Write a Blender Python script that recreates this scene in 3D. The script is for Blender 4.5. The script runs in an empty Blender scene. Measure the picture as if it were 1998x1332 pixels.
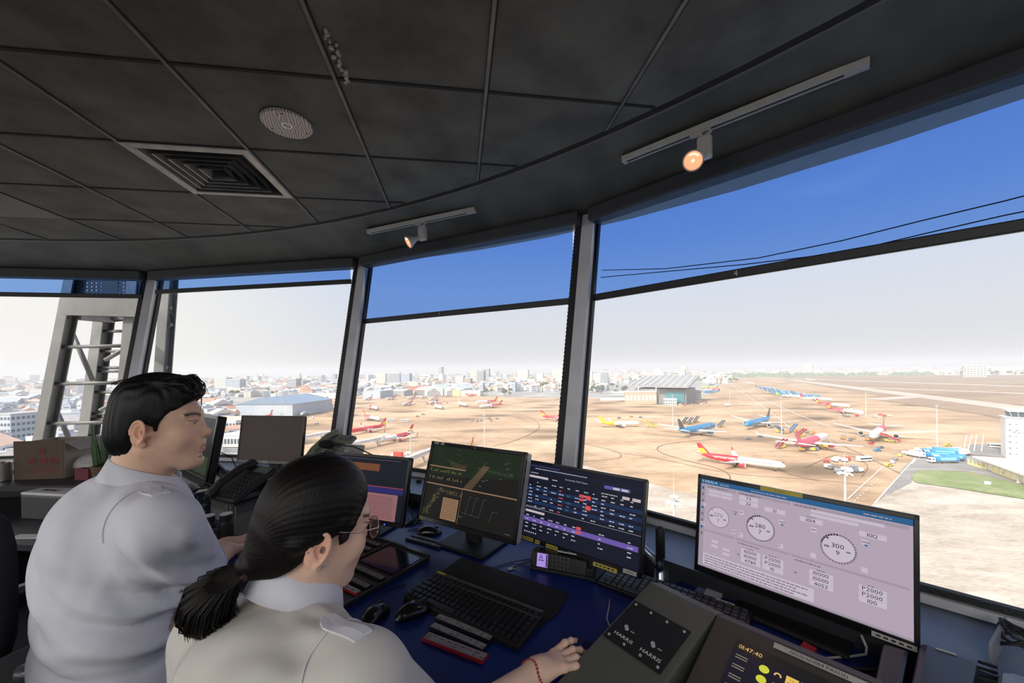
import bpy, math, random
import numpy as np
from mathutils import Vector, Matrix, Euler

# ------------------------------------------------------------------ camera
F_PX, CX, CY, ROLL, CAMZ = 740.0, 999.0, 722.7, 0.012, 1.45
cam_d = bpy.data.cameras.new('camera')
cam = bpy.data.objects.new('camera', cam_d)
bpy.context.scene.collection.objects.link(cam)
cam_d.sensor_width = 36.0
cam_d.lens = F_PX * 36.0 / 1998.0
cam_d.shift_y = (CY - 666.0) / 1998.0
cam_d.clip_start, cam_d.clip_end = 0.03, 20000.0
_r = Vector((math.cos(ROLL), 0, -math.sin(ROLL)))
_u = Vector((math.sin(ROLL), 0, math.cos(ROLL)))
_f = Vector((0, 1, 0))
cam.matrix_world = Matrix(((_r.x, _u.x, -_f.x, 0), (_r.y, _u.y, -_f.y, 0), (_r.z, _u.z, -_f.z, CAMZ), (0, 0, 0, 1)))
sc = bpy.context.scene
sc.camera = cam
C = sc.collection

# ------------------------------------------------------------------ view, world, sun
sc.view_settings.view_transform = 'Standard'
sc.view_settings.look = 'None'
sc.view_settings.gamma = 1.0
sc.view_settings.use_curve_mapping = False
sc.view_settings.exposure = 0.0
sc.render.engine = 'CYCLES'
cy = sc.cycles
cy.max_bounces, cy.diffuse_bounces, cy.glossy_bounces = 7, 4, 3
cy.transmission_bounces, cy.transparent_max_bounces, cy.volume_bounces = 4, 12, 0
cy.caustics_reflective = cy.caustics_refractive = False
cy.use_denoising = True
cy.sample_clamp_indirect = 6.0

SUN_DIR = Vector((-0.74, -0.66, 0.80)).normalized()      # direction towards the sun: behind and to the left
world = bpy.data.worlds.new('hazy_morning_sky'); sc.world = world
world.use_nodes = True
nt = world.node_tree; nt.nodes.clear()
def N(t, **kw):
    n = nt.nodes.new(t)
    for k, v in kw.items(): setattr(n, k, v)
    return n
tc = N('ShaderNodeTexCoord'); sep = N('ShaderNodeSeparateXYZ')
nt.links.new(tc.outputs['Generated'], sep.inputs[0])
# elevation gradient: white haze near the horizon, blue above
ramp = N('ShaderNodeValToRGB')
nt.links.new(sep.outputs['Z'], ramp.inputs[0])
e = ramp.color_ramp.elements
e[0].position, e[0].color = 0.0, (0.69, 0.685, 0.69, 1)
e[1].position, e[1].color = 1.0, (0.10, 0.22, 0.60, 1)
for p, c in ((0.10, (0.73, 0.74, 0.80, 1)), (0.20, (0.68, 0.74, 0.86, 1)), (0.32, (0.46, 0.58, 0.84, 1)), (0.50, (0.30, 0.44, 0.78, 1))):
    k = e.new(p); k.color = c
# warm glare towards the left of the view, brighter haze round the sun
def dotdir(d):
    n = N('ShaderNodeVectorMath', operation='DOT_PRODUCT')
    nt.links.new(tc.outputs['Generated'], n.inputs[0]); n.inputs[1].default_value = Vector(d).normalized()
    return n.outputs['Value']
def mrange(v, a, b, lo=0.0, hi=1.0):
    n = N('ShaderNodeMapRange', interpolation_type='SMOOTHSTEP')
    nt.links.new(v, n.inputs[0]); n.inputs[1].default_value, n.inputs[2].default_value = a, b
    n.inputs[3].default_value, n.inputs[4].default_value = lo, hi
    return n.outputs[0]
def mix(fac, a, b, mode='MIX'):
    n = N('ShaderNodeMix', data_type='RGBA', blend_type=mode)
    if isinstance(fac, float): n.inputs[0].default_value = fac
    else: nt.links.new(fac, n.inputs[0])
    for s, v in ((6, a), (7, b)):
        if isinstance(v, tuple): n.inputs[s].default_value = v
        else: nt.links.new(v, n.inputs[s])
    return n.outputs[2]
glow_left = mrange(dotdir((-0.93, 0.36, 0.02)), 0.66, 1.0)
c1 = mix(glow_left, ramp.outputs[0], (0.97, 0.94, 0.88, 1))
glow_sun = mrange(dotdir(SUN_DIR), 0.20, 1.0)
c2 = mix(glow_sun, c1, (3.6, 3.4, 3.3, 1))
# thin high streaks of cloud
cn = N('ShaderNodeTexNoise'); cn.inputs['Scale'].default_value = 2.2; cn.inputs['Detail'].default_value = 6
mp = N('ShaderNodeMapping'); mp.inputs['Scale'].default_value = (1.0, 1.2, 4.0); mp.inputs['Rotation'].default_value = (0.2, 0.3, 0.5)
nt.links.new(tc.outputs['Generated'], mp.inputs[0]); nt.links.new(mp.outputs[0], cn.inputs['Vector'])
cf = mrange(cn.outputs['Fac'], 0.57, 0.78, 0.0, 0.28)
c3 = mix(cf, c2, (0.85, 0.88, 0.95, 1))
bg = N('ShaderNodeBackground'); bg.inputs['Strength'].default_value = 1.0
out = N('ShaderNodeOutputWorld')
nt.links.new(c3, bg.inputs['Color']); nt.links.new(bg.outputs[0], out.inputs[0])
world.cycles.sampling_method = 'MANUAL'; world.cycles.sample_map_resolution = 512

sl = bpy.data.lights.new('sun', 'SUN'); sl.energy = 3.9; sl.angle = math.radians(1.2); sl.color = (1.0, 0.93, 0.80)
so = bpy.data.objects.new('sun', sl); C.objects.link(so)
so.rotation_euler = SUN_DIR.to_track_quat('Z', 'Y').to_euler(); so.location = (-30, -30, 40)

# unseen area lamps added behind the camera to brighten the room
for _x, _y in ((-0.6, -2.0), (-3.6, -1.2), (-2.4, -3.4)):
    al = bpy.data.lights.new('added_fill_light', 'AREA'); al.shape = 'RECTANGLE'; al.size, al.size_y = 2.2, 1.4
    al.energy = 54.0; al.color = (1.0, 0.97, 0.92)
    ao = bpy.data.objects.new('added_fill_light', al); C.objects.link(ao); ao.location = (_x, _y, 2.43)

# ------------------------------------------------------------------ placing helpers
def ray(px, py):
    a, b = (px - CX) / F_PX, -(py - CY) / F_PX
    return _f + a * _r + b * _u
def at(px, py, depth):                       # point at that forward distance
    return Vector((0, 0, CAMZ)) + ray(px, py) * depth
def onz(px, py, z):                          # point on a horizontal plane
    d = ray(px, py)
    return Vector((0, 0, CAMZ)) + d * ((z - CAMZ) / d.z)
GZ = CAMZ - 57.0
def gr(px, py, z=0.0):                       # point on the ground outside (z above it)
    return onz(px, py, GZ + z)
def atdist(px, z, Y):
    """point in the vertical plane of image column px (taken at the horizon) at forward distance Y and height z"""
    return Vector(((px - CX) / F_PX * Y, Y, z))

# ------------------------------------------------------------------ materials
MATS = {}
def mat(name, col=(0.5, 0.5, 0.5), rough=0.5, metal=0.0, var=0.06, scale=18.0, bump=0.0, emit=None, es=1.0, spec=0.5, coat=0.0, attr=None, sss=0.0, bscale=None):
    if name in MATS: return MATS[name]
    m = bpy.data.materials.new(name); m.use_nodes = True; MATS[name] = m
    t = m.node_tree; b = t.nodes['Principled BSDF']
    L = t.links
    b.inputs['Roughness'].default_value = rough
    b.inputs['Metallic'].default_value = metal
    b.inputs['Specular IOR Level'].default_value = spec
    b.inputs['Coat Weight'].default_value = coat
    if sss:
        b.inputs['Subsurface Weight'].default_value = sss
        b.inputs['Subsurface Radius'].default_value = (0.012, 0.005, 0.003)
        b.inputs['Subsurface Scale'].default_value = 0.6
    m.diffuse_color = (*col, 1)
    co = t.nodes.new('ShaderNodeTexCoord')
    nz = t.nodes.new('ShaderNodeTexNoise'); nz.inputs['Scale'].default_value = scale; nz.inputs['Detail'].default_value = 3
    L.new(co.outputs['Object'], nz.inputs['Vector'])
    base = None
    if attr:
        a = t.nodes.new('ShaderNodeAttribute'); a.attribute_name = attr; base = a.outputs['Color']
    if var or attr:
        mr = t.nodes.new('ShaderNodeMapRange'); mr.inputs[1].default_value, mr.inputs[2].default_value = 0.3, 0.7
        mr.inputs[3].default_value, mr.inputs[4].default_value = 1 - var, 1 + var
        L.new(nz.outputs['Fac'], mr.inputs[0])
        mx = t.nodes.new('ShaderNodeVectorMath'); mx.operation = 'SCALE'
        if base is not None: L.new(base, mx.inputs[0])
        else: mx.inputs[0].default_value = col
        L.new(mr.outputs[0], mx.inputs['Scale']); L.new(mx.outputs[0], b.inputs['Base Color'])
    else:
        b.inputs['Base Color'].default_value = (*col, 1)
    if bump:
        nb = t.nodes.new('ShaderNodeTexNoise'); nb.inputs['Scale'].default_value = bscale or scale * 3; nb.inputs['Detail'].default_value = 4
        L.new(co.outputs['Object'], nb.inputs['Vector'])
        bp = t.nodes.new('ShaderNodeBump'); bp.inputs['Strength'].default_value = bump; bp.inputs['Distance'].default_value = 0.01
        L.new(nb.outputs['Fac'], bp.inputs['Height']); L.new(bp.outputs[0], b.inputs['Normal'])
    if emit is not None:
        b.inputs['Emission Color'].default_value = (*emit, 1); b.inputs['Emission Strength'].default_value = es
    return m
def srgb(r, g, b):
    f = lambda v: (v / 255 / 12.92) if v <= 10 else (((v / 255 + 0.055) / 1.055) ** 2.4)
    return (f(r), f(g), f(b))
def glow(name, r, g, b, s=1.0):              # a lit colour on a display
    c = srgb(r, g, b)
    return mat(name, (0.02, 0.02, 0.02), 0.25, emit=c, es=s, var=0, spec=0.04)

# ------------------------------------------------------------------ mesh builder
GLYPH = {}
def make_glyphs():
    chars = 'ABCDEFGHIJKLMNOPQRSTUVWXYZabcdefghijklmnopqrstuvwxyz0123456789:.-,/()'
    obs = []
    for ch in chars:
        cu = bpy.data.curves.new('glyph', 'FONT'); cu.body = ch; cu.size = 1.0; cu.resolution_u = 2
        o = bpy.data.objects.new('glyph', cu); C.objects.link(o); obs.append((ch, o, cu))
    dg = bpy.context.evaluated_depsgraph_get()
    for ch, o, cu in obs:
        me = o.evaluated_get(dg).to_mesh()
        vs = [(v.co.x, v.co.y) for v in me.vertices]
        fs = [tuple(p.vertices) for p in me.polygons]
        if vs:
            x0, x1 = min(v[0] for v in vs), max(v[0] for v in vs)
            GLYPH[ch] = ([(x - x0, y) for x, y in vs], fs, x1 - x0 + 0.085)
    for ch, o, cu in obs:
        bpy.data.objects.remove(o); bpy.data.curves.remove(cu)
make_glyphs()

def frame(o, x, y, z=None):
    x = Vector(x).normalized(); y = Vector(y); z = x.cross(y).normalized() if z is None else Vector(z).normalized(); y = z.cross(x).normalized()
    return Matrix(((x.x, y.x, z.x, o[0]), (x.y, y.y, z.y, o[1]), (x.z, y.z, z.z, o[2]), (0, 0, 0, 1)))

class MB:
    def __init__(s, M=None):
        s.v, s.f, s.fm, s.mats, s.cur, s.M, s.sm, s.smooth = [], [], [], [], 0, M, [], False
    def use(s, m):
        if m not in s.mats: s.mats.append(m)
        s.cur = s.mats.index(m); return s
    def add(s, vs, fs, M=None):
        b = len(s.v)
        M = M if s.M is None else (s.M if M is None else s.M @ M)
        if M is not None: vs = [tuple(M @ Vector(p)) for p in vs]
        s.v.extend([tuple(p) for p in vs])
        for f in fs:
            s.f.append(tuple(i + b for i in f)); s.fm.append(s.cur); s.sm.append(s.smooth)
        return s
    def box(s, c, d, M=None, rz=0.0):
        x, y, z = d[0] / 2, d[1] / 2, d[2] / 2
        vs = [(i * x, j * y, k * z) for i in (-1, 1) for j in (-1, 1) for k in (-1, 1)]
        if rz: cr, sr = math.cos(rz), math.sin(rz); vs = [(a * cr - b * sr, a * sr + b * cr, q) for a, b, q in vs]
        vs = [(a + c[0], b + c[1], q + c[2]) for a, b, q in vs]
        return s.add(vs, [(0, 1, 3, 2), (4, 6, 7, 5), (0, 4, 5, 1), (2, 3, 7, 6), (0, 2, 6, 4), (1, 5, 7, 3)], M)
    def quad(s, a, b, c, d, M=None): return s.add([a, b, c, d], [(0, 1, 2, 3)], M)
    def rect(s, x0, y0, x1, y1, z=0.0, M=None): return s.quad((x0, y0, z), (x1, y0, z), (x1, y1, z), (x0, y1, z), M)
    def prism(s, pts, z0, z1, M=None):        # outline in xy, extruded in z
        n = len(pts)
        vs = [(p[0], p[1], z0) for p in pts] + [(p[0], p[1], z1) for p in pts]
        fs = [tuple(range(n - 1, -1, -1)), tuple(range(n, 2 * n))] + [(i, (i + 1) % n, n + (i + 1) % n, n + i) for i in range(n)]
        return s.add(vs, fs, M)
    def loft(s, rings, caps=True, M=None, closed=True):
        n = len(rings[0]); vs = [p for r in rings for p in r]; fs = []
        for k in range(len(rings) - 1):
            for i in range(n if closed else n - 1):
                j = (i + 1) % n
                fs.append((k * n + i, k * n + j, (k + 1) * n + j, (k + 1) * n + i))
        if caps: fs += [tuple(range(n - 1, -1, -1)), tuple(range((len(rings) - 1) * n, len(rings) * n))]
        return s.add(vs, fs, M)
    def cyl(s, a, b, r0, r1=None, n=16, M=None, caps=True):
        a, b = Vector(a), Vector(b); r1 = r0 if r1 is None else r1
        d = (b - a).normalized(); x = d.orthogonal().normalized(); y = d.cross(x)
        ring = lambda c, r: [c + x * (r * math.cos(t * 2 * math.pi / n)) + y * (r * math.sin(t * 2 * math.pi / n)) for t in range(n)]
        return s.loft([ring(a, r0), ring(b, r1)], caps, M)
    def tube(s, pts, r, n=8, M=None, caps=True):
        pts = [Vector(p) for p in pts]; rings = []; x = None
        for i, p in enumerate(pts):
            d = (pts[min(i + 1, len(pts) - 1)] - pts[max(i - 1, 0)]).normalized()
            x = d.orthogonal().normalized() if x is None else (x - d * x.dot(d)).normalized()
            y = d.cross(x); rr = r[i] if isinstance(r, (list, tuple)) else r
            rings.append([p + x * (rr * math.cos(t * 2 * math.pi / n)) + y * (rr * math.sin(t * 2 * math.pi / n)) for t in range(n)])
        return s.loft(rings, caps, M)
    def lathe(s, prof, n=24, M=None):          # (r, z) pairs round z
        rings = [[(max(r, 1e-5) * math.cos(t * 2 * math.pi / n), max(r, 1e-5) * math.sin(t * 2 * math.pi / n), z) for t in range(n)] for r, z in prof]
        return s.loft(rings, True, M)
    def text(s, txt, size, M=None, x=0.0, y=0.0, z=0.0, align='L', sx=1.0):
        w = sum((GLYPH[c][2] if c in GLYPH else 0.3) for c in txt) * size * sx
        if align == 'C': x -= w / 2
        if align == 'R': x -= w
        for c in txt:
            if c in GLYPH:
                vs, fs, a = GLYPH[c]
                s.add([(x + p[0] * size * sx, y + p[1] * size, z) for p in vs], fs, M); x += a * size * sx
            else: x += 0.3 * size * sx
        return s
    def build(s, name, m=None, parent=None, smooth=False, bevel=0.0, seg=2, loc=None, rotz=0.0):
        me = bpy.data.meshes.new(name)
        me.from_pydata(s.v, [], s.f)
        ms = s.mats if s.mats else [m]
        if s.mats and m is not None and m not in s.mats: pass
        for q in ms: me.materials.append(q)
        if len(ms) > 1: me.polygons.foreach_set('material_index', s.fm)
        if smooth: me.polygons.foreach_set('use_smooth', [True] * len(s.f))
        elif any(s.sm): me.polygons.foreach_set('use_smooth', s.sm)
        me.update()
        o = bpy.data.objects.new(name, me); C.objects.link(o)
        if parent is not None: o.parent = parent
        if loc is not None: o.location = loc
        o.rotation_euler.z = rotz
        if bevel:
            b = o.modifiers.new('bevel', 'BEVEL'); b.width = bevel; b.segments = seg; b.limit_method = 'ANGLE'; b.angle_limit = 0.6
            b.harden_normals = False
        return o

def thing(name, label, cat, loc=(0, 0, 0), rotz=0.0, group=None):
    o = bpy.data.objects.new(name, None); C.objects.link(o); o.empty_display_size = 0.1
    o.location = loc; o.rotation_euler.z = rotz
    return tag(o, label, cat, group)
def tag(o, label=None, cat=None, group=None, kind=None):
    if label: o['label'] = label
    if cat: o['category'] = cat
    if group: o['group'] = group
    if kind: o['kind'] = kind
    return o
def struct(o): o['kind'] = 'structure'; return o
_kids = {}
def kids(o):
    return [c for c in bpy.data.objects if c.parent is o]
def dup(root, loc, rotz=0.0, label=None, group=None, scale=None):
    k = _kids.get(root.name)
    if k is None:
        k = _kids[root.name] = [(c, kids(c)) for c in kids(root)]
    r = root.copy(); C.objects.link(r); r.location = loc; r.rotation_euler = (0, 0, rotz)
    if scale is not None: r.scale = (scale,) * 3 if not isinstance(scale, tuple) else scale
    if label: r['label'] = label
    if group: r['group'] = group
    for ch, gs in k:
        c = ch.copy(); C.objects.link(c); c.parent = r
        for g in gs:
            d = g.copy(); C.objects.link(d); d.parent = c
    return r
rnd = random.Random(7)
# ================================================================== the cab: structure
M_ceil = mat('black_ceiling_paint', (0.078, 0.078, 0.070), 0.75, var=0.40, scale=5, bump=0.25, bscale=90)
M_soff = mat('black_soffit_paint', (0.066, 0.066, 0.057), 0.6, var=0.4, scale=4, bump=0.1, bscale=60)
M_tee = mat('worn_grey_tee', (0.10, 0.10, 0.095), 0.5, var=0.5, scale=9)
M_gap = mat('black_gap', (0.003, 0.003, 0.003), 0.8)
M_mull = mat('pale_grey_mullion', (0.62, 0.62, 0.66), 0.45, var=0.08, scale=6)
M_gask = mat('black_gasket', (0.010, 0.012, 0.012), 0.55, bump=0.4, bscale=160)
M_ledge = mat('blue_grey_ledge', (0.20, 0.24, 0.33), 0.42, var=0.1, scale=8)
M_dark = mat('dark_grey_laminate', (0.022, 0.024, 0.030), 0.45)
M_desk = mat('deep_blue_desk', (0.006, 0.020, 0.145), 0.36, var=0.12, scale=5, bump=0.05, bscale=200, spec=0.3)
M_floor = mat('dark_carpet', (0.012, 0.014, 0.020), 0.95, bump=0.5, bscale=300)
M_wallp = mat('dark_wall_panel', (0.05, 0.05, 0.055), 0.6)
M_white = mat('white_plastic', (0.62, 0.61, 0.58), 0.4)
M_blackp = mat('black_plastic', (0.006, 0.006, 0.007), 0.35)
M_blackm = mat('matt_black_plastic', (0.008, 0.008, 0.010), 0.6)
M_chrome = mat('chrome', (0.6, 0.62, 0.66), 0.18, metal=1.0)

def glassmat(name, tint, refl=0.04, rough=0.0):
    m = bpy.data.materials.new(name); m.use_nodes = True
    t = m.node_tree; t.nodes.clear(); L = t.links
    a = t.nodes.new('ShaderNodeBsdfTransparent'); a.inputs[0].default_value = (*tint, 1)
    g = t.nodes.new('ShaderNodeBsdfGlossy'); g.inputs['Roughness'].default_value = rough
    f = t.nodes.new('ShaderNodeFresnel'); f.inputs[0].default_value = 1.4
    s = t.nodes.new('ShaderNodeMath'); s.operation = 'MULTIPLY'; s.inputs[1].default_value = refl / 0.04
    mx = t.nodes.new('ShaderNodeMixShader'); o = t.nodes.new('ShaderNodeOutputMaterial')
    L.new(f.outputs[0], s.inputs[0]); L.new(s.outputs[0], mx.inputs[0]); L.new(a.outputs[0], mx.inputs[1]); L.new(g.outputs[0], mx.inputs[2]); L.new(mx.outputs[0], o.inputs[0])
    return m
M_glass = glassmat('window_glass', (0.95, 0.965, 0.97), 0.008)
M_film = glassmat('blue_film', (0.22, 0.40, 0.80), 0.02, 0.15)

PC = Vector((-2.94, -2.48))                       # centre of the cab in plan
ZS, ZT, LEAN = 0.83, 2.32, 0.305
nrm = lambda a: Vector((math.sin(math.radians(a)), math.cos(math.radians(a))))
tng = lambda a: Vector((math.cos(math.radians(a)), -math.sin(math.radians(a))))
ALPH = [-8.7 + 18 * k for k in range(20)]
V2 = [Vector((-4.805, 2.753)), Vector((-3.075, 3.017)), Vector((-1.224, 2.714)), Vector((0.295, 1.93))]
for k in range(3, 19): V2.append(V2[-1] + tng(ALPH[k]) * 1.74)
V2 = V2[:20]
TOPV = [v + (v - PC).normalized() * LEAN for v in V2]
WN = {0: 1, 1: 2, 2: 3, 3: 4}
for k in range(20):
    a, b = V2[k], V2[(k + 1) % 20]; at_, bt = TOPV[k], TOPV[(k + 1) % 20]
    w = MB().quad((a.x, a.y, ZS), (b.x, b.y, ZS), (bt.x, bt.y, ZT), (at_.x, at_.y, ZT)).build('window_%d' % (k + 1), M_glass); struct(w)
    t = (b - a).normalized(); n = Vector((-t.y, t.x))
    if n.dot(a - PC) < 0: n = -n
    # sill bar and black gasket line
    Mw = frame((a.x, a.y, 0), (t.x, t.y, 0), (n.x, n.y, 0), (0, 0, 1)); Lw = (b - a).length
    s = MB(Mw).use(M_mull).box((Lw / 2, -0.02, ZS - 0.012), (Lw, 0.07, 0.024)).use(M_gask).box((Lw / 2, -0.03, ZS + 0.008), (Lw, 0.02, 0.022))
    s.build('window_sill', None, w)
    # mullion at vertex k
    v, vt = a, TOPV[k]; r = (v - PC).normalized(); tt = Vector((r.y, -r.x))
    zv = Vector((vt.x - v.x, vt.y - v.y, ZT - ZS)); Lm = zv.length
    Mm = Matrix(((tt.x, r.x, zv.x / Lm, v.x), (tt.y, r.y, zv.y / Lm, v.y), (0, 0, zv.z / Lm, ZS), (0, 0, 0, 1)))
    m = MB(Mm).box((0, -0.03, Lm / 2), (0.07, 0.07, Lm + 0.04)).build('trim_%d' % (k + 1), M_mull); struct(m)
    g = MB(Mm).box((-0.055, -0.03, Lm / 2), (0.042, 0.066, Lm)).box((0.043, -0.012, Lm / 2), (0.016, 0.03, Lm))
    for i in range(60):
        g.box((-0.077, -0.06, 0.1 + i * 0.0225), (0.003, 0.006, 0.011))
    g.build('gasket', M_gask, m)

# lower wall, ledge and desk as rings
def ringsec(rin, rout, z0, z1, a0, a1, n=48, follow=False):
    """ring sector about PC; angles measured clockwise from +y in degrees"""
    rings = []
    for i in range(n + 1):
        a = a0 + (a1 - a0) * i / n; d = nrm(a)
        p, q = PC + d * rin, PC + d * (rout if not follow else polyrad(a) - rout)
        rings.append([(p.x, p.y, z0), (q.x, q.y, z0), (q.x, q.y, z1), (p.x, p.y, z1)])
    return rings
def polyrad(a):
    d = nrm(a)
    best = 9
    for k in range(20):
        p, q = V2[k], V2[(k + 1) % 20]; e = q - p
        det = d.x * (-e.y) + e.x * d.y
        if abs(det) < 1e-9: continue
        w = p - PC
        tt = (w.x * (-e.y) + e.x * w.y) / det; s = (d.x * w.y - d.y * w.x) / det
        if tt > 0 and -1e-6 <= s <= 1 + 1e-6: best = min(best, tt)
    return best
wall = MB()
for k in range(20):
    a, b = V2[k], V2[(k + 1) % 20]; ra, rb = (a - PC).normalized() * 0.09, (b - PC).normalized() * 0.09
    wall.add([(a.x - ra.x * .2, a.y - ra.y * .2, 0), (b.x - rb.x * .2, b.y - rb.y * .2, 0), (b.x + rb.x, b.y + rb.y, 0), (a.x + ra.x, a.y + ra.y, 0),
              (a.x - ra.x * .2, a.y - ra.y * .2, ZS - .024), (b.x - rb.x * .2, b.y - rb.y * .2, ZS - .024), (b.x + rb.x, b.y + rb.y, ZS - .024), (a.x + ra.x, a.y + ra.y, ZS - .024)],
             [(3, 2, 1, 0), (4, 5, 6, 7), (0, 1, 5, 4), (1, 2, 6, 5), (2, 3, 7, 6), (3, 0, 4, 7)])
struct(wall.build('wall_perimeter', M_wallp))
struct(MB().prism([tuple(PC + nrm(a) * 5.6) for a in range(0, 360, 9)], -0.12, 0.0).build('floor', M_floor))
LZ, DZ = 0.80, 0.74
led = MB(); ring = []
for k in range(20):
    a, b = V2[k], V2[(k + 1) % 20]
    ia, ib = PC + (a - PC) * (1 - 0.30 / 5.47), PC + (b - PC) * (1 - 0.30 / 5.47)
    oa, ob = PC + (a - PC) * (1 - 0.02 / 5.47), PC + (b - PC) * (1 - 0.02 / 5.47)
    led.use(M_ledge).quad((ia.x, ia.y, LZ), (oa.x, oa.y, LZ), (ob.x, ob.y, LZ), (ib.x, ib.y, LZ))
    led.use(M_dark).quad((ia.x, ia.y, LZ - .025), (ia.x, ia.y, LZ), (ib.x, ib.y, LZ), (ib.x, ib.y, LZ - .025))
    ja, jb = PC + (a - PC) * (1 - 0.285 / 5.47), PC + (b - PC) * (1 - 0.285 / 5.47)
    led.quad((ja.x, ja.y, 0), (ja.x, ja.y, LZ - .025), (jb.x, jb.y, LZ - .025), (jb.x, jb.y, 0))
    led.quad((ja.x, ja.y, LZ - .025), (ia.x, ia.y, LZ - .025), (ib.x, ib.y, LZ - .025), (jb.x, jb.y, LZ - .025))
struct(led.build('trim_ledge'))
# desk (blue) and the dark left run
dk = tag(MB().loft(ringsec(4.16, 5.13, DZ - 0.03, DZ, 16, 70)).build('desk_worktop', M_desk), 'long deep blue curved worktop running under all the monitors', 'desk')
dl = MB().loft(ringsec(4.40, 5.13, DZ - 0.16, DZ - 0.13, -30, 15.8)).build('side_worktop', M_dark)
tag(dl, 'lower dark side worktop carrying the printer, left of the man', 'desk')
for a in (16.6, 31, 46, 58, 69):
    d = nrm(a); t = Vector((d.y, -d.x)); c = PC + d * 4.78
    MB(frame((c.x, c.y, 0), (t.x, t.y, 0), (d.x, d.y, 0), (0, 0, 1))).box((0, 0, 0.355), (0.03, 0.6, 0.71)).build('leg', M_dark, dk)
for a in (-20, -2, 14):
    d = nrm(a); t = Vector((d.y, -d.x)); c = PC + d * 4.8
    MB(frame((c.x, c.y, 0), (t.x, t.y, 0), (d.x, d.y, 0), (0, 0, 1))).box((0, 0, 0.29), (0.03, 0.5, 0.58)).build('leg', M_dark, dl)

# ceiling disc, grid tees, rim, soffit
CZ, RC = 2.45, 5.28
struct(MB().prism([tuple(PC + nrm(a) * RC) for a in range(0, 360, 5)], CZ, CZ + 0.03).build('ceiling', M_ceil))
dA = Vector((-math.sin(math.radians(8)), math.cos(math.radians(8)))); dB = Vector((dA.y, -dA.x))
P0 = Vector((-0.59, 1.288)); SA, SB = 0.513, 0.475
def chord(p, d):
    w = p - PC; b = w.dot(d); c = w.dot(w) - (RC - 0.02) ** 2; D = b * b - c
    if D <= 0: return None
    return -b - math.sqrt(D), -b + math.sqrt(D)
tee = MB(); tb = MB()
for i in range(-14, 12):
    p = P0 + dB * (i * SA); ch = chord(p, dA)
    if ch:
        c = p + dA * (sum(ch) / 2)
        tee.box((0, 0, CZ - 0.002), (0.011, ch[1] - ch[0], 0.008), Matrix.Translation((c.x, c.y, 0)) @ Matrix.Rotation(math.radians(8), 4, 'Z'))
        tb.box((0.009, 0, CZ - 0.0005), (0.006, ch[1] - ch[0], 0.003), Matrix.Translation((c.x, c.y, 0)) @ Matrix.Rotation(math.radians(8), 4, 'Z'))
for j in range(-18, 10):
    p = P0 + dA * (j * SB); ch = chord(p, dB)
    if ch:
        c = p + dB * (sum(ch) / 2)
        tb.box((0, 0, CZ - 0.001), (ch[1] - ch[0], 0.012, 0.004), Matrix.Translation((c.x, c.y, 0)) @ Matrix.Rotation(math.radians(8), 4, 'Z'))
struct(tee.build('trim_grid_tee', M_tee)); struct(tb.build('trim_grid_gap', M_gap))
rim = MB(); rim2 = MB()
N_ = 160
def ringband(mb, r0, z0, r1, z1, polyout=False):
    for i in range(N_):
        a, b = 360 * i / N_, 360 * (i + 1) / N_
        p = [PC + nrm(a) * r0, PC + nrm(b) * r0, PC + nrm(b) * r1, PC + nrm(a) * r1]
        mb.quad((p[0].x, p[0].y, z0), (p[1].x, p[1].y, z0), (p[2].x, p[2].y, z1), (p[3].x, p[3].y, z1))
ringband(rim, RC - 0.012, CZ - 0.002, RC + 0.012, CZ - 0.006)
ringband(rim2, RC + 0.012, CZ - 0.008, RC + 0.022, CZ - 0.010)
struct(rim.build('trim_ceiling_rim', M_gap)); struct(rim2.build('trim_ceiling_edge', mat('edge_grey', (0.07, 0.07, 0.065), 0.5)))
sf = MB(); sf.smooth = False
for i in range(N_):
    a, b = 360 * i / N_, 360 * (i + 1) / N_
    def pr(r, ang, z): q = PC + nrm(ang) * r; return (q.x, q.y, z)
    ra, rb = polyrad(a) + LEAN, polyrad(b) + LEAN
    prof = lambda R: [(RC + 0.022, CZ - 0.008), (RC + 0.13, CZ - 0.035), (RC + 0.25, CZ - 0.085), (R - 0.12, ZT + 0.005), (R + 0.02, ZT)]
    pa, pb = prof(ra), prof(rb)
    for j in range(4):
        sf.quad(pr(pa[j][0], a, pa[j][1]), pr(pb[j][0], b, pb[j][1]), pr(pb[j + 1][0], b, pb[j + 1][1]), pr(pa[j + 1][0], a, pa[j + 1][1]))
so_ = sf.build('ceiling_soffit', M_soff, smooth=True); struct(so_)
struct(MB().prism([tuple(PC + nrm(a) * 6.5) for a in range(0, 360, 6)], CZ + 0.1, CZ + 0.5).build('ceiling_roof_slab', mat('roof_slab', (0.3, 0.3, 0.3), 0.7)))

# pale ceiling tile at far left
def cell(i, j): return P0 + dB * ((i + .5) * SA) + dA * ((j + .5) * SB)
cc = onz(60, 412, CZ).to_2d() - P0
ci, cj = math.floor(cc.dot(dB) / SA), math.floor(cc.dot(dA) / SB)
for di in (0, -1):
    c = cell(ci + di, cj)
    struct(MB(Matrix.Translation((c.x, c.y, CZ)) @ Matrix.Rotation(math.radians(8), 4, 'Z')).box((0, 0, -0.003), (SA - 0.014, SB - 0.014, 0.006)).build('ceiling_pale_tile', mat('pale_tile', (0.16, 0.155, 0.15), 0.8)))

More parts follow.
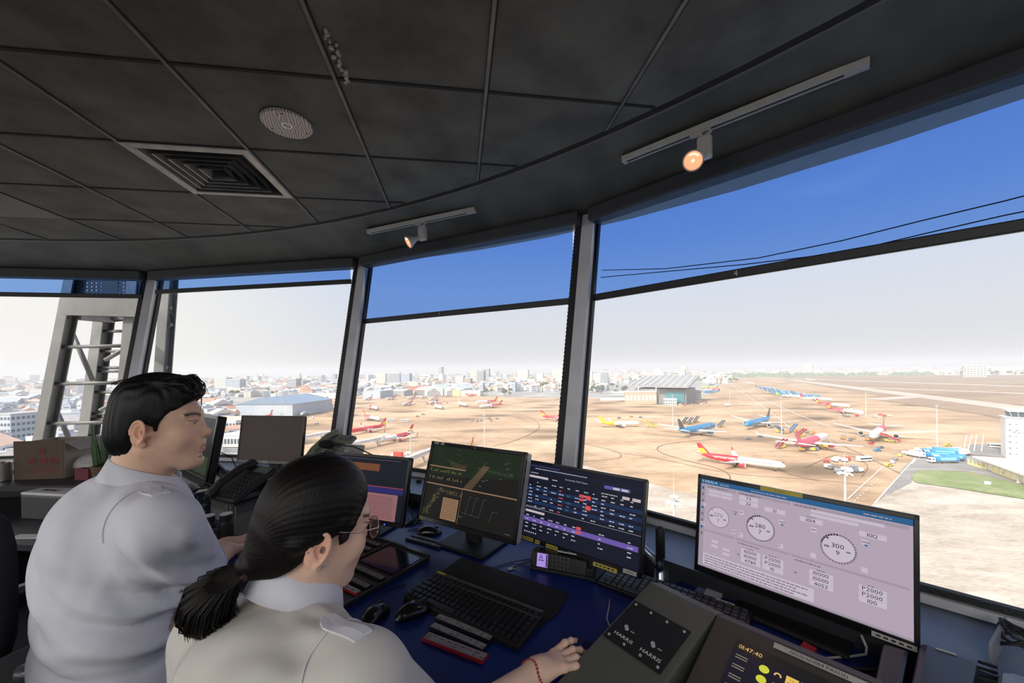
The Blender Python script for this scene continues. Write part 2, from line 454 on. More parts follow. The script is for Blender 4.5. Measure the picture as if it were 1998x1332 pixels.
# peeling paint at a tee of the ceiling
pp = MB(); r1 = random.Random(3); base = onz(655, 112, CZ)
for q in range(18):
    t_ = q / 17; c = base.to_2d() + dA * (0.10 - 0.2 * t_) + dB * r1.uniform(-0.006, 0.02)
    a = r1.uniform(0, 3); s = r1.uniform(0.004, 0.011)
    pts = [(c.x + s * math.cos(a + k * 1.26) * r1.uniform(.5, 1.2), c.y + s * math.sin(a + k * 1.26) * r1.uniform(.5, 1.2)) for k in range(5)]
    pp.prism(pts, CZ - 0.006 - 0.004 * r1.random(), CZ - 0.001)
struct(pp.build('trim_peeling_paint', mat('peeled_paint', (0.38, 0.34, 0.29), 0.8, var=0.4, scale=60)))

# blind cassettes and film blinds
names = ['first', 'second', 'third', 'fourth', 'fifth']
zb = [2.115, 2.15, 1.837, 1.84, 1.9]
for k in range(5):
    a, b = TOPV[k], TOPV[k + 1]; al = ALPH[k]; n, t = nrm(al), tng(al); L = (b - a).dot(t)
    Mw = frame((a.x, a.y, 0), (t.x, t.y, 0), (n.x, n.y, 0), (0, 0, 1)); L = (b - a).length
    x0, x1 = (0.10 if k != 2 else 0.07), L - (0.10 if k != 2 else 0.13)
    if k == 3: x0 = 0.07
    x1 = L - 0.09 if k in (1, 2) else x1
    if k == 0: x1 = L - 0.06
    root = thing('roller_blind', ['blue see-through film blind crossing the lattice mast at far left', 'blue film blind pulled up short, second pane from the left', 'blue film blind with the number 3 on its bar, between two mullions', 'widest blue film blind with the number 4 on its bar', 'blue film blind past the right edge'][k], 'window blind', (0, 0, 0), 0, 'film roller blinds')
    MB(Mw).box((L / 2, -0.09, ZT - 0.03), (L - 0.10, 0.09, 0.075)).build('cassette', mat('blind_cassette', (0.03, 0.033, 0.04), 0.5), root, bevel=0.01)
    MB(Mw).quad((x0, -0.10, zb[k] + 0.01), (x1, -0.10, zb[k] + 0.01), (x1, -0.10, ZT - 0.04), (x0, -0.10, ZT - 0.04)).build('film', M_film, root)
    bar = MB(Mw).box(((x0 + x1) / 2, -0.10, zb[k]), (x1 - x0 + 0.01, 0.016, 0.036)).build('bottom_bar', mat('blind_bar', (0.004, 0.005, 0.009), 0.45), root, bevel=0.004)
    if k in (2, 3):
        xm = x0 + (x1 - x0) * (0.43 if k == 2 else 0.405)
        MB(Mw @ Matrix.Translation((xm, -0.109, zb[k] - 0.010)) @ Matrix.Rotation(math.pi / 2, 4, 'X')).text(str(k + 1), 0.032 if k == 3 else 0.026).build('number', mat('blind_number', (0.55, 0.55, 0.55), 0.6), bar)
# slack cables hanging outside the glass of the right panes
def planepts(px, py, n, off, base):         # hit of a pixel ray with the vertical plane n.(p-base)=off
    d = ray(px, py); s = (off + n.x * base.x + n.y * base.y) / (n.x * d.x + n.y * d.y)
    return Vector((0, 0, CAMZ)) + d * s
n4 = nrm(ALPH[3])
for pts, lab in (([(2060, 366), (1960, 392), (1800, 430), (1640, 470), (1480, 503), (1300, 524), (1175, 527)], 'upper slack black cable crossing behind the widest blue blind'),
                 ([(2060, 400), (1960, 420), (1820, 452), (1650, 492), (1450, 516), (1260, 533), (1172, 541)], 'lower slack black cable crossing behind the widest blue blind')):
    w = MB().tube([planepts(x, y, n4, 0.42, V2[3]) for x, y in pts], 0.0022, 6).build('slack_cable', M_blackm, smooth=True)
    tag(w, lab, 'cable', 'cables outside the glass')
n2 = nrm(ALPH[1])
w = MB().tube([planepts(x, y, n2, 0.40, V2[1]) for x, y in [(470, 523), (520, 533), (600, 531), (700, 520), (730, 516)]], 0.0028, 6).build('slack_cable', M_blackm, smooth=True)
tag(w, 'slack black cable behind the short blue blind above the city', 'cable', 'cables outside the glass')
# ================================================================== things in the cab
RX = Matrix.Rotation(math.pi / 2, 4, 'X')
M_bez = mat('glossy_black_bezel', (.006, .006, .007), .22)
M_ytape = mat('yellow_label_tape', (.50, .42, .05), .5); M_wtape = mat('white_label_tape', (.45, .44, .42), .5); M_ink = mat('label_ink', (.02, .02, .02), .6)
M_silver = mat('silver_plastic', (.42, .42, .44), .35)
M_let = mat('panel_lettering', (.85, .85, .85), .5); G_white = glow('screen_white', 225, 225, 235, .75); G_grey = glow('screen_grey', 120, 125, 140, .7)
def monitor(name, label, BL, BR, zs, h, tilt, bez, depth, draw, bg, body=None, side=None, stand=True, base=(.22, .18), cat='monitor', standoff=.03, grp=None):
    BL, BR = Vector(BL), Vector(BR); w = (BR - BL).to_2d().length; t = (BR - BL).to_2d() / w
    mid = (BL + BR) / 2; root = thing(name, label, cat, (mid.x, mid.y, zs), math.atan2(t.y, t.x), grp)
    T = Matrix.Translation((0, 0, BL.z - zs)) @ Matrix.Rotation(math.radians(-tilt), 4, 'X')
    l, r, tp, b = bez
    body = body or M_bez
    fr = MB(T).use(body)
    fr.box((0, .006, h - tp / 2), (w, .012, tp)).box((0, .006, b / 2), (w, .012, b)).box((-w / 2 + l / 2, .006, h / 2), (l, .012, h)).box((w / 2 - r / 2, .006, h / 2), (r, .012, h))
    fro = fr.build('bezel', None, root, bevel=.0015)
    MB(T).box((0, .012 + depth / 2, h / 2), (w - .004, depth, h - .004)).box((0, .012 + depth + .012, h * .42), (w * .6, .024, h * .6)).build('back_shell', side or M_blackm, root, bevel=.006)
    W, H = w - l - r, h - tp - b
    S = T @ Matrix.Translation((-w / 2 + l, .004, b)) @ RX
    d = MB(S).use(bg).rect(0, 0, W, H, 0)
    if draw: draw(d, W, H)
    d.build('display', None, root)
    if stand:
        zb = BL.z - zs; MB().box((0, .012 + depth + standoff, (zb + h * .3) / 2), (.07, .03, zb + h * .35)).build('stand_neck', M_blackm, root, bevel=.006)
        MB().box((0, .012 + depth + .02, .006), (base[0], base[1], .012)).build('stand_base', M_blackm, root, bevel=.005)
    root['_w'] = w
    return root, T, w, h, fro
def tape(root, fro, T, x, z, w, h, m, txt=None, sz=.01, y=-.0008):
    o = MB(T @ Matrix.Translation((x, y, z)) @ RX).use(m).rect(-w / 2, -h / 2, w / 2, h / 2, 0).use(M_ink)
    if txt: o.text(txt, sz, x=0, y=-sz * .36, z=.0004, align='C')
    else: 
        for k in range(5): o.rect(-w * .4 + k * w * .17, -h * .18, -w * .4 + k * w * .17 + w * .11, h * .18, .0004)
    o.build('label_tape', None, fro)
def bars(d, m, x, y, w, h, n, gap=.35, seed=0, z=.0004):
    """a run of word-like marks too small to read"""
    r_ = random.Random(seed); d.use(m); X = x
    while X < x + w:
        ww = h * r_.uniform(1.2, 4.5)
        if X + ww > x + w: break
        d.rect(X, y, X + ww, y + h, z); X += ww + h * gap * 2
# --- weather display
def d_weather(d, W, H):
    ink, ink2, pale, gr_, bl = glow('wx_ink', 30, 25, 35), glow('wx_ink_soft', 120, 108, 122), glow('wx_pale', 196, 184, 198), glow('wx_grey', 158, 146, 160), glow('wx_blue', 38, 92, 138)
    d.use(bl).rect(0, H * .945, W, H, .0003); d.use(G_white).text('VAISALA', .0115, x=.003, y=H * .962, z=.0006); bars(d, gr_, W * .12, H * .962, .03, .003, 3, z=.0006); bars(d, gr_, W * .3, H * .962, W * .2, .003, 3, seed=4, z=.0006); bars(d, gr_, W * .82, H * .962, W * .12, .003, 3, seed=6, z=.0006)
    d.use(gr_).rect(0, 0, W * .028, H * .945, .0002)
    for k in range(8): d.use(bl if k % 3 == 0 else ink2).rect(W * .008, H * (.88 - k * .075), W * .021, H * (.91 - k * .075), .0005)
    for px0, px1 in ((.035, .215), (.225, .505), (.515, .985)):
        d.use(gr_).rect(W * px0, H * .905, W * px1, H * .935, .0002); d.use(gr_).rect(W * px0, H * .405, W * px1, H * .425, .0002)
        bars(d, ink2, W * (px0 + .01), H * .912, W * .12, .003, 3, seed=int(px0 * 99))
    for i, (cx, val, v2, soft) in enumerate(((.117, '270', '7', 1), (.356, '280', '7', 0), (.72, '300', '9', 0))):
        c = (W * cx, H * .595); R = H * (.115 if i == 0 else .128); k1 = ink2 if soft else ink
        d.use(pale).add([(c[0] + R * .94 * math.cos(a * .2618), c[1] + R * .94 * math.sin(a * .2618), .0003) for a in range(24)], [tuple(range(24))])
        for q in range(36):
            a = math.radians(q * 10); a2 = a + math.radians(7.2); ri, ro = R * .93, R * (1.05 if not soft else 1.0)
            d.use(k1 if 9 <= q <= 16 and not soft else ink2).add([(c[0] + r_ * math.cos(b), c[1] + r_ * math.sin(b), .0005) for r_, b in ((ri, a), (ro, a), (ro, a2), (ri, a2))], [(0, 1, 2, 3)])
        a = math.radians(135); d.use(k1).add([(c[0] + R * .92 * math.cos(a + .09), c[1] + R * .92 * math.sin(a + .09), .0006), (c[0] + R * .92 * math.cos(a - .09), c[1] + R * .92 * math.sin(a - .09), .0006), (c[0] + R * .76 * math.cos(a), c[1] + R * .76 * math.sin(a), .0006)], [(0, 2, 1)])
        d.use(k1).text(val, .0160, x=c[0], y=c[1] + .001, z=.0006, align='C', sx=1.1).text(v2, .0150, x=c[0], y=c[1] - .0155, z=.0006, align='C', sx=1.1)
        d.use(ink2).rect(c[0] - R * .82, c[1] - .002, c[0] - R * .5, c[1] + .003, .0006).rect(c[0] + R * .45, c[1] - .005, c[0] + R * .7, c[1] - .001, .0006)
        d.rect(c[0] + R * 1.35, c[1] + R * .9, c[0] + R * 1.7, c[1] + R * .97, .0006); d.use(bl).rect(c[0] + R * 1.45, c[1] + R * .68, c[0] + R * 1.6, c[1] + R * .8, .0006)
        for s_ in (-1, 1):
            d.use(pale).rect(c[0] + s_ * R * 1.45 - .006, c[1] - R * 1.15, c[0] + s_ * R * 1.45 + .006, c[1] - R * .8, .0003); bars(d, ink2, c[0] + s_ * R * 1.45 - .005, c[1] - R, .010, .0025, 2, seed=i)
            if s_ < 0 or i > 0: d.use(pale).rect(c[0] + s_ * R * 1.45 - .006, c[1] + R * .75, c[0] + s_ * R * 1.45 + .006, c[1] + R * 1.1, .0003); bars(d, ink2, c[0] + s_ * R * 1.45 - .005, c[1] + R * .9, .010, .0025, 2, seed=i + 4)
    for x, y, tx in ((.289, .865, '73'), (.289, .81, '26'), (.428, .80, '21'), (.602, .785, '1014'), (.856, .775, '1012'), (.308, .30, '10000'), (.308, .252, '10000'), (.308, .204, '4789'), (.425, .30, 'P2000'), (.425, .252, 'P2000'), (.425, .204, '10'), (.65, .30, '10000'), (.65, .250, '10000'), (.65, .200, '4053'), (.856, .30, 'P2000'), (.856, .25, 'P2000'), (.856, .20, '100')):
        d.use(pale).rect(W * (x - .052), H * (y - .012), W * (x + .052), H * (y + .034), .0003); d.use(ink).text(tx, .0125, x=W * x, y=H * y - .0012, z=.0006, align='C', sx=1.15)
        bars(d, ink2, W * (x - .02), H * (y + .04), W * .04, .0022, 2, seed=int(x * 50 + y * 70)) if y in (.30, .865, .785) else None
    for x in (.235, .53): 
        for k in range(3): bars(d, bl, W * x, H * (.30 - k * .048), W * .02, .003, 2, seed=k)
        bars(d, ink2, W * x, H * .375, W * .12, .003, 4, seed=8)
    for x, y, w_ in ((.05, .86, .07), (.125, .86, .07), (.05, .82, .07), (.125, .82, .07), (.60, .88, .30), (.60, .84, .2), (.08, .30, .04), (.08, .25, .04), (.15, .25, .04), (.15, .20, .04)): d.use(pale).rect(W * x, H * y, W * (x + w_), H * (y + .028), .0003)
    d.use(pale).rect(W * .03, H * .03, W * .62, H * .155, .0003)
    for k in range(4): bars(d, ink2, W * .04, H * (.125 - k * .028), W * (.56 - .05 * (k % 2)), .0028, 5, seed=k + 20)
    d.use(gr_).rect(0, 0, W, H * .02, .0003)
r_w = monitor('weather_monitor', 'wide black monitor at the right with a pale lilac weather page and wind dials', onz(1354, 1111, .805), onz(1796, 1277, .805), LZ - .06, .302, 7.5, (.010, .010, .012, .020), .022, d_weather, glow('wx_lilac', 176, 160, 176), base=(.26, .18), standoff=.03)
tape(r_w[0], r_w[4], r_w[1], .0 - .02, r_w[3] - .006, .10, .0115, M_ytape, 'K.SOAT-V', .006); tape(r_w[0], r_w[4], r_w[1], .205, .008, .075, .012, M_wtape)
# --- flight list monitor
def d_flights(d, W, H):
    navy2, purple, red, wht, lil, teal = glow('fl_band', 22, 42, 78), glow('fl_purple', 104, 84, 160), glow('fl_red', 205, 78, 78), glow('fl_white', 178, 180, 192), glow('fl_lilac', 88, 84, 160), glow('fl_teal', 70, 110, 120)
    pal = glow('fl_pale', 190, 178, 182)
    d.use(navy2).rect(0, H * .905, W, H * .908, .0003)
    bars(d, wht, W * .06, H * .925, W * .5, .0026, 5, seed=2); bars(d, wht, W * .02, H * .86, W * .08, .003, 2, seed=4); bars(d, lil, W * .01, H * .96, W * .3, .002, 3, seed=3)
    d.use(wht).text('Tan Son Nhat TSAT Monitor', .0078, x=W * .36, y=H * .845, z=.0005)
    d.use(pal).rect(W * .01, H * .80, W * .20, H * .83, .0004); d.use(lil).rect(W * .70, H * .84, W * .90, H * .88, .0003); d.use(pal).rect(W * .77, H * .845, W * .82, H * .873, .0005).rect(W * .835, H * .845, W * .885, H * .873, .0005)
    bars(d, wht, W * .24, H * .81, W * .06, .003, 2, seed=5); bars(d, wht, W * .68, H * .77, W * .14, .003, 2, seed=7); d.use(pal).rect(W * .845, H * .755, W * .90, H * .79, .0005).rect(W * .92, H * .755, W * .98, H * .79, .0005)
    rows = [.735, .685, .64, .595, .55, .505, .46, .41]
    for i, y in enumerate(rows):
        if i in (2, 4, 6): d.use(navy2).rect(0, H * (y - .013), W, H * (y + .031), .0002)
        for j in range(13):
            x = .02 + j * .074
            if j > 9 and i in (2, 5): continue
            r_ = random.Random(i * 17 + j)
            if r_.random() < .84: bars(d, (wht if i == 0 else (teal if j == 5 else (red if (j == 4 and i % 2) else wht))), W * x, H * y, W * .045, .0034, 2, seed=i * 13 + j)
    for x, y, w_, h_ in ((.50, .67, .045, .035), (.555, .655, .045, .05), (.50, .625, .04, .03), (.56, .53, .045, .055)): d.use(red).rect(W * x, H * y, W * (x + w_), H * (y + h_), .0007)
    d.use(wht).rect(0, H * .385, W, H * .388, .0004); d.use(wht).text('Other FLTs Without TSAT', .0065, x=W * .01, y=H * .395, z=.0006)
    d.use(pal).rect(W * .01, H * .325, W * .20, H * .355, .0004)
    for i, y in enumerate((.275, .22, .165, .115)):
        if i == 1: d.use(purple).rect(0, H * (y - .018), W * .985, H * (y + .042), .0003)
        for j in (0, 1, 2, 3, 4, 5, 6, 9, 12): bars(d, wht, W * (.02 + j * .074), H * y, W * .045, .0034, 2, seed=i * 31 + j)
    d.use(red).rect(W * .50, H * .265, W * .54, H * .30, .0007).rect(W * .50, H * .215, W * .54, H * .248, .0007)
    for k in range(6): d.use(wht).rect(W * (.02 + k * .022), H * .05, W * (.03 + k * .022), H * .068, .0004)
r_f = monitor('flight_list_monitor', 'black monitor showing a dark navy flight list with a purple row', onz(1013, 1050, .79), onz(1250, 1130, .79), DZ, .305, 13, (.008, .008, .010, .018), .020, d_flights, glow('fl_navy', 15, 19, 36), base=(.20, .16))
for x, z, w_ in ((-.205, .006, .06), (-.155, .005, .022), (-.09, .004, .05), (.12, -.004, .085)): tape(r_f[0], r_f[4], r_f[1], x, z + .004, w_, .013, M_ytape)
MB(r_f[1] @ Matrix.Translation((-.01, -.0012, .006)) @ RX).text('DELL', .009, align='C').build('logo', M_silver, r_f[4]); tape(r_f[0], r_f[4], r_f[1], .205, .010, .045, .013, M_wtape, 'GM1542', .008)
# --- ground radar monitor
def d_radar(d, W, H):
    r_ = random.Random(4); tan, yel, grn, cyan, dg = glow('rd_tan', 140, 110, 84), glow('rd_yellow', 140, 130, 82), glow('rd_green', 40, 66, 36), glow('rd_cyan', 86, 120, 112), glow('rd_deepgreen', 24, 36, 22)
    d.use(dg).add([(0, H * .60, .0002), (W * .42, H * .60, .0002), (W, H * .70, .0002), (W, H * .99, .0002), (0, H * .99, .0002)], [(0, 1, 2, 3, 4)])
    def ln(m, a, b, w=.0007, z=.0005):
        a, b = Vector((a[0] * W, a[1] * H)), Vector((b[0] * W, b[1] * H)); n = (b - a).normalized(); n = Vector((-n.y, n.x)) * w / 2
        d.use(m).add([(*(a - n), z), (*(b - n), z), (*(b + n), z), (*(a + n), z)], [(0, 1, 2, 3)])
    ln(tan, (0, .70), (.43, .70), .0045); ln(tan, (0, .455), (1, .455), .0045); ln(tan, (.43, .0), (.43, .455), .0015)
    for k in range(46): x, y = r_.uniform(.02, .98), r_.uniform(.72, .97); a = r_.uniform(0, 3.1); l = r_.uniform(.02, .09); ln(r_.choice((grn, grn, grn, tan, cyan)), (x, y), (x + l * math.cos(a), y + l * math.sin(a) * .6), .0005)
    for k in range(14): ln(tan, (.24 + k * .013, .80 - k * .003), (.27 + k * .013, .70), .0006)
    for k in range(12): ln(tan, (.44 + k * .018, .47 + k * .028), (.53 + k * .014, .47 + k * .028), .0007); ln(tan, (.44 + k * .008, .47), (.62 + k * .006, .80), .0006)
    for k in range(20): x = .56 + k * .019; ln(cyan if k % 3 else yel, (x, .74 - k * .002), (x + .012, .77 - k * .002), .0008); ln(grn, (x, .70), (x, .78), .0005)
    for row, y in enumerate((.63, .53)):
        for k in range(20):
            if r_.random() < .8: x = .02 + k * .02; hh = r_.uniform(.012, .045); d.use(yel).rect(W * x, H * y, W * (x + r_.uniform(.003, .007)), H * (y + hh), .0005)
    for k in range(70):
        t = r_.random(); x, y = .04 + t * .14 + r_.uniform(-.02, .02), .05 + t * .34 + r_.uniform(-.03, .03); a = r_.uniform(0, 3.1); ln(yel, (x, y), (x + .03 * math.cos(a), y + .03 * math.sin(a)), .0006)
    for k in range(40): x = .20 + k * .006; ln(yel, (x, .34 + r_.uniform(0, .07)), (x + .006, .34 + r_.uniform(0, .07)), .0006)
    d.use(tan).rect(W * .23, H * .02, W * .41, H * .30, .0004); dk_ = glow('rd_brown', 100, 76, 58)
    for k in range(9): d.use(dk_).rect(W * .24, H * (.045 + k * .028), W * .40, H * (.054 + k * .028), .0006)
    for x in (.50, .57, .65): ln(cyan, (x, .15), (x + .025, .38), .0006); ln(cyan, (x + .025, .38), (x + .06, .37), .0006)
    ln(cyan, (.46, .16), (.65, .14), .0005); ln(cyan, (.76, .12), (.78, .25), .0006); ln(cyan, (.78, .25), (.84, .25), .0006)
    for x, y in ((.62, .60), (.60, .53), (.66, .62), (.85, .80), (.9, .74), (.44, .10), (.93, .03), (.80, .66)): bars(d, cyan, W * x, H * y, .02, .002, 2, seed=int(x * 90))
r_r = monitor('radar_monitor', 'square-cornered black monitor with a dark green and tan airport radar map', onz(813, 1011, .82), onz(1004, 1064, .82), DZ, .332, 17, (.016, .016, .014, .018), .038, d_radar, glow('rd_black', 22, 21, 20), side=M_silver, base=(.24, .18))
tape(r_r[0], r_r[4], r_r[1], -.222, .008, .022, .010, M_ytape); MB(r_r[1] @ Matrix.Translation((-.17, -.0012, .005)) @ RX).text('A91.8', .009, align='C').build('lettering', M_silver, r_r[4])
tape(r_r[0], r_r[4], r_r[1], -.215, r_r[3] - .007, .026, .009, M_wtape); tape(r_r[0], r_r[4], r_r[1], -.18, r_r[3] - .007, .020, .009, M_wtape); MB(r_r[1] @ Matrix.Translation((0, -.0012, r_r[3] - .010)) @ RX).text('hp', .009, align='C').build('logo', M_silver, r_r[4])
# --- left approach monitor
def d_left(d, W, H):
    ora, pink, nav, ink, red, blk = glow('lf_orange', 112, 66, 44), glow('lf_pink', 138, 98, 100), glow('lf_blue', 40, 38, 98), glow('lf_ink', 110, 70, 80), glow('lf_red', 140, 60, 70), glow('lf_black', 26, 24, 20)
    d.use(pink).rect(W * .02, 0, W * .92, H * .42, .0002); d.use(nav).rect(W * .30, H * .43, W * .98, H * .52, .0003); d.use(red).rect(W * .34, H * .52, W * .98, H * .535, .0004)
    d.use(blk).rect(0, H * .50, W * .40, H * .80, .0002); d.use(ora).rect(W * .18, H * .78, W * .62, H * .90, .0003)
    d.use(ora)
    for k in range(20): a = k * .314; d.rect(W * .22 + math.cos(a) * .04, H * .64 + math.sin(a) * .03, W * .22 + math.cos(a) * .04 + .003, H * .64 + math.sin(a) * .03 + .003, .0004)
    for k in range(11): bars(d, ink, W * .06, H * (.03 + k * .033), W * .82, .0030, 5, seed=k + 3, z=.0005)
    d.use(G_grey).rect(W * .1, H * .97, W * .9, H * .975, .0003)
r_l = monitor('approach_monitor', 'black monitor beside the glasses showing an orange box over a pink text page', (-.862, 1.745, .79), tuple(onz(783, 1031, .79)), DZ, .292, 14, (.010, .010, .014, .020), .02, d_left, glow('lf_navy', 18, 22, 34), base=(.20, .16))
MB(r_l[1] @ Matrix.Translation((.12, -.001, .006)) @ RX).rect(-.004, -.002, .004, .002).build('power_light', glow('led_blue', 70, 80, 255, 2.5), r_l[4])
# --- dim brown monitor standing above the phone
def d_brown(d, W, H):
    f = glow('br_line', 66, 54, 51, 1); d.use(f).rect(W * .13, H * .12, W * .135, H * .86, .0004).rect(W * .80, H * .1, W * .805, H * .86, .0004).rect(W * .13, H * .86, W * .80, H * .865, .0004).rect(W * .2, H * .52, W * .5, H * .525, .0004).rect(W * .02, H * .93, W * .97, H * .935, .0004)
r_b = monitor('dim_monitor', 'black monitor with a plain dim brown screen in front of the city', at(461, 902, 2.20), at(585, 902, 2.12), LZ, .272, 8, (.006, .006, .005, .020), .018, d_brown, glow('br_back', 54, 45, 43, 1), base=(.2, .15))
tape(r_b[0], r_b[4], r_b[1], -.02, .009, .035, .013, M_wtape)
# --- monitor in front of the man, seen from the side
def d_dark(d, W, H):
    g1, g2 = glow('dm_green', 46, 58, 40), glow('dm_olive', 66, 66, 44)
    d.use(g1).rect(W * .05, H * .05, W * .95, H * .35, .0003).rect(W * .3, H * .78, W * .95, H * .84, .0003); bars(d, g2, W * .1, H * .2, W * .7, .004, 5, seed=1)
    for k in range(8): bars(d, g2, W * .1, H * (.4 + k * .04), W * .6, .003, 5, seed=k + 5)
r_d = monitor('side_monitor', 'tall black monitor seen edge on just beyond the face of the man', (-2.06, 2.36, .815), tuple(onz(398, 952, .815)), DZ - .02, .40, 10, (.020, .022, .020, .045), .035, d_dark, glow('dm_black', 20, 26, 22), base=(.24, .18))
# ---------------- generic small things
def keyboard(label, p0, p1, dep, m, keym, lit=None, rows=6, cols=21, gap=True):
    p0, p1 = Vector(p0), Vector(p1); t = (p1 - p0).normalized(); w = (p1 - p0).length
    r = thing('keyboard', label, 'keyboard', p0, math.atan2(t.y, t.x))
    T = Matrix.Rotation(math.radians(-4), 4, 'X').inverted() if False else Matrix.Translation((0, 0, .008)) @ Matrix.Rotation(math.radians(3.5), 4, 'X')
    MB(T).box((w / 2, -dep / 2, -.001), (w, dep, .016)).build('case', m, r, bevel=.004)
    k = MB(T); cw = (w - .016) / cols; rh = (dep - .022) / rows
    for j in range(rows):
        i = 0
        while i < cols:
            if gap and i in (15, 19 - 2) and False: i += 1; continue
            ww = 1
            if j == rows - 1 and i == 4: ww = 6
            if i in (0,) and j in (2, 3, 4): ww = 2
            x = .008 + i * cw; y = -.012 - j * rh - (.004 if j > 0 else 0)
            if not (gap and ((i == 15 and j in (3,)) or i == 18 and False)):
                a, b = x + .0012, x + cw * ww - .0012; c0, c1 = y - rh + .0014, y - .0010
                zb, zt = .007, .0125; q = .0018
                k.add([(a, c0, zb), (b, c0, zb), (b, c1, zb), (a, c1, zb), (a + q, c0 + q, zt), (b - q, c0 + q, zt), (b - q, c1 - q, zt), (a + q, c1 - q, zt)], [(4, 5, 6, 7), (0, 1, 5, 4), (1, 2, 6, 5), (2, 3, 7, 6), (3, 0, 4, 7)])
            i += ww
    k.build('keys', keym, r)
    return r, T, w
M_key = mat('dark_grey_keys', (.035, .038, .046), .4)
kb, kT, kw = keyboard('black keyboard with grey keys under the flight list monitor', onz(1195, 1107, DZ + .008), onz(1470, 1200, DZ + .008), .125, M_blackp, M_key)
MB(kT).box((kw - .07, -.008, .0085), (.05, .008, .001)).build('label_tape', M_wtape, kb)
kb2, kT2, kw2 = keyboard('dark keyboard with a pale strip along its top, behind the loose paper strips', onz(851, 1122, DZ + .008), onz(1064, 1204, DZ + .008), .145, M_blackm, mat('worn_black_keys', (.012, .012, .014), .35))
MB(kT2).box((kw2 / 2, -.004, .0085), (kw2 - .01, .010, .002)).box((kw2 / 2, -.030, .0085), (kw2 - .01, .006, .002)).build('trim_strip', mat('strip_olive', (.075, .078, .072), .5), kb2)
MB(kT2).box((.03, -.0045, .0105), (.035, .009, .001)).build('label_tape', M_ytape, kb2)
M_mat = mat('black_rubber_mat', (.004, .004, .005), .75)
mt = [onz(x, y, DZ + .001) for x, y in ((900, 1088), (1110, 1158), (1088, 1198), (1000, 1260), (960, 1252), (786, 1172))]
tag(MB().prism([(p.x, p.y) for p in mt], DZ + .0002, DZ + .0035).build('desk_mat', M_mat), 'flat black mat lying under the dark keyboard', 'mat')
M_mouse = mat('black_mouse', (.008, .008, .010), .22)
def mouse(label, px, py, yaw, cable=None, z=DZ, grp='computer mice'):
    p = onz(px, py, z + .01); p.z = z
    r = thing('computer_mouse', label, 'computer mouse', p, math.radians(yaw), grp)
    rings = []
    for i in range(13):
        t = i / 12; x = -.055 + .110 * t; wv = .031 * (max(0.0, 1 - abs(2 * t - 1) ** 3.2)) ** .5 * (1 - .10 * math.sin(t * 6.28)); hv = .037 * (max(0, math.sin(math.pi * min(1, (t * .86 + .08)))) ** .7) * (1 - .25 * t)
        rings.append([(x, wv * math.cos(a) if True else 0, .002 + max(.001, hv) * max(0, math.sin(a)) ** .8) for a in [math.pi * k / 10 for k in range(11)]])
    MB().loft(rings).build('shell', M_mouse, r, smooth=True)
    MB().cyl((.028, -.0035, .021), (.028, .0035, .021), .011, n=14).build('scroll_wheel', M_key, r)
    if cable: 
        P = [Vector((.054, 0, .008))] + [Matrix.Rotation(-math.radians(yaw), 3, 'Z') @ (onz(a, b, z + .003) - Vector((p.x, p.y, z))) for a, b in cable]
        MB().tube(P, .0016, 6).build('cable', M_blackm, r, smooth=True)
    return r
mouse('glossy black mouse nearest the collar of the woman', 731, 1197, 78, [(737, 1165), (752, 1150), (790, 1140)])
mouse('black ribbed mouse at the left end of the dark keyboard', 806, 1190, 40, [(840, 1175), (860, 1160)])
mouse('black mouse lying on the paper strips below the radar monitor', 838, 1036, 10, [(815, 1030), (795, 1034)])
mouse('black mouse under the hand of the woman', 1098, 1285, 32, [(1140, 1252), (1165, 1256), (1178, 1278), (1215, 1300)])
# loose strips
M_strip = mat('grey_paper_strip', (.30, .30, .31), .7, var=.1, scale=60); M_stripd = mat('dim_paper_strip', (.17, .17, .17), .7, var=.1, scale=60); M_sred = mat('red_strip_holder', (.35, .012, .02), .4); M_sblk = mat('black_strip_holder', (.012, .012, .012), .45); M_sblue = mat('blue_strip_holder', (.02, .06, .22), .4)
def strip_on(label, a, b, wid, hold, paper, z, grp, seed=0, name='flight_strip'):
    a, b = onz(*a, z), onz(*b, z); d = (b - a); L = d.length; t = d / L; n = Vector((-t.y, t.x, 0))
    r = thing(name, label, 'paper strip', a, math.atan2(t.y, t.x), grp)
    MB().box((L / 2, 0, .003), (L, wid, .006)).box((L / 2, -wid / 2, .005), (L, .0025, .008)).build('holder', hold, r)
    q = MB().use(paper).box((L / 2, .001, .0068), (L - .006, wid * .78, .0012)).use(M_ink)
    rr = random.Random(seed)
    for i in range(9):
        if i in (2, 5, 7): q.rect(.01 + i * L / 9, -wid * .33, .0105 + i * L / 9, wid * .35, .0076)
        for j in (-.2, .1):
            if rr.random() < .6: x = .006 + i * L / 9; q.rect(x, wid * j, x + L / 9 * rr.uniform(.3, .8), wid * j + .0022, .0076)
    q.build('paper', None, r); return r
strip_on('upper white paper strip of the loose trio in the middle of the desk', (852, 1205), (960, 1250), .024, M_sblk, M_strip, DZ + .004, 'loose flight strips', 1)
strip_on('middle white paper strip of the loose trio in the middle of the desk', (842, 1222), (947, 1268), .024, M_sblk, M_strip, DZ + .001, 'loose flight strips', 2)
strip_on('white paper strip in a red holder, nearest the hand with the mouse', (830, 1243), (948, 1288), .030, M_sred, M_strip, DZ, 'loose flight strips', 3)
strip_on('upper grey strip under the mouse below the radar monitor', (806, 1046), (876, 1064), .022, M_sblk, M_stripd, DZ, 'grey strips below the radar monitor', 4)
strip_on('lower grey strip below the radar monitor', (795, 1051), (862, 1069), .022, M_sblk, M_stripd, DZ, 'grey strips below the radar monitor', 5)
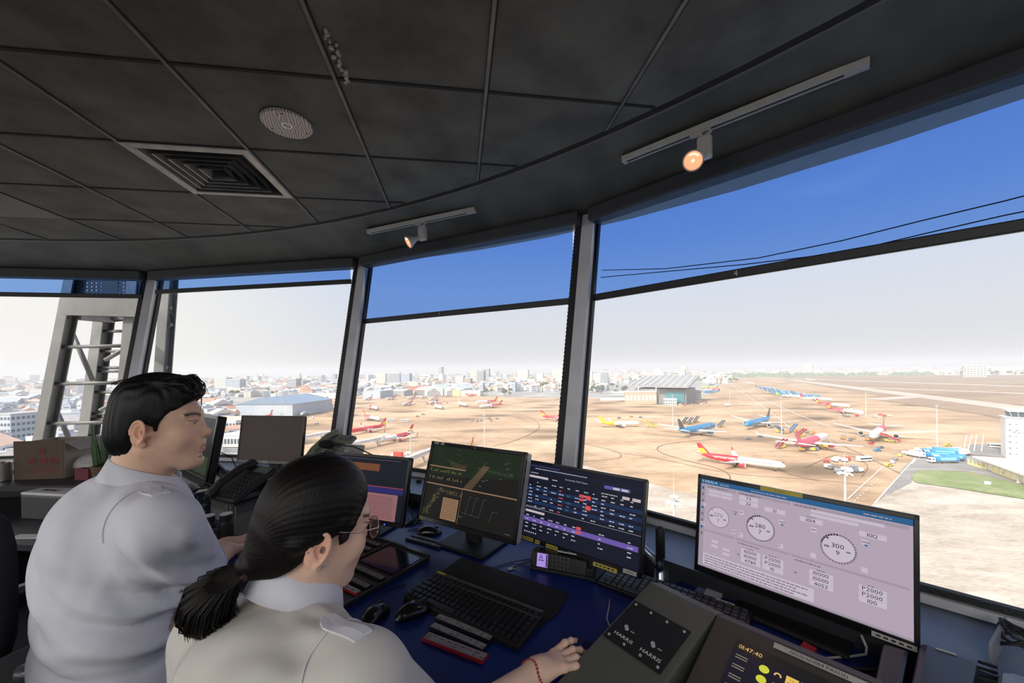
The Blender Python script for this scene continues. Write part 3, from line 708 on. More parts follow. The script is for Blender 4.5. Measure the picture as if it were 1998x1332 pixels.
# strip board
bo, bx, by = onz(700, 1042, DZ), onz(838, 1092, DZ), onz(612, 1168, DZ)
X = (bx - bo); Y = (by - bo); LX, LY = X.length, Y.length; bt = X.normalized(); rzb = math.atan2(bt.y, bt.x); sgn = -1
brd = thing('strip_board', 'dark tray of flight strips between the woman and the monitors', 'strip board', bo, rzb)
MB().box((LX / 2, -LY / 2, .006), (LX, LY, .012)).build('tray', M_sblk, brd)
rl = MB()
for y in (0, -LY * .5, -LY): rl.box((LX / 2, y, .013), (LX, .008, .012))
for x in (0, LX * .5, LX): rl.box((x, -LY / 2, .013), (.006, LY, .010))
rl.build('rail', mat('rail_dark', (.03, .03, .032), .3), brd)
cfg = [(0, .10, M_sblk, M_stripd, 'grey'), (0, .19, M_sblk, M_stripd, 'grey'), (0, .31, M_sblk, M_stripd, 'grey'), (1, .42, M_sblk, M_stripd, 'grey'), (0, .44, M_sblk, M_stripd, 'grey'), (1, .54, M_sblk, M_stripd, 'grey'), (1, .62, M_sred, M_strip, 'red held'), (1, .80, M_sblue, M_strip, 'blue held'), (1, .88, M_sblue, M_strip, 'blue held'), (0, .62, M_sblk, M_strip, 'white'), (0, .72, M_sblk, M_strip, 'white')]
Mb = Matrix.Translation(bo) @ Matrix.Rotation(rzb, 4, 'Z')
place_w = ('farthest', 'second', 'third', 'fourth', 'fifth', 'sixth', 'seventh', 'eighth', 'nearest')
cnt = [0, 0]
for col, fy, hm_, pm_, nm_ in cfg:
    p = Mb @ Vector((LX * (.02 + col * .5), -LY * fy, .0135))
    r = thing('flight_strip', '%s %s paper strip in the %s column of the strip tray' % (place_w[cnt[col]], nm_, 'right' if col else 'left'), 'paper strip', p, rzb, 'flight strips in the tray'); cnt[col] += 1
    MB().box((LX * .225, 0, .003), (LX * .45, .021, .006)).build('holder', hm_, r)
    q = MB().use(pm_).box((LX * .225, .001, .0068), (LX * .44, .017, .0012)).use(M_ink)
    for i in range(6): q.rect(.008 + i * LX * .07, -.003, .008 + i * LX * .07 + LX * .04, .0, .0076)
    q.build('paper', None, r)
MB(Mb).box((LX * .76, -LY * .20, .0145), (LX * .42, LY * .28, .003)).build('dark_tablet', mat('dark_tablet_glass', (.006, .010, .02), .12)); tag(bpy.data.objects['dark_tablet'], 'dark glassy tile set in the far corner of the strip tray', 'tablet')
# radio handset dock with violet screen
a, b = onz(1036, 1110, DZ), onz(1143, 1131, DZ); t = (b - a).normalized(); Lr = (b - a).length
rd = thing('radio_unit', 'black desk radio with a small lit violet screen', 'radio', a, math.atan2(t.y, t.x))
Tr = Matrix.Rotation(math.radians(-16), 4, 'X')
MB(Tr).loft([[(0, .0, .006), (Lr, .0, .006), (Lr, .045, .006), (0, .045, .006)], [(-.006, .0, .03), (Lr + .004, .0, .03), (Lr + .004, .060, .03), (-.006, .060, .03)], [(0, .0, .066), (Lr, .0, .058), (Lr, .05, .062), (0, .05, .070)]]).build('case', M_blackp, rd, bevel=.004)
sM = Tr @ Matrix.Translation((.020, -.0008, .014)) @ RX
MB(sM).use(glow('violet_screen', 168, 140, 222, 1.0)).rect(0, 0, .040, .044, .0002).use(glow('violet_ink', 60, 50, 90)).rect(.010, .034, .020, .037, .0004).rect(.008, .028, .022, .031, .0004).rect(.006, .020, .026, .023, .0004).rect(.033, .002, .039, .042, .0004).build('display', None, rd)
kx = MB(sM)
for i in range(5):
    for j in range(4): kx.box((.058 + i * .014, .006 + j * .012, .001), (.009, .007, .002))
kx.build('keypad', M_key, rd); MB(Tr).box((Lr * .62, .03, .070), (.07, .022, .004)).build('handle_strip', M_silver, rd)
MB().tube([Vector((.0, .0, .03)), Vector((-.030, -.010, .018)), Vector((-.055, -.020, .006)), Vector((-.062, -.022, .004))], .0022, 6).build('cable', M_blackm, rd, smooth=True)
MB(Matrix.Translation((-.066, -.026, .003)) @ Matrix.Rotation(.9, 4, 'Z')).box((0, 0, 0), (.024, .016, .001)).build('tag', M_wtape, rd)
MB().box((Lr / 2, .03, .006), (Lr + .01, .07, .012)).box((Lr + .012, .03, .02), (.03, .05, .03)).build('dock', M_blackm, rd, bevel=.004)
w = MB().tube([onz(1036, 1090, DZ + .012), onz(1000, 1096, DZ + .003), onz(960, 1107, DZ + .003), onz(930, 1112, DZ + .003)], .0016, 6).build('desk_cable', M_blackm, smooth=True); tag(w, 'thin black cable running left from the desk radio', 'cable')
w = MB().tube([onz(1190, 1168, DZ + .003), onz(1188, 1185, DZ + .003), onz(1184, 1205, DZ + .003), onz(1188, 1218, DZ + .003), onz(1207, 1232, DZ + .003)], .0017, 6).build('desk_cable', M_silver, smooth=True); tag(w, 'thin grey cable curling on the blue desk left of the grey console', 'cable')
# clamp tube with arm
pb = onz(1289, 1120, DZ)
ar = thing('monitor_arm', 'black capped post in a chrome collar with a metal arm, behind the keyboard', 'monitor arm', pb)
MB().lathe([(.0, .002), (.021, .002), (.021, .030), (.0185, .050), (.0185, .056), (.0, .056)], 20).build('collar', M_chrome, ar, smooth=False)
MB().lathe([(.0, .05), (.0155, .05), (.0155, .155), (.014, .161), (.009, .165), (.0, .166)], 20).build('post', M_blackm, ar, smooth=True)
pe = at(1236, 1050, 1.36) - pb; MB().tube([Vector((-.005, .005, .040)), Vector((-.03, .03, .058)), pe.lerp(Vector((-.03, .03, .058)), .4), pe], [.015, .014, .013, .012], 14).build('arm', mat('pale_blue_metal', (.40, .47, .58), .3, metal=.7), ar, smooth=True)
bp = [onz(x, y, DZ) - pb for x, y in ((1256, 1112), (1290, 1106), (1338, 1130), (1318, 1140), (1262, 1128))]; MB().prism([(p.x, p.y) for p in bp], .0005, .004).build('base_plate', M_chrome, ar)
# consoles at the lower right
M_olive = mat('olive_grey_paint', (.085, .090, .078), .5, var=.04, scale=10); M_brown = mat('brown_grey_paint', (.045, .042, .040), .5)
def console(name, label, rl, rr, ztop, slope_len, zlow, m, front_h):
    rl, rr = Vector(rl), Vector(rr); t = (rr - rl).normalized(); w = (rr - rl).length
    r = thing(name, label, 'console', (rl.x, rl.y, DZ), math.atan2(t.y, t.x)); zt = ztop - DZ; zl = zlow - DZ; dn = math.sqrt(slope_len ** 2 - (zt - zl) ** 2)
    MB(Matrix(((0, 0, 1, 0), (1, 0, 0, 0), (0, 1, 0, 0), (0, 0, 0, 1)))).prism([(.05, .001), (.05, zt - .02), (.0, zt), (-dn, zl), (-dn, .001)], 0, w).build('case', m, r, bevel=.004)
    ang = math.atan2(zt - zl, dn); S = Matrix.Translation((0, 0, zt)) @ Matrix.Rotation(ang, 4, 'X')     # x right, -y down the slope
    return r, S, w
c1, S1, w1 = console('speaker_console', 'grey slanted console box with a black two speaker panel', onz(1268, 1134, .865), onz(1396, 1197, .865), .865, .37, .765, M_olive, 0)
pan = MB(S1 @ Matrix.Translation((.012, -.085, .0))).use(M_mat).box((.070, -.062, .001), (.150, .132, .003)).build('speaker_panel', None, c1)
scr = MB(S1 @ Matrix.Translation((.012, -.085, .003)))
for i in range(4):
    for y in (-.006, -.118): scr.cyl((.006 + i * .043, y, 0), (.006 + i * .043, y, .002), .0032, n=12)
scr.build('screw', M_silver, pan)
for x in (.012, .083):
    MB(S1 @ Matrix.Translation((x + .012, -.085 - .108, .0034))).text('HARRIS', .0125, sx=1.25).build('lettering', M_let, pan)
    MB(S1 @ Matrix.Translation((x + .030, -.085 - .080, .003))).cyl((0, 0, 0), (0, 0, .008), .0048, n=18).box((.016, 0, .001), (.010, .002, .001)).build('knob', M_silver, pan)
c2, S2, w2 = console('radio_console', 'brown grey slanted touch panel console showing the time 01:47:40', onz(1398, 1199, .862), onz(1722, 1338, .862), .862, .30, .77, M_brown, 0)
def d_touch(d):
    amb, yel, blk, key, lt = glow('tp_amber', 225, 185, 110), glow('tp_yellow', 205, 205, 60), glow('tp_navy', 14, 16, 34), glow('tp_key', 225, 185, 90), glow('tp_text', 130, 125, 110)
    d.use(blk).rect(0, -.20, .235, 0, .0005); d.use(glow('tp_bar', 20, 20, 22)).rect(.0, -.024, .235, 0, .0007)
    d.use(amb).text('01:47:40', .0135, x=.008, y=-.0185, z=.0010)
    for j in range(5):
        y = -.040 - j * .024
        d.use(yel).add([(.060 + .0088 * math.cos(a * .349), y + .0088 * math.sin(a * .349), .0010) for a in range(18)], [tuple(range(18))])
        d.use(lt); [d.rect(.008, y + k, .030, y + k + .0022, .0009) for k in (.003, -.003)]
        d.use(amb)
        for a in range(7):
            b = a * math.pi / 6; d.box((.083 + .005 * math.cos(b), y + .005 * math.sin(b), .0010), (.0026, .0026, .0006))
        for i in range(6):
            x0 = .096 + i * .0235
            if (i + j) % 5 != 3 and j < 3 or i < 2: d.use(key).rect(x0, y - .009, x0 + .020, y + .010, .0010); d.use(glow('tp_keyink', 70, 50, 20)).text('TX' if i % 2 == 0 else 'RX', .0055, x=x0 + .010, y=y + .001, z=.0013, align='C').rect(x0 + .004, y - .005, x0 + .016, y - .003, .0013)
            else: d.use(glow('tp_cell', 34, 36, 50)).rect(x0, y - .009, x0 + .020, y + .010, .0010); d.use(lt).rect(x0 + .004, y - .001, x0 + .015, y + .001, .0013)
dm = MB(S2 @ Matrix.Translation((.055, -.040, .001))); d_touch(dm); dm.build('display', None, c2)
MB(S2 @ Matrix.Translation((.118, -.013, .001))).use(M_wtape).rect(0, -.008, .16, .006, .0004).use(M_ink).text('GCU2.2(USR8 PASS.12)', .0095, x=.028, y=-.0045, z=.0009).build('label_tape', None, c2)
# behind the weather monitor: white leaflet, red tag, cables, grey block
q = [onz(x, y, DZ + .004) for x, y in ((1392, 1130), (1424, 1143), (1396, 1180), (1368, 1168))]; tag(MB().prism([(p.x, p.y) for p in q], DZ + .0005, DZ + .010).build('white_booklet', mat('white_card', (.55, .57, .62), .5)), 'white card block beside the foot of the weather monitor', 'card')
q = [onz(x, y, DZ + .004) for x, y in ((1392, 1128), (1376, 1127), (1350, 1158), (1366, 1166))]; tag(MB().prism([(p.x, p.y) for p in q], DZ + .0005, DZ + .004).build('blue_card', mat('blue_card', (.20, .24, .42), .5)), 'bluish card lying left of the white card block', 'card')
q = [onz(x, y, DZ + .012) for x, y in ((1568, 1250), (1594, 1264), (1586, 1276), (1560, 1262))]; tag(MB().prism([(p.x, p.y) for p in q], DZ + .0005, DZ + .012).build('red_tag', mat('red_plastic', (.45, .02, .03), .4)), 'small red block under the weather monitor', 'block')
w = MB().tube([onz(1680, 1238, DZ + .05), onz(1691, 1262, DZ + .03), onz(1690, 1276, DZ + .012), onz(1660, 1280, DZ + .004), onz(1610, 1284, DZ + .003), onz(1585, 1286, DZ + .003)], .0030, 8).build('white_cable', M_silver, smooth=True); tag(w, 'pale cable bending down behind the brown grey console', 'cable')
w = MB().tube([onz(1664, 1302, DZ + .01), onz(1676, 1307, DZ + .012), onz(1690, 1308, DZ + .01), onz(1715, 1306, DZ + .01)], .0050, 8).build('coiled_cord', M_blackm, smooth=True); tag(w, 'short thick black cord end beside the dark radio box', 'cord')
def blockbox(name, label, pts, z0, z1, m, cat, bevel=.006, grp=None):
    P = [onz(x, y, z1) for x, y in pts]; o = MB().prism([(p.x, p.y) for p in P], z0, z1).build(name, m, bevel=bevel); return tag(o, label, cat, grp)
M_navy = mat('dark_navy_metal', (.018, .022, .045), .4)
bx1 = blockbox('radio_box', 'dark navy box with a small label strip at the lower right', [(1795, 1248), (1912, 1290), (1890, 1400), (1760, 1400)], DZ + .001, .835, M_navy, 'box', .012)
lp = onz(1845, 1270, .8365); MB(Matrix.Translation(lp) @ Matrix.Rotation(-.7, 4, 'Z')).box((0, 0, 0), (.030, .007, .001)).build('label_tape', M_wtape, bx1)
blockbox('dark_speaker', 'black box with a silver edge between console and navy box', [(1722, 1252), (1775, 1268), (1752, 1400), (1690, 1400)], DZ + .001, .815, M_blackp, 'speaker', .008)
ph = blockbox('grey_handset', 'rounded grey device at the very bottom right corner', [(1948, 1295), (2060, 1330), (2060, 1420), (1938, 1400)], .80, .845, mat('grey_shell', (.20, .22, .28), .35), 'phone', .02)
sp_ = MB()
for k in range(4): a, b = onz(1908 - k * 1, 1290 + k * 11, .82), onz(1946, 1302 + k * 11, .82); sp_.tube([a, b], .0035, 6)
tag(sp_.build('cable_bundle', M_blackm), 'parallel black leads between the navy box and the grey device', 'cable')
pl = [onz(1946, 1222, .865), onz(1953, 1300, .80)]
a, b = onz(1938, 1290, LZ), onz(1958, 1252, LZ); t = (b - a).normalized()
dv = MB(frame(a, t, (-t.y, t.x, 0), (0, 0, 1))).box(((b - a).length / 2, 0, .025), ((b - a).length + .05, .005, .05)).build('divider_plate', mat('grey_plate', (.22, .23, .25), .5)); tag(dv, 'thin upright grey plate on the ledge at the right edge', 'plate')
cc_ = MB(); r1 = random.Random(2); c0 = onz(1985, 1255, LZ + .02)
for k in range(4): cc_.tube([c0 + Vector((.035 * math.cos(a + k) + .004 * k, .028 * math.sin(a + k), .012 * math.sin(a * 2 + k) + .010 * k)) for a in [i * .5 for i in range(14)]], .0035, 6)
tag(cc_.build('cable_coil', M_blackm, smooth=True), 'tangle of black cable on the ledge at the right edge', 'cable')
# ---------------- between the man and the windows
M_pc = mat('grey_steel_case', (.085, .085, .082), .5); 
a, b = onz(412, 1012, DZ), onz(470, 1024, DZ); t = (b - a).normalized(); Lp = .20
pc = thing('computer_case', 'grey computer case lying flat with two grilles, under the black phone', 'computer', a, math.atan2(t.y, t.x) - .05)
MB().box((Lp / 2, .17, .065), (Lp, .34, .13)).build('case', M_pc, pc, bevel=.004)
gl_ = MB(RX)
for j in range(2):
    for i in range(11):
        for k in range(4): gl_.box((.012 + i * .010 + (k % 2) * .004, .060 + j * .034 + k * .0075, .0012), (.006, .003, .001))
gl_.build('grille', M_blackm, pc); MB(RX).rect(.135, .03, .150, .12, .0008).rect(.165, .01, .19, .12, .0006).build('slot', M_blackp, pc)
MB().box((.128, -.002, .040), (.003, .002, .003)).box((.133, -.002, .036), (.003, .002, .003)).box((.126, -.002, .033), (.003, .002, .003)).build('status_light', glow('led_green', 120, 230, 60, 2.5), pc)
def phone(label, loc, yaw, m, mk, s=1.0, tiltd=28, grp='desk telephones'):
    r = thing('desk_phone', label, 'telephone', loc, math.radians(yaw), grp); T = Matrix.Rotation(math.radians(tiltd), 4, 'X')
    MB(T).box((0, 0, .012), (.19 * s, .20 * s, .024)).build('base', m, r, bevel=.008)
    MB().prism([(-.085 * s, -.09 * s), (.085 * s, -.09 * s), (.085 * s, .06 * s), (-.085 * s, .06 * s)], -.052 * s, -.044 * s).box((0, .05 * s, -.02 * s), (.16 * s, .03, .06 * s)).build('foot', m, r)
    k = MB(T)
    for i in range(4):
        for j in range(6): k.box((-.005 * s + i * .022 * s, -.075 * s + j * .021 * s, .026), (.014 * s, .012 * s, .005))
    k.build('keypad', mk, r); MB(T).box((.035 * s, .075 * s, .026), (.09 * s, .032 * s, .003)).build('display', mat('lcd_grey', (.10, .12, .12), .2), r)
    MB(T).loft([[(-.066 * s + x * w_, y * s, z + .028) for x, z in ((-.024, 0), (.024, 0), (.026, .020), (.012, .030), (-.012, .030), (-.026, .020))] for y, z0, w_ in ((-.105, 0, 1), (-.085, 0, 1.05), (-.05, 0, .8), (.05, 0, .8), (.085, 0, 1.05), (.105, 0, 1)) for z in (0,)] if False else [[(-.066 * s + x * w_ * s, y * s, q + zz) for x, q in ((-.026, .026), (.026, .026), (.026, .046), (.012, .056), (-.012, .056), (-.026, .046))] for y, zz, w_ in ((-.108, -.004, .9), (-.085, 0, 1.0), (-.05, .012, .78), (.05, .012, .78), (.085, 0, 1.0), (.108, -.004, .9))]).build('handset', m, r, bevel=.005)
    return r
phone('black desk phone with its handset at the left, on the computer case', at(478, 938, 1.88) + Vector((0, 0, -.02)), -25, M_blackm, M_key, 1.15)
phone('olive grey desk phone in front of the tall mullion', at(650, 878, 2.22), -30, mat('olive_phone', (.16, .175, .13), .45), mat('olive_keys', (.05, .055, .07), .5), 1.1, 34)
mr = thing('gooseneck_microphone', 'black foam tipped microphone on a thin bent neck before the olive phone', 'microphone', onz(800, 985, DZ))
o0 = onz(800, 985, DZ)
mic = [Vector((0, 0, .004)), at(765, 915, 1.92) - o0, at(710, 882, 1.94) - o0, at(680, 870, 1.94) - o0, at(648, 866, 1.94) - o0]
MB().cyl((0, 0, 0), (0, 0, .012), .035, n=20).build('foot', M_blackm, mr); MB().tube([Vector((0, 0, .012)), Vector((0, 0, .08)), (at(762, 905, 1.95) - o0), (at(720, 884, 1.95) - o0), (at(690, 871, 1.95) - o0), (at(655, 867, 1.95) - o0)], .0035, 8).build('neck', M_blackm, mr, smooth=True)
e0, e1 = at(650, 867, 1.95) - o0, at(622, 866, 1.95) - o0; dd = (e1 - e0)
MB().tube([e0 - dd * .1, e0 + dd * .05, e0 + dd * .3, e0 + dd * .65, e0 + dd * .92, e1 + dd * .02], [.008, .019, .0225, .0215, .014, .003], 16).build('foam_tip', mat('black_foam', (.006, .006, .006), .95, bump=.6, bscale=500), mr, smooth=True)
# papers and clip tablet at the mullion
pm_ = MB(frame(at(668, 896, 2.05), Vector((.95, -.30, 0)), Vector((.1, .35, .9)))).use(mat('notice_paper', (.36, .36, .35), .7)).box((.06, .045, 0), (.125, .075, .002)).use(M_ink).text('OUTSIDE BLIND', .011, x=.028, y=.042, z=.0015)
tag(pm_.build('notice_sheet', None), 'grey notice sheet leaning below the tall mullion', 'paper')
pm2 = MB(frame(at(636, 874, 2.36), Vector((.95, -.30, 0)), Vector((.25, .80, .45)))).use(M_white).box((.05, .035, 0), (.11, .075, .008)).use(mat('dark_pad_screen', (.02, .022, .03), .3)).box((.05, .037, .0045), (.095, .058, .001))
tag(pm2.build('tablet_pad', None), 'small dark pad with a white rim behind the olive phone', 'tablet')
# antenna stub
tag(MB().cyl((0, 0, 0), (0, 0, .150), .006, .005, 10).cyl((0, 0, 0), (0, 0, .01), .012, n=12).build('antenna_stub', M_blackm, loc=(onz(545, 935, LZ))), 'short black antenna in front of the dim brown screen', 'antenna')
# mic arm black cylinder near the side monitor
a = at(410, 893, 2.25); sa = MB().tube([a, at(432, 920, 2.2), at(444, 930, 2.15)], [.012, .022, .026], 14).tube([at(440, 926, 2.16), at(452, 934, 2.12)], [.030, .030], 16).build('black_torch', M_blackm, smooth=True); tag(sa, 'black jointed lamp arm between side monitor and dim screen', 'lamp arm')
w = MB().tube([at(412, 884, 2.3), at(430, 882, 2.3), at(452, 892, 2.3), at(460, 910, 2.3), at(462, 922, 2.3)], .003, 6).build('thin_cable', M_blackm, smooth=True); tag(w, 'thin black cable arching behind the lamp arm', 'cable')
# binoculars
bb = onz(425, 1078, DZ); bi = thing('binoculars', 'black binoculars standing upright beside the shirt sleeve of the man', 'binoculars', bb, .3)
for x in (-.030, .030):
    MB(Matrix.Translation((x, 0, 0))).lathe([(.0, .001), (.029, .001), (.029, .045), (.024, .060), (.024, .115), (.020, .125), (.0215, .128), (.0215, .150), (.018, .150), (.016, .140), (.0, .140)], 22).build('barrel', M_blackm, bi, smooth=False)
    MB(Matrix.Translation((x, 0, .150))).lathe([(.0175, .0), (.0215, .0), (.0215, .003), (.0175, .003)], 22).build('eyecup_ring', M_silver, bi)
MB().box((0, 0, .08), (.03, .03, .05)).build('bridge', M_blackm, bi, bevel=.006)
# grey paper box between binoculars and head
blockbox('grey_carton', 'low grey carton with an open dark slot, behind the head of the woman', [(470, 985), (560, 1000), (500, 1052), (446, 1040)], DZ + .001, DZ + .055, mat('grey_carton', (.10, .10, .095), .7), 'box', .003)
# black bracket with pale glints right of the man's shoulder
br_ = thing('cable_bracket', 'dark perforated bracket catching light beside the computer case', 'bracket', onz(398, 1010, DZ), -.6)
bm2 = MB(); bm2.box((0, 0, .06), (.012, .05, .12)).box((0, .0, .125), (.012, .08, .012)); bm2.build('plate', mat('blue_black', (.02, .03, .05), .35), br_)
for z in (.03, .065, .1): MB().cyl((-.008, 0, z), (.008, 0, z), .009, n=14).build('hole_rim', M_chrome, br_)
tag(MB().box((0, 0, 0), (.055, .06, .006)).build('white_note', M_white, loc=at(398, 958, 1.9) + Vector((0, 0, .0)), rotz=.4), 'small white note on the dark bracket', 'note')
cj = MB(); r1 = random.Random(8)
for k in range(7):
    P = [at(385 + r1.uniform(0, 40), 945 + i * 10 + r1.uniform(-6, 6), 1.98 + r1.uniform(-.04, .04)) for i in range(4)]; cj.tube(P, .004, 6)
tag(cj.build('cable_knot', M_blackm, smooth=True), 'knot of black leads behind the bracket', 'cable')
# cables behind left monitor
cj = MB()
for k in range(5): cj.tube([onz(790 + k * 4, 985 + k * 3, DZ + .03), onz(806, 996 + k * 6, DZ + .05 - k * .006), onz(818 + k * 2, 1004 + k * 4, DZ + .004), onz(800 - k * 3, 1018 + k * 2, DZ + .004)], .0025, 6)
tag(cj.build('cable_nest', M_blackm, smooth=True), 'small nest of leads between approach and radar monitors', 'cable')
tag(MB().lathe([(0, 0), (.016, 0), (.014, .014), (.008, .018), (0, .018)], 18).build('black_knob_cap', M_blackm, loc=onz(817, 941, LZ)), 'small black cap lying on the ledge left of the radar monitor', 'cap')
# ---------------- far left
ring_ = MB().loft(ringsec(4.80, 5.18, LZ - .05, LZ - .02, -34, 13)).build('side_counter', M_dark); tag(ring_, 'dark counter under the cardboard box along the left windows', 'counter')
CT = LZ - .02
M_card = mat('brown_cardboard', (.12, .085, .06), .85, var=.12, scale=12); M_cardi = mat('cardboard_side', (.34, .29, .25), .85, var=.08, scale=12); M_pink = mat('pink_print', (.16, .025, .04), .7)
a, b = onz(28, 936, CT), onz(116, 935, CT); t = (b - a).normalized(); Lc = (b - a).length; zt = .26
cb = thing('cardboard_box', 'open brown cardboard box with pinkish print on the left counter', 'box', a, math.atan2(t.y, t.x) + .10)
MB().use(M_card).box((Lc / 2, 0, zt * .48), (Lc, .006, zt * .96)).use(M_cardi).box((Lc, .13, zt * .45), (.006, .26, zt * .9)).box((0, .13, zt * .45), (.006, .26, zt * .9)).box((Lc / 2, .26, zt * .45), (Lc, .006, zt * .9)).box((Lc / 2, .13, .004), (Lc, .26, .006)).build('carton', None, cb)
MB().prism([(Lc, zt * .9), (Lc + .12, zt * .96), (Lc + .06, zt * .72)], .0, .004, Matrix.Translation((0, .24, 0)) @ RX).build('flap', M_card, cb)
MB(Matrix.Translation((Lc + .003, 0, zt * .9)) @ Matrix.Rotation(.5, 4, 'Y')).box((.05, .13, 0), (.11, .25, .004)).build('flap', M_cardi, cb)
pr = MB(Matrix.Translation((0, -.0045, 0)) @ RX).use(M_pink)
for k in range(3): pr.rect(.085 + k * .065, .10, .130 + k * .065, .138, 0)
for k in range(3): pr.rect(.10, .045 + k * .014, .26, .050 + k * .014, 0)
pr.rect(.15, .16, .19, .20, 0); pr.build('print', None, cb)
pot = at(205, 905, 2.42); pot.z = CT
pt = thing('snake_plant', 'snake plant with yellow edged leaves rising behind the head of the man', 'plant', pot)
MB().lathe([(0, 0), (.05, 0), (.065, .10), (.055, .10), (.05, .09), (0, .09)], 20).build('pot', mat('pot_brown', (.12, .07, .04), .6), pt)
for i, (dx, dy, hh, wd_) in enumerate(((.0, 0, .34, .05), (-.05, .02, .28, .045), (.04, .03, .30, .05), (-.02, -.03, .24, .04), (.06, -.01, .22, .04))):
    rg = []
    for k in range(9):
        f = k / 8; ww = wd_ * .5 * math.sin(math.pi * min(.98, .25 + f * .74)) ; cx_ = dx * (1 + f * 1.1); rg.append([(cx_ - ww, dy - .004, .08 + hh * f), (cx_, dy + .006, .08 + hh * f), (cx_ + ww, dy - .004, .08 + hh * f), (cx_, dy - .001, .08 + hh * f)])
    MB().loft(rg).build('leaf', mat('snake_leaf', (.02, .07, .015), .4, var=.5, scale=25), pt, smooth=True)
for x_, y_, nm, lb, mm, dims in ((176, 912, 'plastic_bag', 'crumpled pale plastic bag beside the cardboard box', mat('pale_plastic', (.42, .42, .42), .3, bump=.8, bscale=40), (.28, .14, .14)),):
    s_ = bpy.data.meshes.new(nm); rr = random.Random(3); mbb = MB(); rings = []
    for k in range(8):
        f = k / 7; R_ = math.sin(math.pi * (.12 + .8 * f)); rings.append([(dims[0] / 2 * R_ * math.cos(a) * rr.uniform(.85, 1.1), dims[1] / 2 * R_ * math.sin(a) * rr.uniform(.8, 1.15), dims[2] * f) for a in [i * math.pi / 7 for i in range(14)]])
    o = mbb.loft(rings).build(nm, mm, loc=onz(180, 925, CT), rotz=-.1, bevel=0); o.modifiers.new('s', 'SUBSURF').levels = 1; o.modifiers['s'].render_levels = 2; tag(o, lb, 'bag')
tag(MB().box((0, 0, .035), (.10, .05, .07)).build('pink_packet', M_pink, loc=onz(168, 934, CT), rotz=-.1), 'small pink packet in front of the plastic bag', 'packet')
tag(MB().lathe([(0, 0), (.036, 0), (.038, .005), (.038, .115), (.036, .12), (.034, .115), (.034, .01), (0, .01)], 28).build('steel_cup', mat('brushed_steel', (.5, .48, .45), .3, metal=1.0), loc=onz(6, 938, CT)), 'round steel cup at the left edge of the picture', 'cup')
# printer
WZ = DZ - .13
a, b = onz(40, 1012, WZ), onz(150, 1019, WZ); t = (b - a).normalized()
pn = thing('printer', 'low printer with a white top and dark sides behind the back of the man', 'printer', a, math.atan2(t.y, t.x))
MB().box((.20, .15, .070), (.40, .30, .14)).build('body', mat('printer_dark', (.05, .052, .06), .5), pn, bevel=.008)
MB().box((.20, .15, .148), (.40, .30, .018)).build('top_cover', mat('printer_white', (.55, .55, .55), .4), pn, bevel=.006)
MB().box((.20, .20, .159), (.36, .12, .004)).build('paper_slot', mat('printer_blue_grey', (.20, .22, .28), .4), pn); MB().box((.14, .05, .158), (.12, .035, .003)).build('control_panel', mat('panel_grey', (.22, .22, .23), .4), pn)
kk_ = MB()
for k in range(4): kk_.box((.11 + k * .02, 0.045, .161), (.014, .012, .004))
kk_.build('button', M_key, pn); MB().box((.26, .28, .165), (.10, .03, .014)).build('lid_handle', M_blackm, pn)
tag(MB().box((0, 0, 0), (.26, .05, .004)).build('paper_sheet', M_white, loc=onz(75, 1046, WZ + .003), rotz=.0), 'white sheet on the lower worktop under the printer front', 'paper')
# ---------------- chairs
M_seat = mat('black_chair_fabric', (.006, .008, .014), .9, bump=.3, bscale=400); M_chp = mat('black_chair_plastic', (.01, .01, .012), .35)
def chair(label, loc, yaw, bh=.95, arms=True):
    r = thing('office_chair', label, 'chair', loc, math.radians(yaw), 'black swivel chairs')      # faces local +y
    def pad(cx, cy, cz, w, d, h, name, M=None, curve=0.0):
        rings = []
        for i in range(9):
            f = -1 + 2 * i / 8; k = (1 - abs(f) ** 4) ** .5 * .985 + .015
            rings.append([(cx + w / 2 * k * c, cy + curve * (1 - c * c) * 0 - curve * (c * c) + d / 2 * s_ * (1 if abs(s_) < .99 else 1), cz + h / 2 * f) for c, s_ in [(math.copysign(abs(math.cos(a)) ** .5, math.cos(a)), math.copysign(abs(math.sin(a)) ** .5, math.sin(a))) for a in [q * math.pi / 10 for q in range(20)]]])
        return MB(M).loft(rings).build(name, M_seat, r, smooth=True)
    pad(0, 0, .47, .48, .46, .08, 'seat'); pad(0, -.25, .62 + (bh - .55) / 2, .46, .07, bh - .56, 'backrest', None, -.05)
    MB().cyl((0, 0, .10), (0, 0, .44), .028).build('column', M_chp, r)
    for k in range(5):
        a = k * 1.2566; MB().tube([(0, 0, .11), (.27 * math.cos(a), .27 * math.sin(a), .075)], [.03, .018], 8).build('leg', M_chp, r)
        MB(Matrix.Translation((.27 * math.cos(a), .27 * math.sin(a), .03))).cyl((-.02, 0, 0), (.02, 0, 0), .03, n=14).build('caster', M_blackp, r)
    if arms:
        for s_ in (-1, 1):
            MB().tube([(s_ * .24, -.08, .46), (s_ * .30, -.06, .50), (s_ * .31, -.04, .66)], .016, 8).build('arm_post', M_chp, r, smooth=True)
            MB().loft([[(s_ * .31 + x * k, y, .67 + z) for x, z in ((-.035, -.012), (.035, -.012), (.038, .004), (.02, .013), (-.02, .013), (-.038, .004))] for y, k in ((-.16, .5), (-.13, 1), (.08, 1), (.12, .55))]).build('armrest', mat('grey_armrest', (.06, .065, .075), .3), r, smooth=True)
    return r
chair('black swivel chair at the left edge behind the man', (-1.52, 1.28, 0), -17, 1.05)
chair('black swivel chair carrying the man in the white shirt', (-.99, .86, 0), -50, .93)
chair('black swivel chair under the woman', (-.41, .565, 0), -24, .86, False)
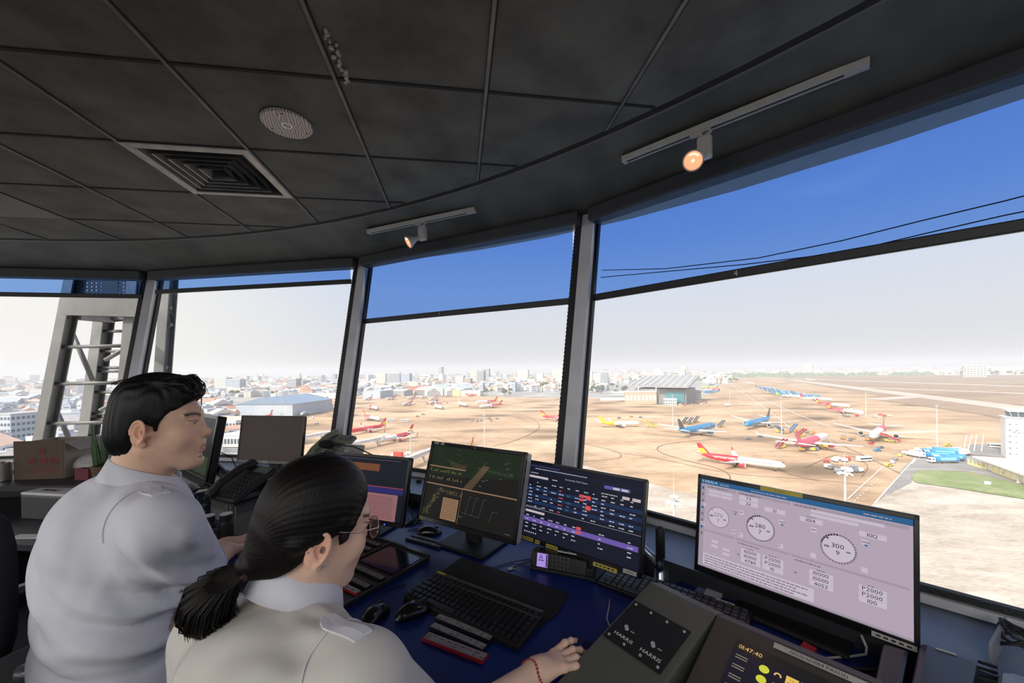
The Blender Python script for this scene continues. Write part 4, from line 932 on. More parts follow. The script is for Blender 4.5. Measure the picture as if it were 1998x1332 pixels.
# ---------------- ceiling fittings
c = cell(-2, 1)
M_diff = mat('worn_alloy', (.34, .33, .31), .45, metal=.3, var=.2, scale=20)
df = thing('air_diffuser', 'square louvred air diffuser set in the black ceiling', 'air vent', (c.x, c.y, CZ), math.radians(8))
def sqring(mb, o, i, z0, z1, ax=SA, ay=SB):
    for sx, sy in ((1, 0), (-1, 0), (0, 1), (0, -1)):
        if sx: mb.quad((sx * o * ax, -o * ay, z0), (sx * o * ax, o * ay, z0), (sx * i * ax, i * ay, z1), (sx * i * ax, -i * ay, z1))
        else: mb.quad((-o * ax, sy * o * ay, z0), (o * ax, sy * o * ay, z0), (i * ax, sy * i * ay, z1), (-i * ax, sy * i * ay, z1))
m_ = MB(); sqring(m_, .495, .43, -.008, -.010); sqring(m_, .43, .425, -.010, .0); sqring(m_, .497, .495, .0, -.008); m_.build('frame', M_diff, df)
M_lou = mat('shaded_louvre', (.12, .12, .115), .5)  # louvre slopes darker than their lips: shade put into the colour
for k in range(5):
    o_ = .42 - k * .078; m_ = MB(); m_.use(M_lou); sqring(m_, o_, o_ - .035, -.008, .045); m_.use(M_diff); sqring(m_, o_ + .005, o_, -.011, -.008); m_.build('louvre', M_diff, df)
m_ = MB(); m_.box((0, 0, .122), (SA * .9, SB * .9, .004)); sqring(m_, .43, .4299, .0, .12); m_.build('duct', M_gap, df)
# the ceiling needs a hole there
ce = bpy.data.objects['ceiling']; bm_ = bpy.data.meshes.new('hole'); 
hole = MB(Matrix.Translation((c.x, c.y, CZ)) @ Matrix.Rotation(math.radians(8), 4, 'Z')).box((0, 0, 0), (SA * .86, SB * .86, .12)).build('hole_cutter', M_gap)
bo_ = ce.modifiers.new('opening', 'BOOLEAN'); bo_.object = hole; bo_.operation = 'DIFFERENCE'; bo_.solver = 'EXACT'
dg = bpy.context.evaluated_depsgraph_get(); me = bpy.data.meshes.new_from_object(ce.evaluated_get(dg)); ce.modifiers.clear(); ce.data = me; bpy.data.objects.remove(hole)
p = onz(560, 240, CZ)
M_wood = bpy.data.materials.new('grained_disc'); M_wood.use_nodes = True; t_ = M_wood.node_tree; b_ = t_.nodes['Principled BSDF']; wv = t_.nodes.new('ShaderNodeTexWave'); wv.inputs['Scale'].default_value = 30; wv.inputs['Distortion'].default_value = 9; wv.inputs['Detail'].default_value = 2; wv.inputs['Detail Scale'].default_value = .6
rp = t_.nodes.new('ShaderNodeValToRGB'); rp.color_ramp.elements[0].position = .25; rp.color_ramp.elements[0].color = (.16, .13, .12, 1); rp.color_ramp.elements[1].position = .55; rp.color_ramp.elements[1].color = (.55, .50, .48, 1)
co_ = t_.nodes.new('ShaderNodeTexCoord'); t_.links.new(co_.outputs['Object'], wv.inputs['Vector']); t_.links.new(wv.outputs['Fac'], rp.inputs[0]); t_.links.new(rp.outputs[0], b_.inputs['Base Color']); b_.inputs['Roughness'].default_value = .45
ds = thing('ceiling_disc', 'round wood grained cover plate on the black ceiling', 'ceiling cover', (p.x, p.y, CZ), .3)
MB().lathe([(.016, -.010), (.088, -.010), (.092, -.006), (.092, -.001), (.016, -.001)], 48).build('plate', M_wood, ds)
MB().lathe([(0, -.004), (.016, -.004), (.016, -.011), (.018, -.011), (.018, -.001), (0, -.001)], 24).build('centre_hole', M_chrome, ds)
for k in range(3): MB(Matrix.Translation((.072 * math.cos(k * 2.1 + .5), .072 * math.sin(k * 2.1 + .5), -.011))).cyl((0, 0, 0), (0, 0, .002), .004, n=10).build('screw', M_blackm, ds)
# ---------------- track lights
M_track = mat('white_track', (.50, .48, .45), .4); M_glz = None; M_lampg = mat('lamp_glow', (.9, .4, .25), .3, emit=(1.0, .36, .18), es=1.15, var=0)
M_hot = mat('lamp_hot', (1, .6, .4), .3, emit=(1.0, .60, .34), es=2.2, var=0)
def tracklight(label, pa, pb, za, frac, aim, bulb_px, bulb_Y=None):
    a, b = onz(*pa, za), onz(*pb, za); d = b - a; L = d.length; t = d / L; n = Vector((-t.y, t.x, 0))
    r = thing('track_light', label, 'track light', a, math.atan2(t.y, t.x), 'track lights on the soffit')
    MB().use(M_track).box((L / 2, .012, .012), (L, .009, .024)).box((L / 2, -.012, .012), (L, .009, .024)).box((L / 2, 0, .020), (L, .030, .008)).box((.008, 0, .010), (.016, .034, .022)).box((L - .03, 0, .010), (.06, .034, .022)).use(M_gap).box((L / 2, 0, .010), (L - .05, .012, .004)).build('track', None, r)
    x = L * frac
    MB().cyl((x, 0, .008), (x, 0, -.018), .009, n=12).box((x, 0, -.002), (.075, .022, .010)).tube([(x + .030, 0, .0), (x + .036, 0, -.010), (x + .020, 0, -.018)], .006, 8).build('adapter', M_track, r)
    MB().box((x + .014, .0, -.066), (.052, .036, .090)).build('driver_box', M_track, r, bevel=.010, seg=3)
    Mi = Matrix.Rotation(-math.atan2(t.y, t.x), 3, 'Z'); la = Mi @ Vector(aim).normalized(); hc = Vector((x - .018, 0, -.088)) + la * .012
    Mh = Matrix.Translation(hc) @ la.to_track_quat('Z', 'Y').to_matrix().to_4x4()
    hd_ = MB(Mh); hd_.smooth = True; hd_.use(M_track).lathe([(.0, -.012), (.014, -.012), (.016, .012), (.020, .020), (.033, .048), (.038, .058), (.038, .066), (.034, .066), (.033, .060), (.012, .030), (.0, .028)], 28)
    hobj = hd_.build('lamp_head', None, r)
    lb = MB(Mh); lb.smooth = True; lb.use(M_lampg).lathe([(.0, .0625), (.006, .0625), (.007, .0605), (.016, .0610), (.017, .0625), (.028, .0635), (.033, .0620), (.033, .060), (0, .055)], 28).use(M_hot).lathe([(.0, .0640), (.005, .0636), (.006, .0622), (0, .061)], 20).tube([(.024 * math.cos(q), .024 * math.sin(q), .0640) for q in (.5, .8, 1.1, 1.4, 1.7, 2.0)], .0028, 6)
    lb.build('bulb', None, hobj)
    MB().tube([(x + .0, 0, -.105), (x - .012, 0, -.09)], .008, 8).build('swivel', M_track, r)
    ld = bpy.data.lights.new('track_lamp_light', 'SPOT'); ld.energy = 4; ld.spot_size = 1.6; ld.color = (1, .5, .3); ld.shadow_soft_size = .03
    lo = bpy.data.objects.new('track_lamp_light', ld); C.objects.link(lo); lo.parent = r; lo.location = hc + la * .075; lo.rotation_euler = (-la).to_track_quat('Z', 'Y').to_euler()
    return r
def soffz(p):                                    # underside height of the soffit at a plan point
    R = (p.to_2d() - PC).length; al = math.degrees(math.atan2(p.x - PC.x, p.y - PC.y)); Rm_ = polyrad(al) + LEAN
    pf = [(RC + .022, CZ - .008), (RC + .13, CZ - .035), (RC + .25, CZ - .085), (Rm_ - .12, ZT + .005), (Rm_ + .02, ZT)]
    for (r0, z0), (r1_, z1) in zip(pf, pf[1:]):
        if R <= r1_: return z0 + (z1 - z0) * max(0, (R - r0) / (r1_ - r0))
    return ZT
def fit(pa, pb):
    z = 2.38
    for _ in range(8): q = (onz(*pa, z) + onz(*pb, z)) / 2; z = soffz(q) - .026
    return z
tracklight('larger white track with a glowing spot lamp, near the right window', (1216, 318), (1697, 128), fit((1216, 318), (1697, 128)), .40, (-.45, -.62, -.55), None)
tracklight('smaller white track with a glowing spot lamp, above the middle window', (719, 456), (928, 413), fit((719, 456), (928, 413)), .52, (-.78, -.42, -.55), None)
# ---------------- leaning lattice mast outside the left windows
M_steel = mat('galvanised_steel', (.17, .17, .165), .5, metal=.2, var=.15, scale=4)
YF, YB = 4.7, 5.7
lm = thing('lattice_mast', 'leaning galvanised steel lattice frame with ladder rungs outside the left windows', 'lattice mast', at(180, 900, YF))
O = lm.location.copy()
def A(px, py, Y): return at(px, py, Y) - O
def hbeam(pa, pb, w, d, name, xdir=Vector((1, 0, 0))):
    a, b = pa, pb; z = (b - a).normalized(); y = z.cross(xdir).normalized(); x = y.cross(z)
    M = Matrix(((x.x, y.x, z.x, a.x), (x.y, y.y, z.y, a.y), (x.z, y.z, z.z, a.z), (0, 0, 0, 1))); L = (b - a).length
    return MB(M).box((0, -d / 2, L / 2), (w, .014, L)).box((0, d / 2, L / 2), (w, .014, L)).box((0, 0, L / 2), (.016, d, L)).build(name, M_steel, lm)
def legpx(pa, pb, Y, w, d, ext=0.15):
    a, b = A(*pa, Y), A(*pb, Y); v = b - a; return hbeam(a - v * ext * .5, b + v * ext, w, d, 'leg')
legpx((143, 560), (76, 905), YF, .12, .12, .4); legpx((266, 560), (236, 905), YF, .12, .12, .4)
legpx((212, 560), (166, 905), YB, .15, .16, .4); legpx((330, 560), (305, 905), YB, .14, .14, .4)
def rung(x0, y0, x1, y1, Y, r, name='rung', Y2=None): MB().tube([A(x0, y0, Y), A(x1, y1, Y2 or Y)], r, 8).build(name, M_steel, lm, smooth=True)
for y in (677, 749, 826, 905): rung(132 - (y - 600) * .19 - 6, y, 262 - (y - 560) * .085 + 4, y - 3, YF, .022)
for y in (646, 685, 717, 724, 765, 807, 818, 850, 880): rung(206 - (y - 600) * .14, y, 262 - (y - 560) * .085, y, YB, .022)
for x0, y0, x1, y1 in ((132, 629, 181, 742), (104, 788, 133, 852), (206, 702, 248, 678), (196, 800, 225, 785)): rung(x0, y0, x1, y1, (YF + YB) / 2, .028, 'brace')
for x0, y0, x1, y1 in ((318, 640, 335, 632), (312, 716, 326, 716), (312, 600, 334, 600)): rung(x0, y0, x1, y1, YB, .03, 'brace')
hbeam(A(124, 597, YF - .10), A(278, 601, YF - .10), .22, .05, 'cross_beam', Vector((0, 0, 1))); hbeam(A(145, 612, YF), A(212, 620, YB), .14, .10, 'cross_beam', Vector((0, 0, 1))); hbeam(A(212, 618, YB), A(330, 608, YB), .14, .10, 'cross_beam', Vector((0, 0, 1)))
gp = MB(); X0, X1 = A(141, 520, YF), A(274, 520, YF); wv_ = (X1 - X0).length; hgt = (A(141, 440, YF) - A(141, 582, YF)).length; nx, ny = 30, 40
ux = (X1 - X0).normalized(); uz = (A(141, 440, YF) - A(141, 582, YF)).normalized(); o3 = A(136, 582, YF)
def cellq(i0, i1, j0, j1):
    a = o3 + ux * (wv_ * i0 / nx) + uz * (hgt * j0 / ny); b = o3 + ux * (wv_ * i1 / nx) + uz * (hgt * j0 / ny); c_ = o3 + ux * (wv_ * i1 / nx) + uz * (hgt * j1 / ny); d_ = o3 + ux * (wv_ * i0 / nx) + uz * (hgt * j1 / ny)
    th = Vector((0, .008, 0)); gp.add([a, b, c_, d_, a + th, b + th, c_ + th, d_ + th], [(0, 1, 2, 3), (7, 6, 5, 4), (0, 4, 5, 1), (1, 5, 6, 2), (2, 6, 7, 3), (3, 7, 4, 0)])
for j in range(0, ny, 2):
    cellq(0, nx, j + 1, j + 2)
    for i in range(nx):
        solid = i % 2 == 0 or i in (1, 15, 17, 19, 29) 
        if solid: cellq(i, i + 1, j, j + 1)
        else: 
            q0 = .12; cellq(i, i + q0, j, j + 1); cellq(i + 1 - q0, i + 1, j, j + 1)
gp.build('perforated_plate', mat('backlit_plate', (.03, .03, .032), .6), lm)  # steel plate given a dark colour to look backlit
# ================================================================== people
class SDF:
    def __init__(s, lo, hi, h):
        s.h = h; s.lo = np.array(lo, float); s.n = np.ceil((np.array(hi) - s.lo) / h).astype(int) + 1
        s.g = np.full(s.n, 1.0, np.float32)
    def blk(s, lo, hi):
        a = np.maximum(np.floor((np.array(lo) - s.lo) / s.h).astype(int), 0); b = np.minimum(np.ceil((np.array(hi) - s.lo) / s.h).astype(int) + 1, s.n)
        if (b <= a).any(): return None
        ax = [s.lo[i] + s.h * np.arange(a[i], b[i]) for i in range(3)]
        X, Y, Z = np.meshgrid(*ax, indexing='ij')
        return tuple(slice(a[i], b[i]) for i in range(3)), X, Y, Z
    def _op(s, q, d, k, sub):
        g = s.g[q]
        if sub:
            d = -d
            if k > 0: h = np.maximum(k - np.abs(g - d), 0) / k; s.g[q] = np.maximum(g, d) + h * h * k * .25
            else: s.g[q] = np.maximum(g, d)
        else:
            if k > 0: h = np.maximum(k - np.abs(g - d), 0) / k; s.g[q] = np.minimum(g, d) - h * h * k * .25
            else: s.g[q] = np.minimum(g, d)
    def ell(s, c, r, R=None, k=.01, sub=False):
        m = max(r) + k + .03; B = s.blk(np.array(c) - m, np.array(c) + m)
        if B is None: return
        q, X, Y, Z = B; P = np.stack([X - c[0], Y - c[1], Z - c[2]], -1)
        if R is not None: P = P @ np.array(R)          # columns of R are the ellipsoid's axes
        r = np.array(r); k0 = np.linalg.norm(P / r, axis=-1); k1 = np.linalg.norm(P / r ** 2, axis=-1) + 1e-9
        s._op(q, k0 * (k0 - 1) / k1, k, sub)
    def cap(s, a, b, ra, rb=None, k=.01, sub=False):
        a, b = np.array(a, float), np.array(b, float); rb = ra if rb is None else rb; m = max(ra, rb) + k + .03
        B = s.blk(np.minimum(a, b) - m, np.maximum(a, b) + m)
        if B is None: return
        q, X, Y, Z = B; P = np.stack([X, Y, Z], -1) - a; d = b - a
        t = np.clip((P @ d) / (d @ d), 0, 1)
        s._op(q, np.linalg.norm(P - t[..., None] * d, axis=-1) - (ra + (rb - ra) * t), k, sub)
    def chain(s, pts, rs, k=.01, sub=False):
        for i in range(len(pts) - 1): s.cap(pts[i], pts[i + 1], rs[i], rs[i + 1], k, sub)
    def cut(s, p, n, k=.004):                # remove the side n points to
        q, X, Y, Z = s.blk(s.lo, s.lo + s.n * s.h); n = np.array(n, float); n /= np.linalg.norm(n)
        d = (X - p[0]) * n[0] + (Y - p[1]) * n[1] + (Z - p[2]) * n[2]
        g = s.g; h = np.maximum(k - np.abs(g - d), 0) / k; s.g = (np.maximum(g, d) + h * h * k * .25).astype(np.float32)
    def sample(s, p):
        f = (np.array(p) - s.lo) / s.h; i = np.clip(np.floor(f).astype(int), 0, s.n - 2); f = f - i; v = 0
        for a in (0, 1):
            for b in (0, 1):
                for c in (0, 1): v += s.g[i[0] + a, i[1] + b, i[2] + c] * (f[0] if a else 1 - f[0]) * (f[1] if b else 1 - f[1]) * (f[2] if c else 1 - f[2])
        return v
    def project(s, p, off=0.0):
        p = np.array(p, float); e = s.h
        for _ in range(12):
            g = np.array([s.sample(p + e * u) - s.sample(p - e * u) for u in np.eye(3)]) / (2 * e); g /= (np.linalg.norm(g) + 1e-9)
            p = p - g * (s.sample(p) - off) * .8
        return Vector(p)
    def mesh(s):
        g = s.g; n = g.shape; ins = g < 0
        c = [ins[a:n[0] - 1 + a, b:n[1] - 1 + b, d:n[2] - 1 + d] for a in (0, 1) for b in (0, 1) for d in (0, 1)]
        cnt = sum(x.astype(np.int8) for x in c); act = (cnt > 0) & (cnt < 8)
        idx = np.full(act.shape, -1, np.int64); ii = np.argwhere(act); idx[act] = np.arange(len(ii))
        acc = np.zeros((len(ii), 3)); w = np.zeros(len(ii))
        cor = [(a, b, d) for a in (0, 1) for b in (0, 1) for d in (0, 1)]
        for u in cor:
            for ax in range(3):
                if u[ax]: continue
                v = list(u); v[ax] = 1
                A = g[ii[:, 0] + u[0], ii[:, 1] + u[1], ii[:, 2] + u[2]]; Bv = g[ii[:, 0] + v[0], ii[:, 1] + v[1], ii[:, 2] + v[2]]
                m = (A < 0) != (Bv < 0); t = np.where(m, A / np.where(m, A - Bv, 1), 0)
                p = np.tile(np.array(u, float), (len(ii), 1)); p[:, ax] += t
                acc[m] += p[m]; w[m] += 1
        V = s.lo + s.h * (ii + acc / w[:, None]); F = []
        for ax in range(3):
            o1, o2 = [(1, 2), (2, 0), (0, 1)][ax]
            sl0 = [slice(1, m - 1) for m in n]; sl1 = list(sl0); sl0[ax] = slice(0, n[ax] - 1); sl1[ax] = slice(1, n[ax])
            A, Bv = ins[tuple(sl0)], ins[tuple(sl1)]; e = np.argwhere(A != Bv); fl = A[A != Bv]
            base = e + 1; base[:, ax] -= 1
            def gi(d1, d2):
                q = base.copy(); q[:, o1] += d1; q[:, o2] += d2; return idx[q[:, 0], q[:, 1], q[:, 2]]
            q = np.stack([gi(-1, -1), gi(0, -1), gi(0, 0), gi(-1, 0)], 1); q[~fl] = q[~fl][:, ::-1]; F.append(q)
        F = np.concatenate(F); F = F[(F >= 0).all(1)]
        return V, F
def relax(V, F, it=1, lam=.5):
    for _ in range(it):
        S = np.zeros_like(V); c = np.zeros(len(V))
        for a, b in ((0, 1), (1, 2), (2, 3), (3, 0)):
            np.add.at(S, F[:, a], V[F[:, b]]); np.add.at(S, F[:, b], V[F[:, a]]); np.add.at(c, F[:, a], 1); np.add.at(c, F[:, b], 1)
        V = V * (1 - lam) + lam * S / np.maximum(c, 1)[:, None]
    return V
def npmesh(name, V, F, m, parent=None, cols=None):
    me = bpy.data.meshes.new(name); me.vertices.add(len(V)); me.vertices.foreach_set('co', np.asarray(V, np.float32).ravel())
    me.loops.add(F.size); me.loops.foreach_set('vertex_index', F.astype(np.int32).ravel())
    me.polygons.add(len(F)); me.polygons.foreach_set('loop_start', np.arange(0, F.size, 4, dtype=np.int32)); me.polygons.foreach_set('use_smooth', np.ones(len(F), bool))
    me.update(calc_edges=True); me.materials.append(m)
    if cols is not None:
        at_ = me.color_attributes.new('col', 'FLOAT_COLOR', 'POINT'); at_.data.foreach_set('color', np.concatenate([cols, np.ones((len(cols), 1))], 1).astype(np.float32).ravel())
    o = bpy.data.objects.new(name, me); C.objects.link(o)
    if parent is not None: o.parent = parent
    return o
def basis(yaw, pitch=0, roll=0):
    """columns: person's right, forward, up.  yaw = direction of the face in plan, degrees from +x"""
    R = Matrix.Rotation(math.radians(yaw - 90), 3, 'Z') @ Matrix.Rotation(math.radians(-pitch), 3, 'X') @ Matrix.Rotation(math.radians(roll), 3, 'Y')
    return np.array(R)

def head_sdf(female):
    s = SDF((-.105, -.135, -.20), (.105, .135, .15), .0019)
    w = .95 if female else 1.0
    s.ell((0, -.010, .046), (.073 * w, .089, .084), k=.0)
    s.ell((0, .030, -.012), (.060 * w, .058, .088), k=.03)
    s.ell((0, .010, -.045), (.056 * w, .066, .050), k=.025)
    for x in (-1, 1):
        s.cap((x * .052 * w, -.012, -.045), (x * .020, .060, -.094), .020 if not female else .017, .018, k=.025)       # jaw
        s.ell((x * .040 * w, .056, -.022), (.024, .026, .028), k=.022)                                       # cheek
        s.cap((x * .012, .084, .034), (x * .042, .070, .036), .0085, .008, k=.014)                           # brow ridge
    s.ell((0, .0745, -.094), (.020, .0175, .017), k=.02)                                                      # chin
    s.ell((0, .0685, -.056), (.032, .0245, .030), k=.022)                                                       # muzzle
    for x in (-1, 1):
        s.ell((x * .034, .0935, .013), (.0145, .0125, .0095), k=.012, sub=True)
    fl = -.003 if female else 0
    s.cap((0, .068, .045), (0, .076, -.034), .016, .017, k=.02)
    s.chain([(0, .0815, .026), (0, .0885 + fl, .006), (0, .0985 + fl, -.014), (0, .1010 + fl, -.0205)], [.0060, .0062, .0080, .0086], k=.010)   # nose
    for x in (-1, 1): s.ell((x * .0125, .0905, -.0245), (.0072, .0095, .0068), k=.006)
    for x in (-1, 1): s.ell((x * .006, .0955, -.0320), (.0028, .0045, .0040), k=.002, sub=True)
    # lips
    s.cap((-.017, .084, -.0530), (0, .0915, -.0505), .0040, .0054, k=.006); s.cap((.017, .084, -.0530), (0, .0915, -.0505), .0040, .0054, k=.006)
    s.cap((-.014, .083, -.0605), (0, .0890, -.0625), .0042, .0062, k=.006); s.cap((.014, .083, -.0605), (0, .0890, -.0625), .0042, .0062, k=.006)
    s.cap((-.020, .087, -.0567), (.020, .087, -.0567), .0014, k=.002, sub=True); s.cap((-.010, .0965, -.0567), (.010, .0965, -.0567), .0022, k=.002, sub=True)
    s.cap((-.012, .084, -.078), (.012, .084, -.078), .006, k=.012, sub=True)                                 # below the lip
    # eyeballs and lids
    for x in (-1, 1):
        s.ell((x * .031, .0725, .013), (.0135, .0125, .0125), k=.003)
        s.chain([(x * .0165, .079, .0110), (x * .026, .0850, .0195), (x * .037, .0830, .0195), (x * .046, .0720, .0135)], [.0018, .0030, .0030, .0018], k=.004)
        s.chain([(x * .018, .079, .0085), (x * .030, .0825, .0045), (x * .044, .0720, .0095)], [.0015, .0020, .0015], k=.004)
    oy, oz = (-.010, -.010) if female else (0, 0)
    def E_(c, r, *a, **k): s.ell((c[0], c[1] + oy, c[2] + oz), r, *a, **k)
    def Ch_(p, *a, **k): s.chain([(q[0], q[1] + oy, q[2] + oz) for q in p], *a, **k)
    # ears
    for x in (-1, 1):
        ex = x * .0735 * w
        R = np.array(Matrix.Rotation(x * math.radians(-22), 3, 'Z') @ Matrix.Rotation(math.radians(-12), 3, 'X'))
        E_((ex + x * .004, -.016, .000), (.006, .0175, .031), R, k=.006)
        E_((ex + x * .0105, -.012, .002), (.006, .0105, .019), R, k=.003, sub=True)
        pts = []
        for t in range(15):
            a = math.radians(-60 + t * 250 / 14); py, pz = math.cos(a) * .0165, math.sin(a) * .030
            v = R @ np.array([0.005, 0, 0]) * x; v2 = R @ np.array([0, py if True else 0, pz])
            pts.append((ex + x * .0085 + v2[0], -.016 + v2[1], .001 + v2[2]))
        Ch_(pts, [.0030] * 15, k=.003)
        Ch_([pts[13], (ex + x * .008, -.012, -.020), (ex + x * .006, -.004, -.010)], [.0026, .003, .003], k=.004)   # antihelix
        E_((ex + x * .006, -.009, -.029), (.0045, .008, .009), k=.005)                                     # lobe
        E_((ex + x * .006, .0005, -.004), (.004, .005, .007), k=.004)                                      # tragus
        E_((ex + x * .004, -.005, .000), (.005, .004, .006), k=.003, sub=True)
    r = .050 if female else .057
    s.chain([(0, -.026, -.050), (0, -.018, -.11), (0, -.010, -.20)] if female else [(0, -.030, -.050), (0, -.040, -.11), (0, -.052, -.20)], [r, r, r * 1.08], k=.03)
    return s
def head_cols(V, skin, lip, female):
    n = len(V); col = np.tile(np.array(skin), (n, 1)); x, y, z = np.abs(V[:, 0]), V[:, 1], V[:, 2]
    def blend(m, c):
        m = np.clip(m, 0, 1)[:, None]; col[:] = col * (1 - m) + np.array(c) * m
    warm = np.array(skin) * np.array([1.06, .80, .76])
    blend(np.exp(-(((x - .042) / .018) ** 2 + ((z + .020) / .020) ** 2)) * .45 * (y > .02), warm)
    blend(np.exp(-((x / .013) ** 2 + ((z + .022) / .012) ** 2)) * .5 * (y > .08), warm)
    blend((x > .068) * (y < .012) * (np.abs(z) < .036) * .45, warm)
    lipm = (1 - ((x / .0225) ** 2 + ((z + .0567) / .0105) ** 2)) * 3 * (y > .072); blend(lipm, lip)
    # eyes: white, iris, pupil
    ex, ez = x - .031, z - .0125
    e = (y > .0800) * (1 - (ex / .0105) ** 2 - (ez / .0034) ** 2) * 5
    blend(e, (.45, .40, .36)); blend((y > .079) * (1 - (ex / .0060) ** 2 - (ez / .0042) ** 2) * 5, (.03, .015, .008))
    lid = np.exp(-((z - .0195 - (x < .03) * (x - .03) * .3) / .0016) ** 2) * (np.abs(ex) < .0135) * (y > .07) * .9; blend(lid, (.03, .02, .015))
    t = (x - .014) / .036; bz = .0335 + .006 * np.sin(np.clip(t, 0, 1) * 2.2) - .002
    br = np.exp(-(((z - bz) / (.0030 if female else .0042)) ** 2)) * (x > .014) * (x < .052) * (y > .05) * .92; blend(br * 1.2, (.012, .009, .008))
    return col
def xform(V, R, c): return (V * HS) @ R.T + np.array(c)
HS = .935

M_skin_m = mat('skin_man', (.5, .3, .2), .48, attr='col', var=.05, scale=40, sss=.10, bump=.03, bscale=700)
M_shirt = mat('white_shirt_cloth', (.66, .67, .74), .8, var=.02, scale=30, bump=.05, bscale=900, spec=.2)
M_shirtw = mat('cream_shirt_cloth', (.60, .58, .55), .75, var=.02, scale=30, bump=.05, bscale=900, spec=.25)
def creases(m, sc, st, dist):
    t = m.node_tree; b = t.nodes['Principled BSDF']; co = t.nodes.new('ShaderNodeTexCoord'); n = t.nodes.new('ShaderNodeTexNoise'); n.noise_type = 'RIDGED_MULTIFRACTAL'; n.normalize = True
    n.inputs['Scale'].default_value = sc; n.inputs['Detail'].default_value = 2.0; n.inputs['Distortion'].default_value = .7
    mp = t.nodes.new('ShaderNodeMapping'); mp.inputs['Scale'].default_value = (1, 1, .62); mp.inputs['Rotation'].default_value = (.4, .5, .2)
    bp = t.nodes.new('ShaderNodeBump'); bp.inputs['Strength'].default_value = st; bp.inputs['Distance'].default_value = dist
    old = b.inputs['Normal'].links[0].from_socket
    t.links.new(co.outputs['Object'], mp.inputs[0]); t.links.new(mp.outputs[0], n.inputs['Vector']); t.links.new(n.outputs['Fac'], bp.inputs['Height']); t.links.new(old, bp.inputs['Normal']); t.links.new(bp.outputs[0], b.inputs['Normal'])
creases(M_shirt, 6.5, .75, .05); creases(M_shirtw, 6.5, .7, .05)
def hairmat(name, c, sx):
    m = mat(name, c, .42, var=0, spec=.45); t = m.node_tree; b = t.nodes['Principled BSDF']
    co = t.nodes.new('ShaderNodeTexCoord'); mp = t.nodes.new('ShaderNodeMapping'); mp.inputs['Scale'].default_value = sx
    n = t.nodes.new('ShaderNodeTexNoise'); n.inputs['Scale'].default_value = 1.0; n.inputs['Detail'].default_value = 3
    bp = t.nodes.new('ShaderNodeBump'); bp.inputs['Strength'].default_value = .3; bp.inputs['Distance'].default_value = .004
    t.links.new(co.outputs['Object'], mp.inputs[0]); t.links.new(mp.outputs[0], n.inputs['Vector']); t.links.new(n.outputs['Fac'], bp.inputs['Height']); t.links.new(bp.outputs[0], b.inputs['Normal'])
    b.inputs['Anisotropic'].default_value = .5
    return m
M_hair = hairmat('black_hair', (.0045, .0045, .005), (420, 60, 60)); M_hair.node_tree.nodes['Principled BSDF'].inputs['Specular IOR Level'].default_value = .25; M_hair.node_tree.nodes['Principled BSDF'].inputs['Roughness'].default_value = .5; M_hairw = hairmat('dark_hair', (.0055, .0045, .0042), (420, 50, 50)); M_hairw.node_tree.nodes['Principled BSDF'].inputs['Specular IOR Level'].default_value = .22; M_hairw.node_tree.nodes['Principled BSDF'].inputs['Roughness'].default_value = .5
M_trous = mat('dark_trousers', (.012, .014, .022), .9)
M_shoe = mat('black_shoe', (.01, .01, .01), .3)

def hand_chains(W, d, n, side, curl, spread=.0, scale=1.0, thumb=None):
    """wrist point, finger direction, palm normal (towards the palm), side vector towards the thumb -> list of (points, radii)"""
    W, d, n = Vector(W), Vector(d).normalized(), Vector(n).normalized(); t = side.normalized()
    out = []; L = [(.074, .044, .026, .020), (.078, .048, .030, .021), (.074, .044, .028, .020), (.068, .034, .021, .018)]
    offs = [.026, .008, -.010, -.027]
    for i in range(4):
        k = W + t * (offs[i] * .55 * scale); m = W + d * (L[i][0] * scale) + t * (offs[i] * scale)
        pts = [k, m]; dirr = (d + t * (spread * (offs[i] / .026))).normalized(); a = 0
        for j in range(3):
            a += math.radians(curl[i][j]); v = (dirr * math.cos(a) + n * math.sin(a)); pts.append(pts[-1] + v * (L[i][1 + j] * scale))
        out.append((pts, [r * scale for r in (.0135, .0105, .0088, .0078, .0066)]))
    th = thumb or [(.020, .028, .010), (.048, .045, .018), (.074, .046, .022), (.094, .040, .024)]
    out.append(([W + d * a * scale + t * b * scale + n * c * scale for a, b, c in th], [r * scale for r in (.0150, .0125, .0100, .0078)]))
    return out
def hand_mesh(W, elbow, d, n, side, curl, r_fore=(.040, .027), scale=1.0, spread=.1, thumb=None):
    ch = hand_chains(W, d, n, side, curl, spread, scale, thumb)
    allp = [p for c, r in ch for p in c] + [Vector(W)]; E = Vector(elbow); mid = Vector(W).lerp(E, .96)
    lo = [min(min(p[i] for p in allp), mid[i]) - .05 for i in range(3)]; hi = [max(max(p[i] for p in allp), mid[i]) + .05 for i in range(3)]
    s = SDF(lo, hi, .0025)
    s.cap(mid, W, r_fore[0], r_fore[1], k=0)
    s.cap(W, Vector(W) + Vector(d).normalized() * .02, r_fore[1], .024, k=.02)
    for pts, rs in ch[:4]: s.cap(pts[0], pts[1], rs[0], rs[1], k=.016)
    for pts, rs in ch[:4]:
        for j in range(1, 4): s.cap(pts[j], pts[j + 1], rs[j], rs[j + 1], k=.003)
        for j in (1, 2, 3): s.ell(pts[j], (rs[j] * 1.07,) * 3, k=.004)
    pts, rs = ch[4]
    for j in range(3): s.cap(pts[j], pts[j + 1], rs[j], rs[j + 1], k=.010 if j == 0 else .004)
    V, F = s.mesh(); return relax(V, F, 1, .4), F, ch
def seg_body(pts_list, h=.008):
    lo = [min(p[i] - r for pts, rs in pts_list for p, r in zip(pts, rs)) - .05 for i in range(3)]; hi = [max(p[i] + r for pts, rs in pts_list for p, r in zip(pts, rs)) + .05 for i in range(3)]
    s = SDF(lo, hi, h)
    for pts, rs in pts_list: s.chain(pts, rs, k=.03)
    return s.mesh()
